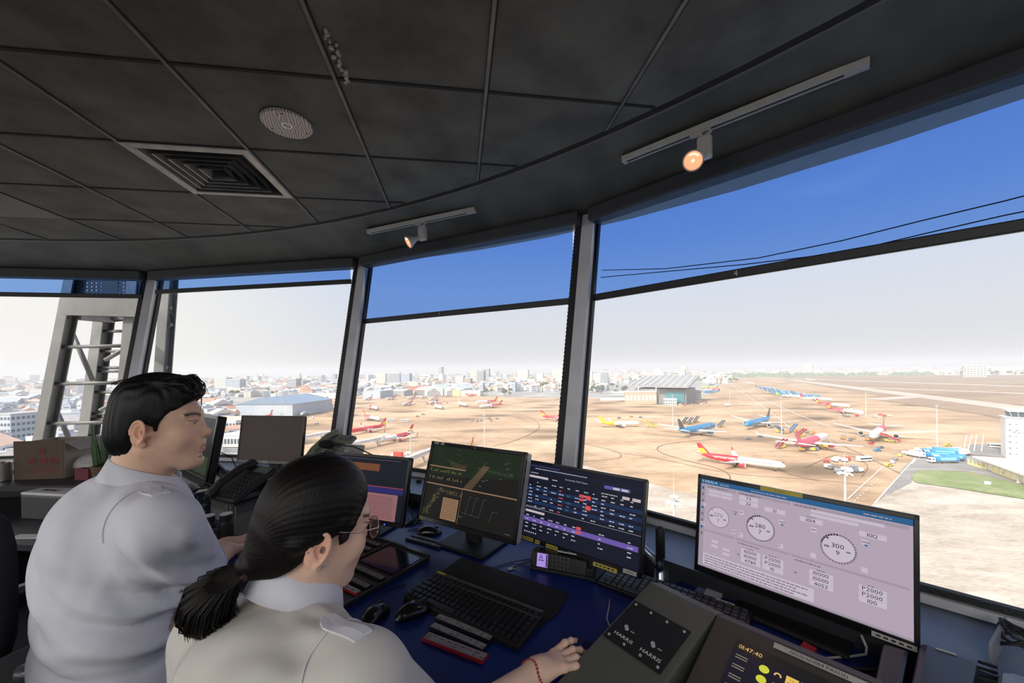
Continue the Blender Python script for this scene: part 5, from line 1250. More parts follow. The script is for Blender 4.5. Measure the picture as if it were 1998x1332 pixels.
def joinm(parts):
    V, F, Cc, b = [], [], [], 0
    for v, f, c in parts:
        V.append(v); F.append(f + b); Cc.append(c if np.ndim(c) == 2 else np.tile(np.array(c), (len(v), 1))); b += len(v)
    return np.concatenate(V), np.concatenate(F), np.concatenate(Cc)
def folds(s, specs):
    """wrinkles: list of (centre, radius, direction, wavelength, amplitude, phase-bend)"""
    for c, R, d, wl, A, bend in specs:
        B = s.blk(np.array(c) - R, np.array(c) + R)
        if B is None: continue
        q, X, Y, Z = B; d = np.array(d, float); d /= np.linalg.norm(d)
        P = [X - c[0], Y - c[1], Z - c[2]]; rr = np.sqrt(P[0] ** 2 + P[1] ** 2 + P[2] ** 2) / R; f = np.clip(1 - rr, 0, 1) ** 1.3 * 1.6
        ph = (P[0] * d[0] + P[1] * d[1] + P[2] * d[2]) / wl * 6.283 + bend * np.sin((P[0] - P[1]) * 14 + P[2] * 9)
        sh = np.sin(ph); s.g[q] += (-1.7 * A * f * (np.abs(sh) ** 1.6 * np.sign(sh))).astype(np.float32)
def upper(pts, c, dz=-.02):
    pts = [Vector(p) for p in pts[:-1]]; k = min(range(len(pts)), key=lambda i: pts[i].z); pts = pts[k:] + pts[:k]
    return [p for p in pts if p.z > c[2] + dz]
def tubeon(s, pts, r, name, m, parent, off=.001, n=6):
    """thin seam running on the cloth"""
    P = []
    for a, b in zip(pts, pts[1:]):
        for t in range(6): P.append(s.project(Vector(a).lerp(Vector(b), t / 6), off))
    P.append(s.project(pts[-1], off)); return MB().tube(P, r, n).build(name, m, parent, smooth=True)
def collar(name, c, R, m, parent, rx=.062, ry=.068, gap=28, drop=.045, tip=.06, h=.036):
    """shirt collar round the neck; c = centre of the neck base, R = basis"""
    n = 44; rings = []
    for i in range(n + 1):
        a = math.radians(gap + (360 - 2 * gap) * i / n)            # 0 = front
        f = abs(math.cos(a / 2)) if False else (1 + math.cos(a)) / 2
        dn = drop + (tip - drop) * max(0, f) ** 3; fl = .014 + .014 * f
        ca, sa = math.cos(a), math.sin(a)
        def pt(k, z): return Vector((sa * rx * k, ca * ry * k, z - .024 * f))
        dr = lambda k, z: Vector(tuple(np.array(c) + R @ np.array(pt(k, z))))
        K = 1 + fl / .065
        rings.append([dr(1.0, -.010), dr(.97, h), dr(1.01, h + .005), dr(1.08, h + .002), dr(1 + (K - 1) * .6, h - dn * .45), dr(K, h - dn), dr(K - .05, h - dn), dr(1.05, h - .012), dr(1.05, -.010)])
    return MB().loft(rings).build(name, m, parent, smooth=True)

# ---------------------------------------------------------------- the man
man = thing('person', 'man in a white short sleeved shirt sitting in profile, looking right', 'person', (0, 0, 0))
Rm = basis(25, -1, 0); Hm = np.array((-.885, .950, 1.315))
skin_m, lip_m = (.74, .475, .335), (.62, .28, .22)
hs_ = head_sdf(False); V, F = hs_.mesh(); V = relax(V, F, 2, .5); ch_ = head_cols(V, skin_m, lip_m, False); Vh = xform(V, Rm, Hm)
nb = Hm + Rm @ np.array((0, -.058, -.17))                        # neck base
SRm, SLm = np.array((-.775, .835, 1.115)), np.array((-1.085, 1.085, 1.115)); CHm = np.array((-.945, .945, 1.00)); WSm = np.array((-.955, .905, .72))
EBm, WRm = np.array((-.835, .995, .900)), np.array((-.945, 1.235, .872)); ELm, WLm = np.array((-1.10, 1.15, .86)), np.array((-1.065, 1.40, .815))
armsR = ([Vector(SRm), Vector(EBm), Vector(EBm) * .1 + Vector(WRm) * .9], [.050, .042, .028]); armsL = ([Vector(SLm), Vector(ELm), Vector(ELm) * .1 + Vector(WLm) * .9], [.050, .042, .028])
Vb, Fb = seg_body([([Vector(nb), Vector(CHm), Vector(WSm)], [.06, .10, .10]), ([Vector(nb), Vector(SRm)], [.045, .045]), ([Vector(nb), Vector(SLm)], [.045, .045]), armsR, armsL])
up = Vector((0, 0, 1))
hR = hand_mesh(WRm, EBm, Vector((-.25, .93, -.28)), Vector((0, -.25, -1)), Vector((-.93, -.36, 0)), [(8, 18, 12), (8, 20, 14), (12, 24, 16), (16, 26, 16)])
hL = hand_mesh(WLm, ELm, Vector((.22, .97, -.02)), Vector((.35, 0, -.93)), Vector((.9, -.2, .35)), [(4, 8, 6), (5, 10, 8), (8, 14, 8), (10, 16, 10)], spread=.02)
Vj, Fj, Cj = joinm([(Vh, F, ch_), (Vb, Fb, skin_m), (hR[0], hR[1], skin_m), (hL[0], hL[1], skin_m)])
npmesh('body', Vj, Fj, M_skin_m, man, Cj)
# hair: short at the sides, fuller on top with a fringe swept over the brow
s = SDF((-.11, -.14, -.10), (.11, .13, .17), .0022)
s.ell((0, -.008, .050), (.081, .090, .090), k=0); s.ell((0, .002, .088), (.068, .086, .062), k=.02); s.ell((0, .052, .098), (.056, .038, .034), k=.02)
s.ell((.010, .078, .088), (.040, .022, .020), k=.012)
for i in range(26):
    a = i * .41; s.cap((math.sin(a) * .05, .03 + .03 * math.cos(a * 1.7), .125), (math.sin(a) * .050 + .010, .080 + .010 * math.cos(a * 2.3), .106 + .012 * math.sin(a * 1.3)), .009, .0040, k=.006)
s.cut((0, 0, .012), (0, .60, -.80)); s.cut((0, .100, .088), (0, 1, -.65))
for x in (-1, 1):
    s.ell((x * .078, .062, .015), (.03, .034, .050), k=.006, sub=True)                # temples
    s.ell((x * .086, -.010, -.014), (.03, .026, .042), k=.006, sub=True)              # round the ears
    s.cap((x * .066, .018, .035), (x * .068, .014, .004), .008, .004, k=.012)         # sideburn
s2 = SDF((-.11, -.14, -.10), (.11, .13, .17), .0022)
s2.ell((0, -.036, -.004), (.0735, .070, .082), k=0); s2.cut((0, -.024, 0), (0, 1, -.10), .01); s2.cut((0, -.05, -.058), (0, .25, -1), .01)
for x in (-1, 1): s2.ell((x * .086, -.012, -.014), (.03, .026, .042), k=.006, sub=True)
hh_ = np.maximum(.02 - np.abs(s.g - s2.g), 0) / .02; s.g = np.minimum(s.g, s2.g) - hh_ * hh_ * .005
V, F = s.mesh(); V = relax(V, F, 1, .5)
nz_ = (np.sin(V[:, 0] * 520 + np.sin(V[:, 1] * 90) * 2) * .0009); ctr = V / (np.linalg.norm(V, axis=1)[:, None]); V = V + ctr * nz_[:, None]
hair = npmesh('hair', xform(V, Rm, Hm), F, M_hair, man)
lk = MB(); r1 = random.Random(5)
def hd(p, R=Rm, H=Hm): return Vector(tuple(H + R @ (np.array(p) * HS)))
for i in range(60):                                              # loose locks over the brow and along the top
    x = r1.uniform(-.045, .05); y0 = r1.uniform(.05, .09)
    lk.tube([hd((x, y0 - .04, .134)), hd((x + .006, y0 - .008, .134 + r1.uniform(-.004, .010))), hd((x + .012, y0 + .010, .118)), hd((x + .018, y0 + .012 + r1.uniform(0, .008), .098 - r1.uniform(0, .012)))], [.0016, .0014, .001, .0004], 4)
lk.tube([hd((.030, .086, .098)), hd((.034, .101, .080)), hd((.032, .100, .060)), hd((.026, .096, .046))], [.002, .0016, .001, .0004], 5)
for i in range(26):
    x = r1.uniform(-.05, .05); y = r1.uniform(-.09, .05); lk.tube([hd((x, y, .140 - x * x * 6 - (y + .02) ** 2 * 3)), hd((x + .004, y + .02, .148 - x * x * 6 - (y + .02) ** 2 * 3)), hd((x + .01, y + .045, .141 - x * x * 6))], [.0014, .001, .0004], 4)
lk.build('loose_locks', M_hair, hair, smooth=True)
# shirt
TR = basis(38, 0, 0)
s = SDF((-1.30, .60, .60), (-.50, 1.36, 1.27), .0055)
ax = lambda yaw, pit: basis(yaw, pit, 0)
s.ell(tuple(CHm + np.array((-.008, -.005, .015))), (.185, .135, .185), basis(38, 12), k=0)
s.ell((-.95, .915, .84), (.170, .130, .20), basis(38, 5), k=.08); s.ell((-.955, .905, .66), (.172, .138, .16), basis(38, 0), k=.08)
s.chain([tuple(nb + np.array((0, 0, -.015))), tuple(SRm)], [.072, .066], k=.06); s.chain([tuple(nb + np.array((0, 0, -.015))), tuple(SLm)], [.072, .066], k=.06)
s.ell(tuple(CHm + TR @ np.array((0, -.065, .07))), (.15, .085, .12), TR, k=.05)
eR = SRm + (EBm - SRm) * .80; eL = SLm + (ELm - SLm) * .86
s.cap(SRm, eR, .070, .076, k=.026); s.cap(SLm, eL, .070, .074, k=.045)
dR = EBm - SRm; dL = ELm - SLm
q = s.blk(eR - .11, eR + .14)
folds(s, [((-.84, .86, .93), .20, (.5, .3, 1), .075, .0060, 1.4), ((-.92, .84, .78), .24, (.25, .1, 1), .095, .0090, 1.8), ((-.98, .86, .68), .2, (-.3, .2, 1), .08, .006, 1.2), ((-.78, .84, 1.03), .14, (.9, .5, .5), .07, .0045, .8), ((-.755, .86, .97), .12, (.3, .7, 1), .055, .0040, 1.0), ((-1.0, .84, .98), .20, (.6, -.3, .8), .11, .004, .6), ((-.88, .90, 1.12), .14, (.8, -.5, .4), .06, .0035, .9)])
def cuff(s, e, d, r, th=.006):
    d = d / np.linalg.norm(d); B = s.blk(e - .12, e + .16)
    if B is None: return
    q, X, Y, Z = B; P = np.stack([X, Y, Z], -1) - e; t = P @ d; rad = np.linalg.norm(P - t[..., None] * d, axis=-1)
    g = s.g[q]; near = rad < r + .05
    s.g[q] = np.where(near, np.maximum(g, t - .012), g)                   # flat hem
    g = s.g[q]; hole = np.maximum(rad - (r - th), -(t + .045)); s.g[q] = np.maximum(g, -hole)
cuff(s, eR, dR, .074); cuff(s, eL, dL, .072)
s.cap(tuple(nb), tuple(nb + np.array((.02, .015, .12))), .052, k=.004, sub=True)
V, F = s.mesh(); V = relax(V, F, 2, .5); shm = s
shirt = npmesh('shirt', V, F, M_shirt, man)
collar('collar', tuple(nb + np.array((.020, .016, .056))), basis(38, 16), M_shirt, shirt, .066, .070, tip=.086, drop=.050, h=.030)
def ringpts(c, d, r, n=18, u=None):
    d = Vector(d).normalized(); x = d.orthogonal().normalized(); y = d.cross(x); c = Vector(c)
    return [c + x * (r * math.cos(2 * math.pi * i / n)) + y * (r * math.sin(2 * math.pi * i / n)) for i in range(n + 1)]
armn = Vector((SRm - CHm)); armn.z = .10
tubeon(shm, upper(ringpts(SRm + np.array((-.030, .025, -.015)), armn, .085, 40), SRm), .0016, 'shoulder_seam', M_shirt, shirt, .0008)
tubeon(shm, ringpts(eR - (dR / np.linalg.norm(dR)) * .022, dR, .080), .0011, 'cuff_seam', M_shirt, shirt, .0006)
if 0: tubeon(shm, [tuple(CHm + TR @ np.array((x, -.16 + abs(x) * .1, .08))) for x in (.15, .08, 0, -.08, -.15)], .0012, 'yoke_seam', M_shirt, shirt, .0006)
def limb(name, pts, rs, m, p, h=.009):
    V, F = seg_body([(pts, rs)], h); return npmesh(name, V, F, m, p)
def legs(hip, yaw, name_p):
    R = basis(yaw); h = np.array(hip)
    L = []
    for sd in (1, -1):
        a = Vector(tuple(h + R @ np.array((sd * .09, .02, 0)))); k = Vector(tuple(h + R @ np.array((sd * .11, .42, .02)))); f = Vector(tuple(h + R @ np.array((sd * .11, .44, 0)))); f.z = .10
        L.append(([a, k, f], [.085, .062, .045])); L.append(([Vector(tuple(h + R @ np.array((0, 0, .06)))), a], [.12, .10]))
        fo = Vector(tuple(R @ np.array((0, 1, 0)))); limb('shoe', [f + Vector((0, 0, -.06)), f + fo * .14 + Vector((0, 0, -.068))], [.040, .032], M_shoe, name_p)
    V, F = seg_body(L, .010); npmesh('trousers', V, F, M_trous, name_p)
legs((-.96, .90, .56), 38, man)

# ---------------------------------------------------------------- the woman
wom = thing('person', 'woman with a black ponytail and thin framed glasses, hand on a mouse', 'person', (0, 0, 0))
HEAD_YAW_W = 48
Rw = basis(HEAD_YAW_W, 12, 4); Hw = np.array((-.358, .690, 1.166))
skin_w, lip_w = (.80, .53, .395), (.66, .30, .25)
hw = head_sdf(True); V, F = hw.mesh(); V = relax(V, F, 2, .5); cw = head_cols(V, skin_w, lip_w, True); Vh = xform(V, Rw, Hw)
nbw = Hw + Rw @ np.array((0, -.012, -.150))
SRw, SLw = np.array((-.222, .545, 1.005)), np.array((-.545, .690, .975)); CHw = np.array((-.385, .615, .90)); WSw = np.array((-.40, .60, .66))
EBw, WRw = np.array((-.155, .665, .790)), np.array((.045, .838, .784)); ELw, WLw = np.array((-.52, .66, .72)), np.array((-.44, .70, .62))
Vb, Fb = seg_body([([Vector(nbw), Vector(CHw), Vector(WSw)], [.05, .09, .09]), ([Vector(nbw), Vector(SRw)], [.04, .04]), ([Vector(nbw), Vector(SLw)], [.04, .04]), ([Vector(SRw), Vector(EBw), Vector(EBw) * .1 + Vector(WRw) * .9], [.043, .037, .024]), ([Vector(SLw), Vector(ELw)], [.043, .037])])
hd_dir = Vector((.86, .50, .02))
hRw = hand_mesh(WRw, EBw, hd_dir, Vector((0, 0, -1)), Vector((-.50, .86, .0)), [(-8, 20, 14), (2, 22, 18), (6, 26, 22), (10, 28, 24)], (.036, .0235), .88, .16, thumb=[(.018, .026, .008), (.046, .042, .018), (.072, .044, .026), (.092, .036, .030)])
hLw = hand_mesh(WLw, ELw, Vector((.6, .5, -.2)), Vector((0, 0, -1)), Vector((-.5, .6, 0)), [(20, 30, 20)] * 4, (.034, .0235), .88)
Vj, Fj, Cj = joinm([(Vh, F, cw), (Vb, Fb, skin_w), (hRw[0], hRw[1], skin_w), (hLw[0], hLw[1], skin_w)])
npmesh('body', Vj, Fj, M_skin_m, wom, Cj)
# fingernails
nm = MB()
for pts, rs in hRw[2]:
    tipv = (pts[-1] - pts[-2]).normalized(); upn = (Vector((0, 0, 1)) - tipv * tipv.z).normalized(); c = pts[-1] + upn * (rs[-1] * .80) + tipv * .001
    sd = tipv.cross(upn); nm.loft([[c + tipv * (a * .0055) + sd * (.0045 * b) + upn * (.0012 * (1 - b * b) + h) for a, b in ((-1, -.7), (-1, 0), (-1, .7), (.3, 1), (1, .5), (1.2, 0), (1, -.5), (.3, -1))] for h in (0, .0006)])
nm.build('fingernails', mat('nail', (.60, .36, .28), .25), wom, smooth=True)
hdw = lambda p: hd(p, Rw, Hw)
# hair pulled back to a low tie
s = SDF((-.11, -.17, -.11), (.11, .13, .16), .0022)
s.ell((0, -.012, .053), (.082, .096, .094), k=0); s.ell((0, -.044, .022), (.075, .066, .075), k=.02)
s.cap((0, -.075, -.025), (0, -.102, -.050), .046, .022, k=.03)
s.ell((0, -.052, -.040), (.062, .045, .045), k=.03)
s.cut((0, 0, .006), (0, .66, -.75)); s.cut((0, .076, .086), (0, 1, -.55), .008)
for x in (-1, 1):
    s.ell((x * .085, .066, .010), (.034, .034, .052), k=.006, sub=True)
    s.ell((x * .090, -.020, -.026), (.024, .018, .034), k=.006, sub=True)
    s.chain([(x * .062, .036, .046), (x * .069, .005, .032), (x * .066, -.06, .0)], [.006, .008, .012], k=.014)
    s.chain([(x * .060, .036, .055), (x * .069, .028, .030), (x * .071, .020, .006), (x * .070, .016, -.006)], [.008, .008, .006, .002], k=.010)
s.cap((0, .09, .135), (0, -.03, .150), .0035, .002, k=.006, sub=True)                  # the parting
V, F = s.mesh(); V = relax(V, F, 1, .5)
ang = np.arctan2(V[:, 0], V[:, 2] + .02); V = V + (V / np.linalg.norm(V, axis=1)[:, None]) * (np.sin(ang * 70 + np.sin(V[:, 1] * 40) * 1.5) * .00025)[:, None]
hairw = npmesh('hair', xform(V, Rw, Hw), F, M_hairw, wom)
P0w = hdw((0, -.106, -.056)); pm = MB(); r1 = random.Random(9)
MB().lathe([(.010, -.008), (.019, -.005), (.020, 0), (.019, .005), (.010, .008)], 18, Matrix.Translation(P0w) @ Matrix.Rotation(math.radians(60), 4, Vector(tuple(Rw[:, 0])))).build('hair_tie', mat('hair_tie_brown', (.035, .015, .012), .8, bump=.5, bscale=300), hairw, smooth=True)
camr = Vector((1, 0, 0))
for i in range(1300):                                                  # ponytail as many tapering strands
    a, rr = r1.uniform(0, 6.28), math.sqrt(r1.random()); o1 = Vector((math.cos(a), math.sin(a) * .8, math.sin(a) * .5)) * (.017 * rr)
    spread_ = r1.uniform(.75, 1.15); ln = r1.uniform(.92, 1.04)
    k1 = P0w + Vector((-.024, -.018, -.008)) * ln + o1 * 1.5; k2 = P0w + Vector((-.044, -.020, -.026)) * ln + o1 * 2.2 * spread_; k3 = P0w + Vector((-.054, -.016, -.052)) * ln + o1 * 2.3 * spread_; k4 = P0w + Vector((-.054 + r1.uniform(-.014, .020), -.010, -.074 - r1.uniform(0, .012))) * ln + o1 * 1.7
    pm.tube([P0w + o1 * .8, k1, k2, k3, k4], [.0013, .0014, .0014, .0011, .0002], 3)
for i in range(0):
    a = r1.uniform(-.02, .02); pm.tube([P0w, P0w + Vector((-.05, -.01, .005 + a)), P0w + Vector((-.085 - abs(a), 0, .002 + a))], [.0005, .0004, .0002], 3)
pm.build('ponytail', M_hairw, hairw, smooth=True)
lw = MB()
for i in range(9):                                                   # stray hairs at the nape and the forehead
    x = r1.uniform(-.02, .05); b_ = hdw((x, -.095, -.06)); lw.tube([b_, b_ + Vector((r1.uniform(-.01, .02), -.026, -.030)), b_ + Vector((r1.uniform(-.02, .03), -.040, -.06)), b_ + Vector((r1.uniform(-.03, .04), -.046, -.085 - r1.uniform(0, .02)))], [.0005, .0004, .0003, .0002], 3)
for i in range(0):
    x = r1.uniform(.0, .05); lw.tube([hdw((x, .050, .118 - x * .4)), hdw((x + .003, .072, .106 - x * .5)), hdw((x + .006, .084, .090 - x * .6)), hdw((x + .010, .086, .078 - x * .6))], [.0007, .0006, .0004, .0002], 3)

# shirt
BW = basis(66, 0); s = SDF((-.78, .36, .56), (.0, 1.0, 1.12), .0050)
s.ell(tuple(CHw + np.array((0, -.005, .0))), (.165, .118, .155), BW, k=0); s.ell((-.395, .60, .76), (.150, .110, .18), BW, k=.07); s.ell((-.40, .60, .62), (.165, .125, .14), BW, k=.06)
s.chain([tuple(nbw + np.array((0, 0, -.020))), tuple(SRw)], [.058, .056], k=.05); s.chain([tuple(nbw + np.array((0, 0, -.020))), tuple(SLw)], [.058, .056], k=.05)
s.ell(tuple(CHw + BW @ np.array((0, -.05, .05))), (.135, .075, .11), BW, k=.05)
dRw, dLw = EBw - SRw, ELw - SLw; eRw, eLw = SRw + dRw * .72, SLw + dLw * .72
s.cap(SRw, eRw, .062, .070, k=.035); s.cap(SLw, eLw, .062, .066, k=.035)
folds(s, [((-.30, .56, .95), .13, (.8, -.5, -.2), .050, .0050, 1.0), ((-.24, .58, .93), .10, (.4, .3, 1), .045, .0040, 1.3), ((-.38, .52, .86), .20, (.6, .2, .7), .11, .0055, 1.2), ((-.48, .60, .90), .16, (.5, -.5, .8), .10, .0045, 1.0), ((-.34, .56, .74), .18, (.2, .2, 1), .07, .006, 1.5), ((-.30, .62, 1.02), .09, (.3, .9, .3), .04, .0025, .6)])
cuff(s, eRw, dRw, .068); cuff(s, eLw, dLw, .064)
s.cap(tuple(nbw), tuple(nbw + np.array((.01, .03, .12))), .046, k=.004, sub=True)
V, F = s.mesh(); V = relax(V, F, 2, .5); shw = s
shirtw = npmesh('shirt', V, F, M_shirtw, wom)
collar('collar', tuple(nbw + np.array((.006, .014, .052))), basis(60, 16, 3), M_shirt, shirtw, .060, .066, drop=.046, tip=.068)
armw = Vector((SRw - CHw)); armw.z = .09
tubeon(shw, upper(ringpts(SRw + np.array((-.028, .012, -.01)), armw, .07, 40), SRw), .0014, 'shoulder_seam', M_shirt, shirtw, .0008)
if 0: tubeon(shw, [tuple(CHw + BW @ np.array((x, -.13 + abs(x) * .12, .07))) for x in (.13, .07, 0, -.07, -.13)], .0011, 'yoke_seam', M_shirtw, shirtw, .0006)
def strap(s, a, b, w, name, m, p):
    a, b = Vector(a), Vector(b); d = (b - a).normalized(); sd = d.cross(up).normalized(); rings = []
    for i in range(9):
        c = a.lerp(b, i / 8); ww = w * (1 if i < 7 else (.8 if i == 7 else .2)); row = [s.project(c + sd * (ww * k), .0028) for k in (-.5, 0, .5)]; row2 = [s.project(c + sd * (ww * k), .0) for k in (.5, 0, -.5)]
        rings.append(row + row2)
    return MB().loft(rings).build(name, m, p, smooth=False)
strap(shw, tuple(SRw + np.array((.005, -.002, .07))), tuple(SRw * .52 + nbw * .48 + np.array((0, 0, .05))), .030, 'epaulette', M_shirt, shirtw)
strap(shm, tuple(SRm + np.array((.005, -.005, .08))), tuple(SRm * .52 + nb * .48 + np.array((0, 0, .05))), .034, 'epaulette', M_shirt, shirt)
legs((-.40, .60, .56), 66, wom)
# glasses, earring, bracelet
gl = MB(); M_gold = mat('rose_gold_wire', (.62, .42, .36), .25, metal=1.0)
def lensring(x0): return [hdw((x0 + .0235 * math.cos(t), .1075 - abs(x0 + .0235 * math.cos(t)) * .18, .006 + .0215 * math.sin(t))) for t in [2 * math.pi * i / 26 for i in range(27)]]
for x0 in (.033, -.033): gl.tube(lensring(x0), .0011, 6)
gl.tube([hdw((-.010, .108, .012)), hdw((0, .112, .015)), hdw((.010, .108, .012))], .0011, 6)
for x in (1, -1): gl.tube([hdw((x * .056, .098, .014)), hdw((x * .067, .090, .016)), hdw((x * .076, .045, .014)), hdw((x * .078, -.010, .022)), hdw((x * .077, -.030, .010)), hdw((x * .074, -.040, -.012))], [.0011, .0011, .0010, .0013, .0014, .0014], 6)
gob = gl.build('glasses_frame', M_gold, wom, smooth=True)
ln = MB()
for x0 in (.033, -.033): r_ = lensring(x0)[:-1]; ln.add(r_, [tuple(range(len(r_)))])
ln.build('lens', glassmat('lens_tint', (.72, .62, .66), .05), gob)
MB().tube([hdw((.0745 + .004 * math.sin(t), -.010 + .0055 * math.cos(t), -.040 + .0055 * math.sin(t * 1.0))) for t in [i * .6 for i in range(11)]], .0009, 6).build('earring', mat('silver', (.8, .8, .8), .2, metal=1), wom, smooth=True)
wd = Vector(WRw - EBw).normalized(); bc = Vector(WRw) - wd * .012; x_ = wd.cross(up).normalized(); y_ = wd.cross(x_); bm_ = MB(); bm_.smooth = True
for i in range(26):
    t = 2 * math.pi * i / 26; c = bc + x_ * (.0285 * math.cos(t)) + y_ * (.0275 * math.sin(t)) + wd * (.004 * math.sin(t * 3))
    bm_.lathe([(0, -.0032), (.0024, -.0022), (.0033, 0), (.0024, .0022), (0, .0032)], 8, Matrix.Translation(c))
bm_.build('bracelet', mat('dark_red_beads', (.30, .02, .02), .25, coat=.5), wom)
# ================================================================== outside: ground
def ground_mat(name, stops, scale, stretch=(1, 1, 1), fine=0.12, joints=0.0, rot=0.0, smudge=0.0, rough=0.9):
    m = bpy.data.materials.new(name); m.use_nodes = True; t = m.node_tree; L = t.links; b = t.nodes['Principled BSDF']
    b.inputs['Roughness'].default_value = rough; b.inputs['Specular IOR Level'].default_value = 0.2
    co = t.nodes.new('ShaderNodeTexCoord'); mp = t.nodes.new('ShaderNodeMapping'); mp.inputs['Scale'].default_value = stretch; mp.inputs['Rotation'].default_value = (0, 0, rot)
    L.new(co.outputs['Object'], mp.inputs[0])
    n = t.nodes.new('ShaderNodeTexNoise'); n.inputs['Scale'].default_value = scale; n.inputs['Detail'].default_value = 6; n.inputs['Roughness'].default_value = 0.6; n.inputs['Distortion'].default_value = 0.6
    L.new(mp.outputs[0], n.inputs['Vector'])
    r = t.nodes.new('ShaderNodeValToRGB'); L.new(n.outputs['Fac'], r.inputs[0]); e = r.color_ramp.elements
    e[0].position, e[0].color = stops[0][0], (*stops[0][1], 1); e[1].position, e[1].color = stops[-1][0], (*stops[-1][1], 1)
    for p, c in stops[1:-1]: k = e.new(p); k.color = (*c, 1)
    col = r.outputs[0]
    def mul(col, fac_socket):
        x = t.nodes.new('ShaderNodeVectorMath'); x.operation = 'SCALE'; L.new(col, x.inputs[0]); L.new(fac_socket, x.inputs['Scale']); return x.outputs[0]
    n2 = t.nodes.new('ShaderNodeTexNoise'); n2.inputs['Scale'].default_value = scale * 14; n2.inputs['Detail'].default_value = 5; L.new(mp.outputs[0], n2.inputs['Vector'])
    q = t.nodes.new('ShaderNodeMapRange'); q.inputs[1].default_value, q.inputs[2].default_value, q.inputs[3].default_value, q.inputs[4].default_value = 0.3, 0.7, 1 - fine, 1 + fine
    L.new(n2.outputs['Fac'], q.inputs[0]); col = mul(col, q.outputs[0])
    if smudge:
        m3 = t.nodes.new('ShaderNodeMapping'); m3.inputs['Scale'].default_value = (0.011, 0.020, 1); m3.inputs['Rotation'].default_value = (0, 0, 0.15)
        L.new(co.outputs['Object'], m3.inputs[0])
        v = t.nodes.new('ShaderNodeTexVoronoi'); v.feature = 'F1'; v.inputs['Scale'].default_value = 1.0; v.inputs['Randomness'].default_value = 0.9; L.new(m3.outputs[0], v.inputs['Vector'])
        w = t.nodes.new('ShaderNodeMapRange'); w.interpolation_type = 'SMOOTHSTEP'; w.inputs[1].default_value, w.inputs[2].default_value, w.inputs[3].default_value, w.inputs[4].default_value = 0.12, 0.42, 1 - smudge, 1.0
        L.new(v.outputs['Distance'], w.inputs[0]); col = mul(col, w.outputs[0])
    if joints:
        br = t.nodes.new('ShaderNodeTexBrick'); m4 = t.nodes.new('ShaderNodeMapping'); m4.inputs['Rotation'].default_value = (0, 0, 0.72); L.new(co.outputs['Object'], m4.inputs[0]); L.new(m4.outputs[0], br.inputs['Vector'])
        br.inputs['Color1'].default_value = (1, 1, 1, 1); br.inputs['Color2'].default_value = (0.93, 0.93, 0.93, 1); br.inputs['Mortar'].default_value = (1 - joints,) * 3 + (1,)
        br.inputs['Scale'].default_value = 1.0; br.inputs['Mortar Size'].default_value = 0.12; br.inputs['Brick Width'].default_value = 7.5; br.inputs['Row Height'].default_value = 7.5; br.offset = 0.0
        x = t.nodes.new('ShaderNodeVectorMath'); x.operation = 'MULTIPLY'; L.new(col, x.inputs[0]); L.new(br.outputs['Color'], x.inputs[1]); col = x.outputs[0]
    L.new(col, b.inputs['Base Color'])
    return m
K = 0.74
kk = lambda r, g, b: (r * K, g * K, b * K)
G_apron = ground_mat('apron_concrete', [(0.30, kk(.40, .27, .175)), (0.48, kk(.62, .43, .27)), (0.62, kk(.76, .56, .37)), (0.75, kk(.86, .70, .50))], 0.011, (1, 2.2, 1), 0.14, 0.10, smudge=0.52)
G_city = ground_mat('city_ground', [(0.3, kk(.30, .30, .29)), (0.7, kk(.62, .60, .56))], 0.02, (1, 1, 1), 0.3)
G_dry = ground_mat('dry_airfield_grass', [(0.3, kk(.32, .21, .14)), (0.55, kk(.44, .32, .22)), (0.75, kk(.50, .38, .27))], 0.006, (0.5, 3, 1), 0.10)
G_taxi = ground_mat('pale_taxiway', [(0.3, kk(.62, .48, .38)), (0.7, kk(.78, .66, .55))], 0.02, (1, 1, 1), 0.06)
G_asph = ground_mat('grey_asphalt', [(0.3, kk(.30, .29, .27)), (0.7, kk(.42, .40, .37))], 0.08, (1, 1, 1), 0.1)
G_conc = ground_mat('old_grey_concrete', [(0.3, kk(.46, .38, .30)), (0.5, kk(.62, .54, .44)), (0.7, kk(.76, .70, .60))], 0.035, (1, 3, 1), 0.15, 0.12, rot=0.8)
G_green = ground_mat('mown_grass', [(0.3, kk(.20, .27, .10)), (0.5, kk(.30, .36, .16)), (0.75, kk(.44, .46, .26))], 0.06, (1, 1, 1), 0.25)
def poly(name, pts, m, z=0.0, px=True, label=None):
    P = [gr(*p, z) if px else Vector((p[0], p[1], GZ + z)) for p in pts]
    return struct(MB().add(P, [tuple(range(len(P)))]).build(name, m))
poly('ground', [(-9000, -300), (14000, -300), (14000, 16000), (-9000, 16000)], G_city, -0.6, px=False)
poly('ground_apron', [(590, 776), (700, 772), (905, 772), (1180, 778), (1300, 791), (1385, 770), (1420, 737), (1700, 731), (2400, 735), (2600, 1500), (640, 1500), (560, 1060), (560, 870), (450, 830), (470, 815)], G_apron, 0.0)
poly('ground_dry_grass', [(1500, 733), (1700, 731.5), (2300, 729), (2300, 815), (1998, 803), (1760, 780), (1600, 753)], G_dry, 0.15)
poly('ground_dry_grass_strip', [(1715, 781), (1790, 779), (1998, 800), (1998, 823), (1900, 806)], G_dry, 0.3)
def strip(name, a, b, w, m, z):
    a, b = gr(*a, z), gr(*b, z); d = (b - a).normalized(); n = Vector((-d.y, d.x, 0)) * (w / 2)
    return struct(MB().quad(a - n, b - n, b + n, a + n).build(name, m))
strip('ground_taxiway', (1545, 741), (2100, 810), 45, G_taxi, 0.45)
strip('ground_taxiway', (1680, 755.5), (2150, 773), 40, G_taxi, 0.45)
strip('ground_taxiway', (1700, 779), (1800, 773), 30, G_taxi, 0.40)
strip('ground_runway', (1500, 737), (2100, 757), 55, G_taxi, 0.45)
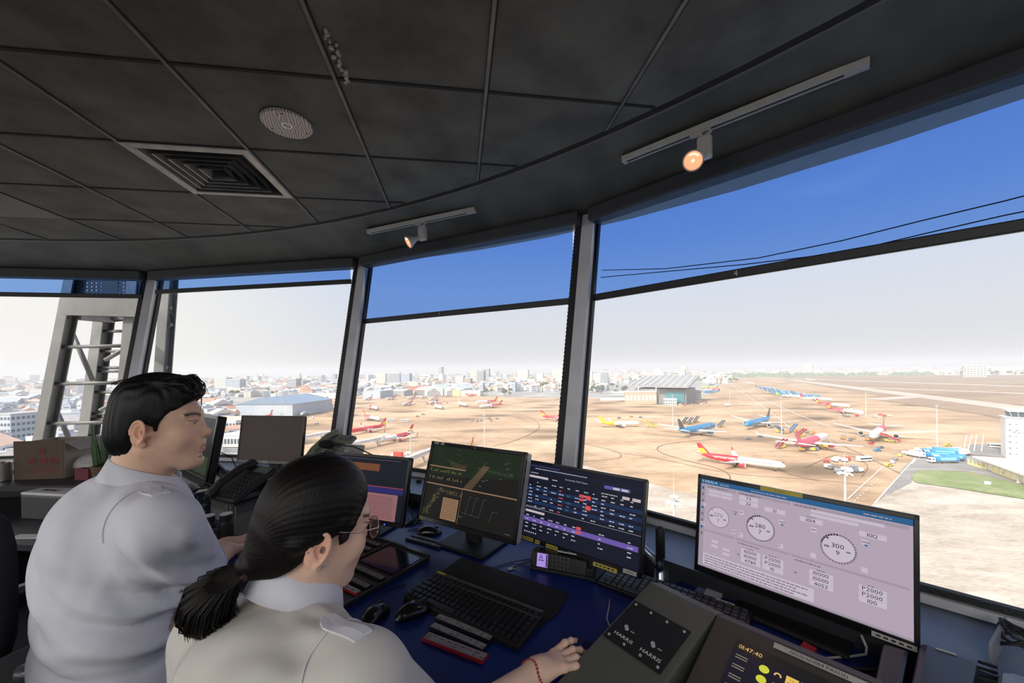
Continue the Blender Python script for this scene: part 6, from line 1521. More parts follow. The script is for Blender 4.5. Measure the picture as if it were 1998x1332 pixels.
poly('ground_concrete', [(1707, 980), (1779, 937), (1998, 972), (2300, 1010), (2600, 1400), (1500, 1400), (1500, 1150)], G_conc, 0.12)
poly('ground_concrete_slabs', [(1130, 905), (1330, 960), (1560, 1000), (1500, 1400), (900, 1400), (1000, 930)], G_conc, 0.06)
poly('road_asphalt', [(1788, 890), (1860, 886), (1998, 898), (2100, 960), (1998, 946), (1929, 929), (1889, 919.5), (1789, 916.5), (1778, 930), (1779, 941), (1720, 972), (1764, 910)], G_asph, 0.14)
poly('road_asphalt_yard', [(1895, 866), (1966, 868), (1972, 893), (1884, 886)], G_asph, 0.14)
gi = poly('lawn_grass', [(1789, 917), (1782, 924), (1778, 932), (1787, 941), (1860, 951), (1998, 973), (2100, 992), (2100, 975), (1998, 947), (1929, 930), (1889, 921), (1830, 917)], G_green, 0.35)
M_line_w = mat('white_marking', kk(.95, .93, .88), 0.8); M_line_y = mat('yellow_marking', kk(.75, .52, .16), 0.8); M_line_d = mat('dark_tyre_track', kk(.26, .17, .11), 0.9)
def marking(pts, w, m, z=0.22, name='road_marking'):
    P = [gr(x, y, z) for x, y in pts]; mb = MB()
    # smooth the polyline
    for _ in range(2):
        Q = [P[0]]
        for a, b in zip(P, P[1:]): Q += [a.lerp(b, .25), a.lerp(b, .75)]
        Q.append(P[-1]); P = Q
    L_, R_ = [], []
    for i, p in enumerate(P):
        d = (P[min(i + 1, len(P) - 1)] - P[max(i - 1, 0)]).normalized(); n = Vector((-d.y, d.x, 0)) * (w / 2)
        L_.append(p + n); R_.append(p - n)
    for i in range(len(P) - 1): mb.quad(R_[i], R_[i + 1], L_[i + 1], L_[i])
    return struct(mb.build(name, m))
marking([(1787, 892), (1745, 938), (1707, 981)], 0.5, M_line_w)
marking([(1724, 909), (1690, 940), (1654, 973)], 0.45, M_line_w)
marking([(1779, 905), (1784, 898), (1794, 893)], 0.4, M_line_w)
marking([(1764, 916), (1800, 914), (1870, 916), (1940, 925)], 0.4, M_line_w)
for xs in ((1886, 1880), (1897, 1888), (1906, 1900), (1919, 1915)):
    marking([(xs[0], 848), (xs[1], 880)], 0.5, M_line_w)
for i in range(9):
    marking([(1713 - i * 5.5, 935 + i * 5), (1711 - i * 5.5, 937 + i * 5)], 0.4, M_line_w)
marking([(1130, 863), (1170, 872), (1205, 880), (1214, 889), (1205, 895), (1130, 900)], 0.5, M_line_d)
marking([(1420, 855), (1340, 860), (1285, 868), (1280, 880), (1330, 896), (1400, 912), (1425, 925), (1424, 940)], 0.6, M_line_d)
marking([(1190, 880), (1300, 896), (1420, 925), (1600, 935), (1700, 948)], 0.45, M_line_d)
marking([(1200, 891), (1290, 892)], 0.5, M_line_y); marking([(1530, 900), (1515, 912), (1540, 925), (1600, 938)], 0.45, M_line_d)
marking([(1440, 755), (1560, 812), (1700, 860)], 0.9, M_line_w); marking([(1425, 750), (1500, 800), (1560, 850)], 0.7, M_line_w)
marking([(1560, 742), (1600, 745), (1998, 787)], 2.0, M_line_y, 0.6)
marking([(840, 850), (1000, 905), (1100, 940)], 0.5, M_line_d); marking([(990, 800), (1040, 815), (1060, 835), (1000, 862), (960, 870)], 0.6, M_line_d)
marking([(790, 850), (880, 880), (1060, 930), (1112, 950)], 0.5, M_line_w)
marking([(1625, 860), (1700, 895), (1760, 925)], 0.5, M_line_d); marking([(1570, 912), (1640, 880), (1700, 905), (1680, 930)], 0.4, M_line_d)

# ------------------------------------------------------------------ aircraft
A_white = mat('aircraft_white', (0.78, 0.77, 0.73), 0.35, var=0.03, scale=0.6); A_red = mat('aircraft_red', (0.62, 0.028, 0.045), 0.3, var=0.05, scale=0.6)
A_yel = mat('aircraft_yellow', (0.80, 0.50, 0.03), 0.35, var=0.04, scale=.6); A_blue = mat('aircraft_blue', (0.04, 0.22, 0.42), 0.3, var=0.05, scale=.6)
A_navy = mat('aircraft_dark_fin', (0.10, 0.11, 0.12), 0.35, var=0.05, scale=.6); A_gold = mat('aircraft_gold', (0.55, 0.38, 0.10), 0.4); A_pink = mat('aircraft_pinkish_red', (0.62, 0.08, 0.13), 0.35, var=0.05, scale=.6)
A_grey = mat('aircraft_grey', (0.50, 0.51, 0.52), 0.4); A_dark = mat('aircraft_dark_glass', (0.02, 0.02, 0.025), 0.2); A_teal = mat('aircraft_teal', (0.04, 0.30, 0.45), 0.35); A_green = mat('aircraft_green', (0.10, 0.35, 0.20), 0.4)
M_tyre = mat('tyre_rubber', (0.02, 0.02, 0.02), 0.8)
def make_plane(name, label, L, R, span, cols, wide=False, winglet=True, logo=None, group='jets parked on the apron'):
    """nose towards +x, origin on the ground below the middle"""
    front, rear, fin, fin2, eng, split, belly = cols
    z0 = R + (1.75 if not wide else 2.4)
    root = thing(name, label, 'airplane', (0, 0, -500), 0, group)
    prof = [(-.5, .10, .62), (-.47, .22, .55), (-.42, .42, .40), (-.35, .70, .22), (-.27, .92, .07), (-.20, 1, 0), (-.12, 1, 0), (-.04, 1, 0), (.04, 1, 0), (.12, 1, 0), (.20, 1, 0), (.28, 1, 0), (.36, .99, 0), (.41, .93, -.03), (.445, .80, -.08), (.47, .62, -.14), (.488, .40, -.2), (.5, .10, -.25)]
    x2 = []
    for a, b in zip(prof, prof[1:]):
        x2.append(a); 
        if b[0] - a[0] > .05: x2.append(tuple((p + q) / 2 for p, q in zip(a, b)))
    x2.append(prof[-1]); n = 20
    mb = MB(); mb.smooth = True
    rings = [[(x * L, R * r * math.sin(2 * math.pi * k / n), z0 + R * dz + R * r * math.cos(2 * math.pi * k / n)) for k in range(n)] for x, r, dz in x2]
    mb.use(front).loft(rings)
    mb.mats = [front, rear, belly]; nf = len(mb.f)
    for i, f in enumerate(mb.f):
        cx = sum(mb.v[j][0] for j in f) / len(f); cz = sum(mb.v[j][2] for j in f) / len(f)
        mb.fm[i] = 1 if cx / L < split + (cz - z0) / R * 0.03 else 0
        if belly is not front and cz < z0 - R * 0.55: mb.fm[i] = 2
    fus = mb.build('fuselage', None, root)
    w = MB().use(A_dark)                                                     # cockpit and cabin windows
    for s in (-1, 1):
        for k in range(3):
            xx = L * (.462 - .008 * k); rr = R * (.70 + .05 * k)
            w.box((xx, s * (rr * (.30 + .28 * k)), z0 + R * (.30 - .03 * k)), (L * .006, R * .26, R * .20))
        if not wide or True:
            for k in range(int(L * .62 / 1.4)):
                x = L * .36 - k * 1.4
                if x < -L * .27: break
                w.box((x, s * (R * .985), z0 + R * .22), (.42, .06, .5))
    w.build('window_row', None, fus)
    hs = span / 2; sw = math.tan(math.radians(27 if not wide else 31)); ch = L * .165 if not wide else L * .17
    for s in (-1, 1):
        x0 = L * .085; zz = z0 - R * .45
        def sec(y, c, x, z, th):
            pts = [(0, 0), (.12, .5), (.35, .6), (.7, .32), (1, 0), (.7, -.18), (.3, -.3), (.08, -.25)]
            return [(x - p * c, y, z + q * th) for p, q in pts]
        tipx = x0 - hs * sw * .92; tipc = ch * .24
        midx = x0 - hs * .36 * sw
        rs = [sec(0, ch * 1.05, x0, zz, .9), sec(s * hs * .36, ch * .62, midx, zz + hs * .03, .6), sec(s * hs * .97, tipc, tipx, zz + hs * .11, .25)]
        if winglet: rs += [sec(s * hs * 1.0, tipc * .8, tipx - tipc * .3, zz + hs * .125 + .5, .2), sec(s * hs * 1.015, tipc * .4, tipx - tipc * .95, zz + hs * .125 + 2.4, .12)]
        if s < 0: rs = [list(reversed(r)) for r in rs]
        wg = MB().use(A_grey if not wide else A_white).loft(rs)
        if winglet:
            wg.mats.append(rear if rear is A_red else wg.mats[0])
            for i, f in enumerate(wg.f):
                if sum(wg.v[j][2] for j in f) / len(f) > zz + hs * .125 + .4: wg.fm[i] = 1
        wg.build('wing', None, root)
        er = R * .60 if not wide else R * .62
        ex, ey, ez = x0 - hs * .30 * sw + ch * .32, s * hs * .335, zz + hs * .02 - er * .85
        MW = Matrix.Translation((ex, ey, ez)) @ Matrix.Rotation(math.pi / 2, 4, 'Y')
        e_ = MB(MW); e_.smooth = True
        Le = er * 3.0
        e_.use(eng).lathe([(er * .55, -Le * .75), (er * .75, -Le * .45), (er * .98, -Le * .1), (er, Le * .15)], 18).use(A_white).lathe([(er, Le * .15), (er * .97, Le * .22), (er * .86, Le * .24), (er * .82, Le * .16)], 18).use(A_dark).lathe([(er * .83, Le * .17), (er * .15, Le * .175), (er * .02, Le * .22)], 18)
        en = e_.build('engine', None, root)
        MB().box((ex - er * .6, ey, ez + er * .95), (er * 2.2, .3, er * .6)).build('pylon', A_grey, en)
        ts = [sec(s * R * .1, L * .085, -L * .405, z0 + R * .55, .4), sec(s * span * .18, L * .035, -L * .405 - span * .18 * .62, z0 + R * .8, .15)]
        if s < 0: ts = [list(reversed(r)) for r in ts]
        MB().loft(ts).build('tailplane', A_white if rear is not A_red else A_grey, root)
        g = MB().use(A_grey).cyl((-L * .03, s * R * 1.5, z0 - R * .5), (-L * .03, s * R * 1.5, .6), .18).use(M_tyre)
        for q in ((-.7, .7) if wide else (0,)):
            for yy in (-.45, .45): g.cyl((-L * .03 + q, s * R * 1.5 + yy - .17, .58), (-L * .03 + q, s * R * 1.5 + yy + .17, .58), .58, n=12)
        g.build('main_gear', None, root)
    g = MB().use(A_grey).cyl((L * .395, 0, z0 - R * .8), (L * .395, 0, .45), .14).use(M_tyre)
    for yy in (-.25, .25): g.cyl((L * .395, yy - .12, .42), (L * .395, yy + .12, .42), .42, n=12)
    g.build('nose_gear', None, root)
    fh = (6.0 if not wide else 8.6); fz = z0 + R * .75
    f_ = MB()
    def fsec(t):
        xl = -L * .325 - fh * t * .95; xr = -L * .325 - L * .135 - fh * t * .34 ; xr = min(xr, xl - L * .05)
        z = fz + fh * t
        th = .28 * (1 - t * .7)
        return [(xl, 0, z), (xl * .7 + xr * .3, th, z), (xr, 0.02, z), (xr, -0.02, z), (xl * .7 + xr * .3, -th, z)]
    tt = (-.05, .25, .5, .75, 1)
    f_.use(fin).loft([fsec(t) for t in tt])
    if fin2 is not None:
        f_.mats.append(fin2)
        for i, f in enumerate(f_.f):
            cx = sum(f_.v[j][0] for j in f) / len(f); cz = sum(f_.v[j][2] for j in f) / len(f)
            if fin2 is A_yel:
                if cx < -L * .325 - fh * ((cz - fz) / fh) * .6 - L * .075 and cz < fz + fh * .6: f_.fm[i] = 1
            elif cz > fz + fh * .35: f_.fm[i] = 1
    fo = f_.build('tail_fin', None, root)
    if logo:
        txt, mlog, x_, sz, zo = logo
        for s in (-1, 1):
            Mx = Matrix.Translation((x_ * L, s * (R + .05), z0 + zo * R)) @ (Matrix.Rotation(math.pi / 2, 4, 'X') if s < 0 else Matrix.Rotation(math.pi, 4, 'Z') @ Matrix.Rotation(math.pi / 2, 4, 'X'))
            MB(Mx).text(txt, sz, align='C').build('lettering', mlog, fus)
    return root
AR = {}
AR['vj'] = ('airliner', 44.5, 2.0, 35, (A_white, A_red, A_red, A_yel, A_red, -.02, A_white), False, True, ('vietjetair.com', A_white, -.16, 2.0, .05))
AR['allred'] = ('airliner', 44.5, 2.0, 35, (A_red, A_red, A_red, A_yel, A_red, .45, A_white), False, True, ('vietjetair.com', A_white, .02, 2.0, .05))
AR['dhl'] = ('cargo_airliner', 40, 2.0, 34, (A_white, A_yel, A_yel, None, A_white, -.15, A_white), False, True, None)
AR['vn'] = ('wide_airliner', 63, 2.95, 60, (A_blue, A_blue, A_navy, None, A_blue, .5, A_grey), True, False, ('Vietnam Airlines', A_white, .17, 2.2, .15))
AR['vns'] = ('airliner', 44.5, 2.0, 35, (A_blue, A_blue, A_navy, None, A_blue, .5, A_grey), False, True, None)
AR['a330'] = ('wide_airliner', 63, 2.85, 60, (A_white, A_pink, A_pink, A_teal, A_pink, -.06, A_white), True, True, None)
AR['a330p'] = ('wide_airliner', 63, 2.85, 60, (A_white, A_pink, A_pink, None, A_pink, .10, A_pink), True, True, None)
AR['white'] = ('airliner', 40, 2.0, 34, (A_white, A_white, A_white, None, A_white, -.5, A_white), False, True, None)
AR['yel'] = ('airliner', 40, 2.0, 34, (A_yel, A_yel, A_yel, None, A_yel, .5, A_white), False, True, None)
AR['grn'] = ('airliner', 44.5, 2.0, 35, (A_white, A_green, A_green, A_yel, A_white, -.2, A_white), False, True, None)
AR['whr'] = ('airliner', 44.5, 2.0, 35, (A_white, A_white, A_red, None, A_white, -.4, A_white), False, True, None)
protos = {}
def plane(kind, nose, tail, label, group='jets parked on the apron'):
    a, b = gr(*nose), gr(*tail); d = a - b; c = (a + b) / 2; rz = math.atan2(d.y, d.x)
    if kind not in protos:
        nm, L, R, sp, cols, wide, wl, logo = AR[kind]
        protos[kind] = make_plane(nm, label, L, R, sp, cols, wide, wl, logo, group)
        protos[kind].location = c; protos[kind].rotation_euler.z = rz
        return protos[kind]
    return dup(protos[kind], c, rz, label, group)
plane('vj', (1531, 921), (1362, 899), 'nearest jet, white nose, red tail, alone in the middle of the apron')
plane('dhl', (1250, 832), (1168, 833.5), 'white cargo jet with a yellow tail parked right of the middle mullion')
plane('vn', (1394, 840), (1323, 856), 'blue wide jet with dark fin seen from behind, pointing away to the right')
plane('vn', (1449, 841), (1508, 825), 'blue wide jet facing the viewer, its round engines showing')
plane('a330p', (1612, 863), (1553, 886), 'white nosed pinkish wide jet seen from its tail, stairs at both sides')
plane('a330', (1702, 864), (1726, 845), 'white and pink wide jet facing the viewer head on, teal fin top')
plane('vj', (1692, 811), (1608, 802), 'red and white jet in front of its twin, beside a light pole at the right')
plane('vj', (1663, 797), (1588, 791), 'red and white jet just behind its twin, half hidden by it')
plane('whr', (1626, 783), (1558, 780), 'white jet with a red fin behind the pair of red and white jets')
plane('vns', (1600, 776), (1545, 774), 'dark blue jet parked beyond the white one with the red fin')
for i, (nx, ny, tx, ty, w) in enumerate([(1532, 771, 1503, 769, 'nearest'), (1545, 768, 1512, 767, 'second'), (1524, 765.5, 1497, 764.5, 'third'), (1512, 762.5, 1487, 761.5, 'fourth'), (1556, 772, 1527, 771, 'rightmost'), (1500, 760, 1478, 759, 'farthest')]):
    plane('vns', (nx, ny), (tx, ty), w + ' jet of the far cluster of blue jets on the long apron', 'far cluster of blue jets')
plane('grn', (1556, 776.5), (1520, 774.5), 'green tailed jet at the near end of the far blue cluster')
plane('yel', (1366, 757), (1397, 757.5), 'yellow jet nosed in to the big terminal')
plane('vns', (1374, 768), (1404, 767), 'blue jet nosed in to the big terminal, nearest of its row')
plane('vj', (1374, 763), (1402, 762), 'red tailed jet between the yellow and the blue jet at the terminal')
plane('vns', (1372, 753.5), (1406, 751.5), 'dark finned jet farthest along the terminal row')
plane('white', (1593, 742.8), (1570, 742.2), 'small white jet taxiing far out on the airfield')
plane('white', (1476, 750), (1455, 748.5), 'tiny white jet with raised wingtip at the far end of the apron')
plane('allred', (1131, 823), (1053, 819), 'all red jet half hidden by the mullion in the middle')
plane('allred', (684, 849), (748, 838), 'all red jet pointing left behind the mullion above the desk phone')
plane('vj', (731, 871), (808, 852), 'red tailed jet docked at the white jet bridge')
plane('allred', (884, 912), (921, 886), 'red jet of which only the fin shows above the square monitor')
plane('vj', (740, 823), (709, 817), 'white nosed jet with red tail behind the all red jet at the left mullion')
plane('vj', (739, 802), (717, 796), 'white nosed jet with red tail, next one farther from the left mullion')
for i, (k, nx, ny, tx, ty, lb) in enumerate([
    ('vj', 711, 782, 726, 779, 'small red jet at the left end of the row before the grey sheds'), ('vj', 755, 781, 771, 778.5, 'small red jet in front of the long grey shed'),
    ('vj', 795, 780, 812, 777, 'small red jet before the gabled hangars'), ('white', 822, 778, 833, 776, 'small white jet between two red jets before the hangars'),
    ('vj', 840, 782, 852, 779, 'small red jet before the green roofed hangar'), ('vj', 785, 793, 806, 788, 'red and white jet with its tail to the right, second row'),
    ('vj', 837, 790, 857, 785, 'red and white jet of the second row below the green roof'), ('white', 866, 801, 846, 794, 'grey white jet pointing to the viewer in the middle of the far apron'),
    ('white', 912, 795, 893, 790, 'grey white jet just right of the middle of the far apron'), ('vj', 942, 797, 975, 794, 'red tailed jet in the pair standing nose to tail at the far right'),
    ('vj', 935, 788, 965, 786, 'red jet behind the pair standing nose to tail'), ('allred', 927, 773.5, 909, 772.5, 'all red jet in front of the yellow building'),
    ('vj', 655, 808, 675, 812, 'red and white jet left of the tall mullion'), ('white', 588, 813, 600, 807, 'white jet with a white fin before the blue roofed warehouse'),
    ('vj', 505, 822, 522, 818, 'small red jet in front of the warehouse wall'), ('vj', 614, 787, 632, 785, 'small red jet beyond the blue roofed warehouse')]):
    plane(k, (nx, ny), (tx, ty), lb, 'jets on the far left apron')

# ------------------------------------------------------------------ ground vehicles
V_blue = mat('vehicle_blue', (0.05, 0.28, 0.62), 0.4, var=.08, scale=1); V_sky = mat('vehicle_sky_panel', (0.25, 0.55, 0.80), 0.4, var=.25, scale=.8); V_white = mat('vehicle_white', (0.75, 0.75, 0.72), 0.4, scale=1)
V_red = mat('vehicle_red', (0.65, 0.05, 0.04), 0.4, scale=1); V_yel = mat('vehicle_yellow', (0.75, 0.55, 0.08), 0.45, scale=1); V_grey = mat('vehicle_grey', (0.20, 0.21, 0.23), 0.5, scale=1); V_oran = mat('vehicle_orange', (0.65, 0.25, 0.08), 0.5, scale=1)
def wheels(p, xs, hw, r=.5):
    for x in xs:
        for s in (-1, 1): MB().cyl((x, s * hw - .15, r), (x, s * hw + .15, r), r, n=12).build('wheel', M_tyre, p)
def tanker(label, grp='fuel tankers by the lawn'):
    t = thing('tanker_truck', label, 'truck', (0, 0, 0), 0, grp)
    MB().box((0, 0, 1.0), (16, 2.3, .5)).build('chassis', V_grey, t, bevel=.05)
    MB().prism([(5.6, .9), (8.2, .9), (8.2, 2.0), (7.6, 3.2), (5.6, 3.3)], -1.25, 1.25, Matrix.Rotation(math.pi / 2, 4, 'X')).build('driver_cab', V_white, t, bevel=.12)
    MB().box((8.02, 0, 2.45), (.5, 2.1, .7)).box((6.9, 1.24, 2.4), (1.0, .06, .7)).box((6.9, -1.24, 2.4), (1.0, .06, .7)).build('windscreen', A_dark, t)
    b = MB(); pts = [(y * 1.3, 2.6 + z * 1.25) for y, z in ((-1, -.75), (-.75, -1), (.75, -1), (1, -.75), (1, .65), (.65, 1), (-.65, 1), (-1, .65))]
    b.loft([[(x, p[0], p[1]) for p in pts] for x in (-7.9, 5.0)])
    b.build('tank', V_blue, t)
    MB().box((-1.5, 1.34, 2.6), (9, .06, 1.7)).box((-1.5, -1.34, 2.6), (9, .06, 1.7)).build('side_panel', V_sky, t)
    wheels(t, (6.9, 2, -3.5, -4.9, -6.3), 1.1); return t
def stairs(label, col, grp='boarding stairs'):
    t = thing('boarding_stairs', label, 'boarding stairs', (0, 0, 0), 0, grp)
    MB().box((0, 0, .8), (7, 2.2, .5)).box((2.8, 0, 1.6), (1.4, 2.1, 1.3)).build('chassis', V_yel, t)
    s = MB(); s.prism([(-5, .6), (4.4, 5.2), (6.4, 5.2), (6.4, 4.8), (4.6, 4.8), (-4.4, .3)], -1.0, 1.0, Matrix.Rotation(math.pi / 2, 4, 'X')).build('stair_flight', V_grey, t)
    for y in (-1.05, 1.05):
        MB(Matrix.Translation((0, y, 0))).prism([(-5, .6), (4.4, 5.2), (6.4, 5.2), (6.4, 6.5), (4.4, 6.5), (-5, 1.9)], -.05, .05, Matrix.Rotation(math.pi / 2, 4, 'X')).build('side_panel', col, t)
        w = MB()
        for k in range(7): w.prism([(-3.9 + k * 1.25, 1.75 + k * .61), (-3.1 + k * 1.25, 2.15 + k * .61), (-3.1 + k * 1.25, 2.75 + k * .61), (-3.9 + k * 1.25, 2.35 + k * .61)], y - .1, y + .1, Matrix.Rotation(math.pi / 2, 4, 'X') @ Matrix.Scale(-1, 4, (0, 0, 1)))
        w.build('window_row', A_dark, t)
    wheels(t, (2.6, -2.2), 1.0, .45); return t
def bus(label, col, grp='apron vans and buses', L=9.0, H=2.9):
    t = thing('airport_bus', label, 'bus', (0, 0, 0), 0, grp)
    MB().box((0, 0, H / 2 + .35), (L, 2.5, H - .3)).build('body', col, t, bevel=.15)
    MB().box((0, 0, H * .68), (L * .93, 2.54, H * .28)).box((L / 2 - .02, 0, H * .62), (.1, 2.1, H * .34)).build('window_row', A_dark, t)
    wheels(t, (L * .32, -L * .32), 1.1, .45); return t
def car(label, col, grp='small apron vehicles'):
    t = thing('car', label, 'car', (0, 0, 0), 0, grp)
    MB().prism([(-2.2, .35), (2.2, .35), (2.25, .95), (1.2, 1.1), (.6, 1.6), (-1.5, 1.65), (-2.2, 1.1)], -.9, .9, Matrix.Rotation(math.pi / 2, 4, 'X')).build('body', col, t, bevel=.08)
    MB().prism([(1.05, 1.1), (.55, 1.52), (-1.45, 1.57), (-1.9, 1.12)], -.93, .93, Matrix.Rotation(math.pi / 2, 4, 'X')).build('window_row', A_dark, t)
    wheels(t, (1.4, -1.4), .85, .34); return t
def dolly(label, col, grp='baggage dollies'):
    t = thing('baggage_dolly', label, 'cart', (0, 0, 0), 0, grp)
    MB().box((0, 0, .6), (3.4, 1.8, .16)).box((2.1, 0, .45), (.9, .1, .1)).build('platform', V_grey, t)
    MB().prism([(-.85, .7), (.85, .7), (.85, 1.7), (.5, 2.3), (-.5, 2.3), (-.85, 1.7)], -1.5, 1.5, Matrix.Rotation(math.pi / 2, 4, 'Z') @ Matrix.Rotation(math.pi / 2, 4, 'X')).build('container', col, t)
    wheels(t, (1.2, -1.2), .8, .25); return t
def boxtruck(label, col, grp='catering and box trucks'):
    t = thing('box_truck', label, 'truck', (0, 0, 0), 0, grp)
    MB().box((0, 0, .8), (8, 2.1, .4)).build('chassis', V_grey, t)
    MB().box((3.3, 0, 1.8), (1.6, 2.2, 1.9)).build('driver_cab', V_white, t, bevel=.15)
    MB().box((4.08, 0, 2.1), (.1, 1.9, .8)).build('windscreen', A_dark, t)
    MB().box((-.9, 0, 2.5), (6.2, 2.4, 2.9)).build('cargo_box', col, t, bevel=.05)
    wheels(t, (3, -2.6), 1.0, .5); return t
VP = {}
def veh(fn, col, px, py, ang, label, grp, z=0):
    key = (fn.__name__, col.name if col else ''); p = gr(px, py)
    if key not in VP:
        VP[key] = fn(label, col, grp) if col else fn(label, grp); VP[key].location = p; VP[key].rotation_euler.z = math.radians(ang); return VP[key]
    return dup(VP[key], p, math.radians(ang), label, grp)
def tk(label, grp): return tanker(label, grp)
for px, py, a, lb in ((1841, 903, 178, 'nearest blue tanker truck at the edge of the lawn'), (1853, 899, 176, 'blue tanker truck directly behind the nearest one'), (1826, 894, 165, 'blue tanker with its cab behind the nearest trucks'), (1835, 889, 160, 'blue tanker in the back of the parked row'), (1818, 887, 165, 'blue tanker truck farthest left of the parked row'), (1842, 885, 150, 'rearmost blue tanker beside the light pole')):
    veh(tk, None, px, py, a, lb, 'blue fuel tankers beside the lawn')
for px, py, a, c, lb in ((1524, 874, 25, V_red, 'red boarding stairs at the left side of the pinkish wide jet'), (1738, 862, 155, V_red, 'long red boarding stairs against the head on jet'), (1521, 843, -155, V_blue, 'blue boarding stairs beside the light pole'), (1548, 841, 30, V_blue, 'dark blue boarding stairs behind the tail of the pinkish jet'), (1562, 852, 20, V_red, 'boarding stairs standing behind the pinkish fuselage'),
    (1270, 833, 150, V_yel, 'yellow boarding stairs right of the cargo jet'), (1336, 826, 40, V_grey, 'left one of three grey stairs behind the blue jet'), (1346, 827, 40, V_grey, 'middle one of three grey stairs behind the blue jet'), (1358, 824, 40, V_grey, 'right one of three grey stairs behind the blue jet'), (1407, 833, 35, V_grey, 'lone grey stairs beyond the nose of the blue jet')):
    veh(stairs, c, px, py, a, lb, 'boarding stairs on the apron')
for px, py, a, c, lb in ((1949, 874, 150, V_white, 'white bus on the grey yard left of the old tower'), (1686, 900, 10, V_white, 'white van alone on the apron near the road'), (1790, 884, 40, V_white, 'white service van beside the road end'), (762, 822, 5, V_white, 'white bus beside the all red jet'), (791, 823, 170, V_white, 'pale blue and white bus alone on the far apron')):
    veh(bus, c, px, py, a, lb, 'vans and buses on the apron')
for px, py, a, c, lb in ((1747, 897, 40, V_grey, 'dark car in the queue at the roadside'), (1742, 903, 40, V_white, 'white pickup in the queue at the roadside'), (1756, 890, 40, V_yel, 'yellow tug in the queue at the roadside'), (1764, 884, 40, V_white, 'pale van at the head of the roadside queue'), (1734, 909, 10, V_yel, 'orange tug nearest the painted road'), (1712, 880, 0, V_blue, 'small blue tug in front of the head on jet'), (1849, 870, 0, V_yel, 'yellow car beside the tall light pole'), (1700, 866, 20, V_red, 'red tow tug under the head on jet'), (1718, 874, 15, V_grey, 'grey loader in front of the head on jet'), (1460, 857, 0, V_grey, 'small grey tug near the big blue jet'), (1483, 853, 0, V_grey, 'dark grey tug beside the wingtip of the pinkish jet'), (1374, 829, 0, V_oran, 'orange tug behind the blue jet'), (1362, 831, 0, V_oran, 'second orange tug behind the blue jet'), (1208, 816, 0, V_grey, 'dark loader behind the cargo jet'), (1232, 814, 0, V_oran, 'orange loader behind the cargo jet'), (1250, 815, 0, V_grey, 'grey van behind the cargo jet'), (815, 813, 0, V_grey, 'tiny dark tug on the left apron'), (826, 809, 0, V_grey, 'tiny dark cart right of the other dark tug'), (873, 787, 0, V_grey, 'tiny dark vehicle in the middle of the far apron')):
    veh(car, c, px, py, a, lb, 'small vehicles on the apron')
k_ = 0
for (cx_, cy_, n_, sx_, sy_, cols_, where) in ((1633, 899, 5, 22, 3, (V_white, V_red), 'in the row behind the tall lamp head'), (1645, 918, 10, 40, 5, (V_white, V_grey), 'in the group round the tall lamp head'), (745, 895, 10, 55, 8, (V_white, V_red, V_oran), 'beside the white jet bridge'), (1592, 876, 8, 30, 4, (V_yel, V_grey), 'under the pinkish wide jet'), (1660, 855, 6, 35, 6, (V_oran, V_grey), 'between the two wide jets'),
        (1360, 788, 10, 60, 4, (V_red, V_white, V_grey, V_oran), 'in the distance before the big terminal'), (1690, 812, 10, 50, 4, (V_grey, V_red, V_white), 'beside the red and white pair'), (945, 820, 6, 25, 3, (V_grey,), 'in the dark group round the pole base'), (1560, 846, 8, 40, 3, (V_oran, V_grey), 'behind the pinkish wide jet'), (850, 788, 10, 90, 5, (V_white, V_grey, V_red), 'among the far left jets'), (560, 822, 12, 90, 6, (V_white, V_red, V_grey), 'before the blue roofed warehouse')):
    rr = random.Random(k_)
    for q in range(n_):
        c = cols_[q % len(cols_)]
        colour = {V_white: 'white', V_red: 'red', V_grey: 'grey', V_oran: 'orange', V_yel: 'yellow'}[c]
        veh(dolly, c, cx_ + rr.uniform(-sx_, sx_), cy_ + rr.uniform(-sy_, sy_), rr.choice((0, 20, 90, 140)), '%s baggage dolly %s' % (colour, where), '%s baggage dollies %s' % (colour, where)); k_ += 1
for px, py, a, c, lb in ((1784, 891, 90, V_white, 'white box truck standing at the road end'), (1868, 884, 20, V_white, 'white box truck behind the yellow frames'), (1882, 888, 20, V_white, 'white container truck right of the tankers'), (775, 893, 160, V_red, 'red box truck near the jet bridge'), (1420, 792, 20, V_white, 'white truck with raised box before the terminal')):
    veh(boxtruck, c, px, py, a, lb, 'box trucks on the apron')

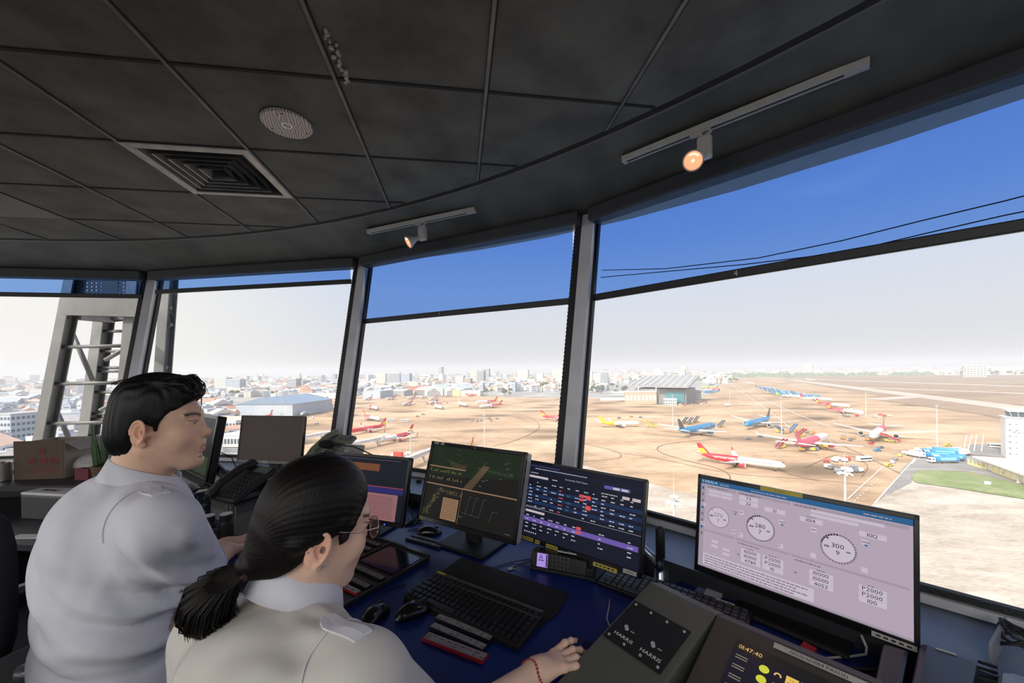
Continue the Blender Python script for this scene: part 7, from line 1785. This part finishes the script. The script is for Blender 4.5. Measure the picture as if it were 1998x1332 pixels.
# ------------------------------------------------------------------ light masts
M_pole = mat('mast_grey', (0.55, 0.54, 0.50), 0.5, scale=.5)
PM = []
def mast(px, py, H, label, topper=False):
    if not PM:
        t = thing('light_mast', label, 'light pole', gr(px, py), 0, 'tall apron light masts')
        MB().cyl((0, 0, 0), (0, 0, 1), .35, .2, 10).build('pole', M_pole, t)
        PM.append(t)
    t = thing('light_mast', label, 'light pole', gr(px, py), 0, 'tall apron light masts') if len(PM) > 1 or True else None
    if len(PM) == 1 and PM[0].get('used') is None:
        for c in kids(PM[0]): bpy.data.objects.remove(c)
        bpy.data.objects.remove(PM[0]); PM[0] = t; 
        PM.append(1)
    MB().cyl((0, 0, 0), (0, 0, H), .38, .2, 10).cyl((0, 0, 0), (0, 0, .5), .8, .8, 10).build('pole', M_pole, t)
    MB().cyl((0, 0, H - 1.6), (0, 0, H - 1.4), 1.3, 1.3, 16).cyl((0, 0, H - .3), (0, 0, H - .2), 1.0, 1.0, 16).build('head_ring', M_pole, t)
    for k in range(6):
        a = k * math.pi / 3
        MB(Matrix.Translation((1.5 * math.cos(a), 1.5 * math.sin(a), H - 1.7)) @ Matrix.Rotation(a, 4, 'Z') @ Matrix.Rotation(.5, 4, 'Y')).box((0, 0, 0), (.65, .5, .25)).build('floodlight', V_white if topper else V_grey, t)
    if topper: MB().cyl((0, 0, H), (0, 0, H + 4), .06, .03, 6).build('lightning_rod', M_pole, t)
for px, py, H, lb, tp in ((946, 898, 30, 'light mast rising just right of the square monitor', 0), (802, 945, 28, 'light mast between the two red jets near the left mullion', 0), (1313, 829, 31, 'light mast between cargo jet and blue jet', 0), (1525, 847, 32, 'light mast beside the blue boarding stairs', 0), (1829, 880, 31, 'tallest light mast, beside the blue tankers', 0), (1690, 811, 28, 'light mast in front of the red and white pair', 0),
        (1651, 1122, 29.5, 'near light mast rising behind the weather monitor', 1), (1318, 1240, 30, 'near light mast with rod between two monitors', 1), (551, 818, 30, 'thin light mast before the blue roofed warehouse', 0), (1987, 942, 26, 'light mast in front of the old tower', 0), (1424, 787, 26, 'distant light mast right of the big terminal', 0), (658, 866, 27, 'light mast left of the tall mullion', 0), (738, 779, 26, 'distant light mast before the grey sheds', 0), (973, 786, 24, 'distant light mast near the trees', 0)):
    mast(px, py, H, lb, tp)

# ------------------------------------------------------------------ buildings
W_ = lambda n, r, g, b, **k: mat(n, kk(r, g, b), 0.8, var=.06, scale=.05, **k)
B_white, B_tan, B_grey, B_blue = W_('building_white', .95, .94, .90), W_('building_tan', .62, .52, .40), W_('building_grey', .50, .51, .53), W_('building_pale_blue', .55, .62, .70)
B_roofg, B_roofb, B_roofr, B_green = W_('roof_grey', .34, .34, .34), W_('roof_blue', .26, .36, .48), W_('roof_red', .70, .32, .20), W_('roof_pale_green', .62, .74, .66)
B_glass, B_yel, B_cream = W_('glass_dark', .10, .16, .19), W_('building_yellow', .95, .85, .40), W_('building_cream', .95, .88, .70)
BL_ = []
def building(name, label, x0, x1, ybase, H, depth, wall, roof, cat='building', nwin=(0, 0), gable=0, ang=None, grp=None, parapet=True, winm=None):
    """front wall spans image columns x0..x1 on the ground line ybase"""
    a, b = gr(x0, ybase), gr(x1, ybase)
    if ang is not None:
        L = (b - a).length; d = Vector((math.cos(ang), math.sin(ang), 0)); b = a + d * L
    t = (b - a).normalized(); n = Vector((-t.y, t.x, 0)); L = (b - a).length
    r = thing(name, label, cat, a, math.atan2(t.y, t.x), grp); BL_.append((a + t * L / 2 + n * depth / 2, (L + depth) * .36 + 8))
    MB().box((L / 2, depth / 2, H / 2), (L, depth, H)).build('walls', wall, r)
    if gable > 0: MB().add([(-1, -1, H), (L + 1, -1, H), (L + 1, depth + 1, H), (-1, depth + 1, H), (-1, depth / 2, H + gable), (L + 1, depth / 2, H + gable)], [(0, 1, 5, 4), (2, 3, 4, 5), (0, 4, 3), (1, 2, 5), (3, 2, 1, 0)]).build('roof', roof, r)
    elif gable < 0:                          # ridge runs front to back
        g = -gable; MB().add([(-1, -1, H), (L + 1, -1, H), (L + 1, depth + 1, H), (-1, depth + 1, H), (L / 2, -1, H + g), (L / 2, depth + 1, H + g)], [(0, 4, 5, 3), (4, 1, 2, 5), (0, 1, 4), (3, 5, 2), (3, 2, 1, 0)]).build('roof', roof, r)
    else: MB().box((L / 2, depth / 2, H + .4), (L + .6, depth + .6, .8)).build('roof', roof, r)
    rows, cols = nwin
    if rows:
        w = MB()
        for i in range(rows):
            z = H * (i + .6) / (rows + .2)
            for j in range(cols): w.box((L * (j + .5) / cols, -.05, z), (L / cols * .6, .2, H / rows * .42))
            for j in range(max(1, int(cols * depth / L))):
                m_ = max(1, int(cols * depth / L)); w.box((-.05, depth * (j + .5) / m_, z), (.2, depth / m_ * .6, H / rows * .42)); w.box((L + .05, depth * (j + .5) / m_, z), (.2, depth / m_ * .6, H / rows * .42))
        w.build('window_row', winm or B_glass, r)
    return r
# the big terminal
a, b = gr(1236, 786), gr(1338, 790); t = (b - a).normalized(); L = (b - a).length
T = thing('terminal', 'big airport terminal with a sloping ribbed grey roof', 'terminal building', a, math.atan2(t.y, t.x))
MB().box((L / 2, 45, 12), (L, 80, 24)).build('walls', B_roofg, T)
MB().box((L * .80, 3.9, 12), (L * .34, 2, 17)).build('glass_front', mat('teal_glass', kk(.10, .30, .34), .3), T)
rf = MB(); 
for x0, x1, yo in ((-8, L * .48, 2), (L * .46, L + 6, -9)):
    rf.loft([[(x, yo, 27), (x, 95, 43), (x, 95, 45), (x, yo, 29)] for x in (x0, x1)])
ro = rf.build('roof', W_('terminal_roof', .40, .40, .40), T)
rb = MB()
for k in range(9):
    x = -6 + k * (L + 10) / 8.5; rb.loft([[(x, -8 if x > L * .46 else 3, 28.3 + (0 if x > L * .46 else 1.2)), (x, 95, 45.2), (x, 95, 46.2), (x, -8 if x > L * .46 else 3, 29.3 + (0 if x > L * .46 else 1.2))], [(x + 1.3, -8 if x > L * .46 else 3, 28.3 + (0 if x > L * .46 else 1.2)), (x + 1.3, 95, 45.2), (x + 1.3, 95, 46.2), (x + 1.3, -8 if x > L * .46 else 3, 29.3 + (0 if x > L * .46 else 1.2))]])
rb.build('roof_rib', B_white, ro)
for x in (L * .1, L * .45): MB().box((x, 2.5, 13), (1.6, 1.6, 27)).build('column', B_white, T)
building('terminal_pier', 'dark grey pier stepping away at the right of the terminal', 1352, 1368, 782, 17, 50, B_grey, B_roofg, nwin=(4, 6))
building('terminal_hall', 'tan block with a white base in front of the big terminal', 1221, 1281, 788, 20, 12, B_tan, B_white, nwin=(1, 8), winm=B_cream)
building('walkway_block', 'low white block in front of the terminal glass', 1299, 1321, 790, 9, 14, B_white, B_white, nwin=(2, 5))
building('round_hall', 'low white terraces left of the tan block', 1196, 1224, 778, 12, 30, B_white, B_white, nwin=(3, 7))
building('low_block', 'long low white block at the foot of the trees', 1172, 1222, 781, 6, 14, B_white, B_roofg)
building('fire_station', 'small pale tower block at the far end of the terminal apron', 1419, 1429, 745, 26, 20, B_cream, B_white, nwin=(3, 3))
# hangars
for x0, x1, yb, H, g, rc, wc, lb in ((786, 808, 769, 11, -8, B_roofr, B_cream, 'left gabled hangar with a brick red front'), (808, 833, 769.5, 11, -8, B_cream, B_roofr, 'second gabled hangar with a pale roof'), (829, 864, 771, 15, -8, B_green, B_white, 'white hangar with a pale green roof, left half'), (867, 903, 771, 15, -8, B_green, B_white, 'white hangar with a pale green roof, right half')):
    h = building('hangar', lb, x0, x1, yb, H, 75, wc, rc, 'hangar', gable=g, grp='hangars at the far side')
    Lh = (gr(x1, yb) - gr(x0, yb)).length
    MB().prism([(Lh * .14, 0), (Lh * .86, 0), (Lh * .86, H * .6), (Lh * .7, H * .8), (Lh * .62, H * .8), (Lh * .62, H * 1.05), (Lh * .38, H * 1.05), (Lh * .38, H * .8), (Lh * .3, H * .8), (Lh * .14, H * .6)], 1.2, 1.4, Matrix.Rotation(math.pi / 2, 4, 'X')).build('hangar_door', B_roofg, h)
building('yellow_shed', 'bright yellow shed right of the green roofed hangar', 883, 898, 772.5, 13, 30, B_yel, B_cream, gable=0)
building('white_shed', 'long white shed in front of the trees', 899, 937, 772.5, 11, 30, B_cream, B_white, gable=0)
building('long_shed', 'blue grey shed close to the left mullion', 708, 742, 777, 15, 60, B_blue, B_blue)
building('long_shed', 'long pale shed left of the gabled hangars', 742, 788, 772.5, 12, 50, B_grey, B_cream, gable=3)
building('warehouse', 'big warehouse with pale wall and blue roof at the left', 460, 571, 814, 17, 90, B_blue, B_roofb, 'warehouse', gable=-9)
building('warehouse_annex', 'low blue roofed annex at the right of the big warehouse', 571, 612, 802, 6, 50, B_blue, B_roofb, 'warehouse', gable=2)
building('office_block', 'long white office block with a window row beyond the warehouse', 567, 616, 769, 14, 25, B_white, B_cream, nwin=(2, 16))
building('long_wall_shed', 'long cream shed beyond the warehouse annex', 585, 672, 777, 9, 40, B_cream, B_cream)
building('office_block', 'white block with two large window bands below the warehouse', 440, 460, 846, 12, 18, B_white, B_white, nwin=(2, 3))
building('office_block', 'wide white office block with dark window rows seen through the lattice', 57, 94, 781, 26, 40, B_white, B_roofg, nwin=(6, 10))
building('tower_block', 'pale long slab block on the horizon behind the lattice', 122, 162, 751, 40, 30, B_cream, B_white, nwin=(5, 10))
building('office_block', 'grey blue office block at the left edge', -20, 21, 872, 26, 25, B_blue, B_grey, nwin=(5, 6))
for x0, x1, yb, H, D, lb in ((24, 84, 848, 8, 60, 'wide shed with a salmon roof at the foot of the lattice'), (86, 150, 836, 7, 55, 'second salmon roofed shed behind the lattice rungs'), (392, 440, 838, 7, 50, 'pale orange shed just right of the head')):
    building('shed', lb, x0, x1, yb, H, D, B_cream, W_('roof_salmon', .80, .58, .44), gable=4)
for i, (x0, x1, yb, H, m, rows, lb) in enumerate([(734, 752, 752, 52, B_cream, 12, 'pale cream tower block left of the grey slab'), (754, 780, 752, 52, B_grey, 14, 'wide grey apartment slab above the hangars'), (782, 799, 752, 50, B_blue, 12, 'blue grey tower block right of the grey slab'), (888, 904, 754, 40, B_white, 8, 'white tower block with a thin chimney at its left'), (905, 918, 754, 30, B_tan, 5, 'tan block with a white board'),
        (918, 930, 752, 60, B_cream, 12, 'cream tower block right of the tan block'), (930, 944, 752, 58, B_grey, 12, 'grey tower block, taller of the right pair'), (1010, 1030, 742, 60, B_cream, 8, 'pale far block above the trees left of the middle mullion'), (1078, 1100, 742, 62, B_cream, 8, 'pale far block just left of the middle mullion'), (1160, 1172, 752, 42, B_white, 8, 'white tower block right of the middle mullion'), (1148, 1156, 750, 50, B_white, 9, 'narrow white tower block beside the middle mullion'),
        (1174, 1186, 748, 46, B_grey, 7, 'grey blue tower block in the haze right of the mullion'), (1328, 1340, 733, 70, B_cream, 6, 'pale far tower above the terminal roof'), (1276, 1290, 735, 60, B_white, 6, 'white far block above the left of the terminal roof'), (1880, 1925, 735, 55, B_cream, 5, 'long pale block on the right skyline'), (1565, 1585, 730, 75, B_cream, 5, 'pale block in the haze at the far end of the runway'), (560, 578, 764, 40, B_grey, 7, 'grey block on the left skyline'), (440, 468, 765, 40, B_blue, 7, 'hazy blue block right of the man'), (418, 441, 762, 45, B_cream, 7, 'hazy cream block right of the man'), (856, 862, 742, 85, B_grey, 9, 'thin tower in the distant haze'), (940, 954, 742, 70, B_grey, 9, 'pale twin towers in the distance')]):
    building('tower_block', lb, x0, x1, yb, H, 22, m, B_white, 'apartment block', nwin=(rows, 7), grp='tower blocks on the skyline')
# old control tower at the right edge and the low building before it
a = gr(1963, 893); tw = thing('control_tower', 'old white control tower at the right edge of the view', 'control tower', a, -0.75)
MB().box((9, 6, 12.2), (18, 12, 24.4)).build('shaft', B_white, tw)
sl_ = MB()
for k in range(6): sl_.box((1.6, -.05, 2.7 + k * 3.6), (.9, .2, .6)); sl_.box((4.0, -.05, 2.7 + k * 3.6), (.7, .2, .5))
sl_.build('window_row', B_glass, tw)
MB().box((9, 6, 24.9), (19.5, 13.5, .6)).build('gallery', B_white, tw)
MB().loft([[(2.4, .6, 25.2), (15.6, .6, 25.2), (15.6, 11.4, 25.2), (2.4, 11.4, 25.2)], [(1.4, -.4, 28.4), (16.6, -.4, 28.4), (16.6, 12.4, 28.4), (1.4, 12.4, 28.4)]]).build('glass_cab', B_glass, tw)
fr = MB()
for k in range(6):
    x = 2.4 + 13.2 * k / 5; x2_ = 1.4 + 15.2 * k / 5; fr.cyl((x, .5, 25.2), (x2_, -.5, 28.4), .14, n=4)
for k in range(4): fr.cyl((2.4, .6 + 10.8 * k / 3, 25.2), (1.4, -.4 + 12.8 * k / 3, 28.4), .14, n=4)
fr.build('window_frame', B_white, tw)
MB().box((9, 6, 28.9), (16.5, 14, 1.0)).build('roof', B_white, tw)
ra_ = MB()
for k in range(7): ra_.cyl((2 + k * 2.2, 0, 29.4), (2 + k * 2.2, 0, 30.6 + (k % 3) * 1.1), .08, n=5)
ra_.cyl((2, 0, 30.5), (16, 0, 30.5), .06, n=5); ra_.build('railing', M_pole, tw)
a, b = gr(1916, 912), gr(1998, 944); t = (b - a).normalized()
lb_ = thing('apron_office', 'low pale building with a flat roof before the old tower', 'building', a, math.atan2(t.y, t.x)); L = (b - a).length + 30
MB().box((L / 2, 9, 2.6), (L, 18, 5.2)).build('walls', B_cream, lb_); MB().box((L / 2, 8, 5.6), (L + 3, 22, .8)).build('roof', B_white, lb_)
MB().box((L * .3, -.1, 1.2), (1.2, .2, 2.4)).build('door', B_glass, lb_)
def frames(x0, y0, x1, y1, n, H, label):
    a, b = gr(x0, y0), gr(x1, y1); t = (b - a).normalized(); L = (b - a).length
    r = thing('yellow_frame_fence', label, 'fence', a, math.atan2(t.y, t.x), 'yellow frames')
    MB().box((L / 2, 0, .6), (L, .5, 1.2)).build('kerb', B_yel, r)
    for k in range(n + 1): MB().box((L * k / n, 0, H / 2), (.7, .7, H)).build('post', B_yel, r)
frames(1890, 906, 1925, 916, 4, 3.2, 'yellow kerb with short posts right of the tankers')
frames(1938, 921, 1986, 939, 4, 3.6, 'yellow kerb with posts before the low building')
MB().box((0, 0, .6), (1.8, 1.2, 1.2)).build('lawn_cabinet', V_white, loc=gr(1927, 944, .35))
tag(bpy.data.objects['lawn_cabinet'], 'small white box standing on the green lawn', 'utility box')
# jet bridges and the near terminal roofs
def bridge(pa, pb, label, H=4.2):
    a, b = gr(*pa), gr(*pb); t = (b - a).normalized(); L = (b - a).length
    r = thing('jet_bridge', label, 'jet bridge', a, math.atan2(t.y, t.x), 'white jet bridges')
    MB().box((L * .3, 0, H + 1.4), (L * .6, 3.2, 2.8)).build('fixed_tunnel', B_white, r); MB().box((L * .78, 0, H + 1.4), (L * .44, 2.6, 2.4)).build('sliding_tunnel', B_white, r)
    w = MB()
    for k in range(int(L / 2.4)): w.box((1.2 + k * 2.4, 0, H + 1.5), (1.6, 3.26 if k * 2.4 < L * .6 else 2.66, .9))
    w.build('window_row', B_blue, r)
    for k in (.1, .55, .9): MB().box((L * k, 0, H / 2), (.9, 1.6, H)).build('support', B_grey, r)
    MB().cyl((L, 0, H - .3), (L, 0, H + 3.2), 2.2, n=12).build('head_cabin', B_white, r)
bridge((640, 892), (745, 868), 'white jet bridge reaching the docked red tailed jet'); bridge((770, 925), (862, 885), 'white jet bridge just left of the square monitor'); bridge((560, 872), (676, 850), 'white jet bridge left of the tall mullion')
for x0, x1, yb, H, D, lb in ((430, 560, 872, 9, 24, 'white low terminal roof behind the brown screen'),):
    building('terminal_annex', lb, x0, x1, yb, H, D, B_white, B_white, nwin=(1, 20))

# ------------------------------------------------------------------ the city: houses and trees
hr = random.Random(11)
wallc = [kk(.95, .93, .88), kk(.85, .86, .88), kk(.72, .74, .78), kk(.90, .80, .66), kk(.60, .66, .74), kk(.98, .97, .95), kk(.52, .55, .60)]
roofc = [kk(.80, .78, .75), kk(.62, .34, .24), kk(.50, .56, .62), kk(.72, .70, .66), kk(.44, .48, .52), kk(.86, .60, .46)]
M_house = [mat('house_wall_%s' % n, c, .85, var=.05, scale=.3) for n, c in zip(('cream', 'pale', 'grey', 'tan', 'blue', 'white', 'slate'), wallc)]
M_hroof = [mat('house_roof_%s' % n, c, .85, var=.08, scale=.3) for n, c in zip(('pale', 'red', 'blue', 'buff', 'dark', 'salmon'), roofc)]
def house_geo(mb, c, w, d, h, rz, wm, rm, gable):
    M = Matrix.Translation(c) @ Matrix.Rotation(rz, 4, 'Z')
    mb.use(wm).box((0, 0, h / 2), (w, d, h), M)
    mb.use(rm)
    if gable: mb.add([(-w / 2 - .4, -d / 2 - .4, h), (w / 2 + .4, -d / 2 - .4, h), (w / 2 + .4, d / 2 + .4, h), (-w / 2 - .4, d / 2 + .4, h), (-w / 2 - .4, 0, h + d * .22), (w / 2 + .4, 0, h + d * .22)], [(0, 1, 5, 4), (2, 3, 4, 5), (0, 4, 3), (1, 2, 5)], M)
    else: mb.box((0, 0, h + .3), (w + .3, d + .3, .6), M).box((w * .2, d * .1, h + 1.3), (w * .3, d * .3, 2.0), M)
    if h > 6:
        mb.use(B_glass)
        for k in range(int(h / 3.3)):
            mb.box((0, -d / 2, 2 + k * 3.3), (w * .7, .2, 1.1), M); mb.box((0, 0, 2 + k * 3.3), (w + .2, d * .6, 1.1), M)
def zone(px, py):                            # is the city allowed at this ground pixel
    if px < 415: return py > 746 - px * .012
    if px < 470: return 742 < py < 880
    if px < 700: return 739 < py < 774
    if px < 1180: return 734 < py < 764 
    if px < 1420: return 728 < py < 748 and not (1225 < px < 1375 and py > 742)
    return 716 < py < 731.5
pts = []
while len(pts) < 7500:
    px = hr.uniform(-60, 2060)
    hz = CY - (px - CX) * ROLL
    lo = hz + 7.5
    hi = 905 if px < 470 else (776 if px < 700 else (766 if px < 1180 else (750 if px < 1420 else 732)))
    py = lo + (hi - lo) * hr.random() ** 1.7
    if zone(px, py) and not (455 < px < 620 and 774 < py < 822): pts.append((px, py))
pts = [(gr(px, py), px, py) for px, py in pts]; pts.sort(key=lambda q: q[0].length)
occ = set(); keep = []
for q in pts:
    p = q[0]; g = 24 if p.length < 900 else 20; c_ = (round(p.x / g), round(p.y / g), g)
    if c_ in occ or any((p - c0).length < r0 for c0, r0 in BL_): continue
    occ.add(c_); keep.append(q)
pts = keep
hp = []
for i in range(10):
    mb = MB(); w, d, h = ((8, 14, 9), (12, 10, 7), (6, 16, 13), (18, 12, 6), (10, 10, 16), (14, 20, 7), (7, 12, 11), (24, 14, 8), (9, 9, 12), (11, 16, 10))[i]
    house_geo(mb, (0, 0, 0), w, d, h, 0, M_house[i % 7], M_hroof[i % 6], i % 2)
    hp.append(mb)
hob = []; names_c = ('cream', 'pale grey', 'grey', 'tan', 'pale blue', 'white', 'slate grey', 'cream', 'light grey', 'grey')
for i in range(300):
    p, px, py = pts[i]; k = i % 10
    side = 'behind the lattice mast' if px < 330 else 'right of the man'
    lab, g = '%s %s city house below the horizon %s' % ('gabled' if k % 2 else 'flat roofed', names_c[k], side), '%s %s houses %s' % ('gabled' if k % 2 else 'flat roofed', names_c[k], side)
    if i < 10: o = hp[i].build('house', None); hob.append(o)
    else: o = hob[k].copy(); C.objects.link(o)
    o.location = p; o.rotation_euler.z = hr.choice((.3, .3 + math.pi / 2, -.5, 1.1)); s = hr.uniform(.75, 1.35); o.scale = (s, s, s * hr.uniform(.7, 1.3))
    tag(o, lab, 'house', g)
ms = MB()
for p, px, py in pts[300:]:
    far = p.length > 1500; s = 1.0 + min(2.2, p.length / 2200)
    w, d, h = hr.uniform(8, 20) * s, hr.uniform(8, 20) * s, hr.uniform(5, 13) * (1 + .35 * (s - 1))
    if hr.random() < .035 and p.length > 1300: h *= hr.uniform(2, 3.6); w = 18 * s; d = 18
    if px > 1420: h = min(h, 22) * 1.2
    house_geo(ms, p, w, d, h, hr.uniform(0, 3), hr.choice(M_house), hr.choice(M_hroof), hr.random() < .4)
tag(ms.build('distant_houses', None), 'the packed mass of small pale city houses out to the horizon', 'houses', kind='stuff')
# trees
M_leaf = mat('tree_leaf', kk(.20, .27, .16), .9, var=.35, scale=.5); M_trunk = mat('tree_trunk', kk(.25, .20, .15), .9)
def crown(seed, n=90):
    r_ = random.Random(seed); mb = MB()
    for q in range(n):                       # clumps of leafy facets
        a, e, rr = r_.uniform(0, 6.28), r_.uniform(-.5, 1.5), r_.uniform(.55, 1)
        c = Vector((math.cos(a) * math.cos(e) * 4.2 * rr, math.sin(a) * math.cos(e) * 4.2 * rr, 7.2 + math.sin(e) * 3.2 * rr)); s = r_.uniform(.7, 1.4)
        V = [c + Vector((r_.uniform(-1, 1), r_.uniform(-1, 1), r_.uniform(-1, 1))).normalized() * s for _ in range(6)]
        mb.add(V, [(0, 1, 2), (0, 2, 3), (0, 3, 4), (0, 4, 5), (1, 2, 5), (3, 4, 1)])
    return mb
tp_ = []
for i in range(4):
    t = thing('tree', 'dark green tree', 'tree'); 
    crown(i).build('crown', M_leaf, t); MB().cyl((0, 0, 0), (0, 0, 5), .4, .25, 7).build('trunk', M_trunk, t); tp_.append(t)
tspots = []
for (x0, x1, y0, y1, n, where, s) in ((985, 1110, 752, 762, 22, 'in the belt left of the middle mullion', 1.5), (935, 1010, 763, 774, 12, 'beside the yellow and white sheds', 1.1), (1130, 1225, 756, 775, 16, 'left of the big terminal', 1.3), (1340, 1440, 741, 747, 18, 'in the belt behind the terminal apron', 1.5), (715, 800, 756, 762, 10, 'behind the long grey sheds', 1.4), (800, 900, 752, 757, 10, 'behind the gabled hangars', 1.3), (0, 330, 785, 850, 16, 'among the houses at the left', .9), (420, 560, 765, 778, 10, 'behind the blue roofed warehouse', 1.2), (1850, 1998, 731, 733, 14, 'along the right horizon', 1.9)):
    for q in range(n): tspots.append((hr.uniform(x0, x1), hr.uniform(y0, y1), where, s * hr.uniform(.8, 1.3)))
for i, (px, py, where, s) in enumerate(tspots):
    lab = 'dark green tree ' + where
    if i < 4: t = tp_[i]; t.location = gr(px, py); t['label'] = lab; t['group'] = 'trees ' + where; t.scale = (s,) * 3
    else: dup(tp_[i % 4], gr(px, py), hr.uniform(0, 6), lab, 'trees ' + where, s)
far = MB()
for q in range(1500):
    px = hr.uniform(-20, 2020); hz = CY - (px - CX) * ROLL
    py = hz + (hr.uniform(9, 24) if px < 1430 else hr.uniform(13, 19))
    p = gr(px, py); s = hr.uniform(6, 12) * (1 + p.length / 3500)
    V = [p + Vector((math.cos(a) * s * 1.3, math.sin(a) * s, 0)) for a in (0, 1.05, 2.1, 3.14, 4.2, 5.2)]
    Tt = [v * .55 + p * .45 + Vector((hr.uniform(-1, 1), 0, s * hr.uniform(.7, 1.1))) for v in V]
    far.add(V + Tt, [(j, (j + 1) % 6, 6 + (j + 1) % 6, 6 + j) for j in range(6)] + [(6, 7, 8, 9, 10, 11)])
tag(far.build('distant_trees', M_leaf), 'hazy belts of far trees between the city houses', 'trees', kind='stuff')
# low edge of the field: hedge behind the apron on the left
# haze
HZ = 0.00022
hm = bpy.data.materials.new('morning_haze'); hm.use_nodes = True; t = hm.node_tree; t.nodes.clear()
v = t.nodes.new('ShaderNodeVolumeScatter'); v.inputs['Color'].default_value = (1.0, 0.985, 0.965, 1); v.inputs['Density'].default_value = HZ; v.inputs['Anisotropy'].default_value = 0.0
o_ = t.nodes.new('ShaderNodeOutputMaterial'); t.links.new(v.outputs[0], o_.inputs['Volume'])
hz = MB().box((1500, 5030, GZ + 75 - 1), (16000, 10000, 152)).build('haze', hm)
tag(hz, 'pale morning haze over the airfield and city', 'haze', kind='stuff')
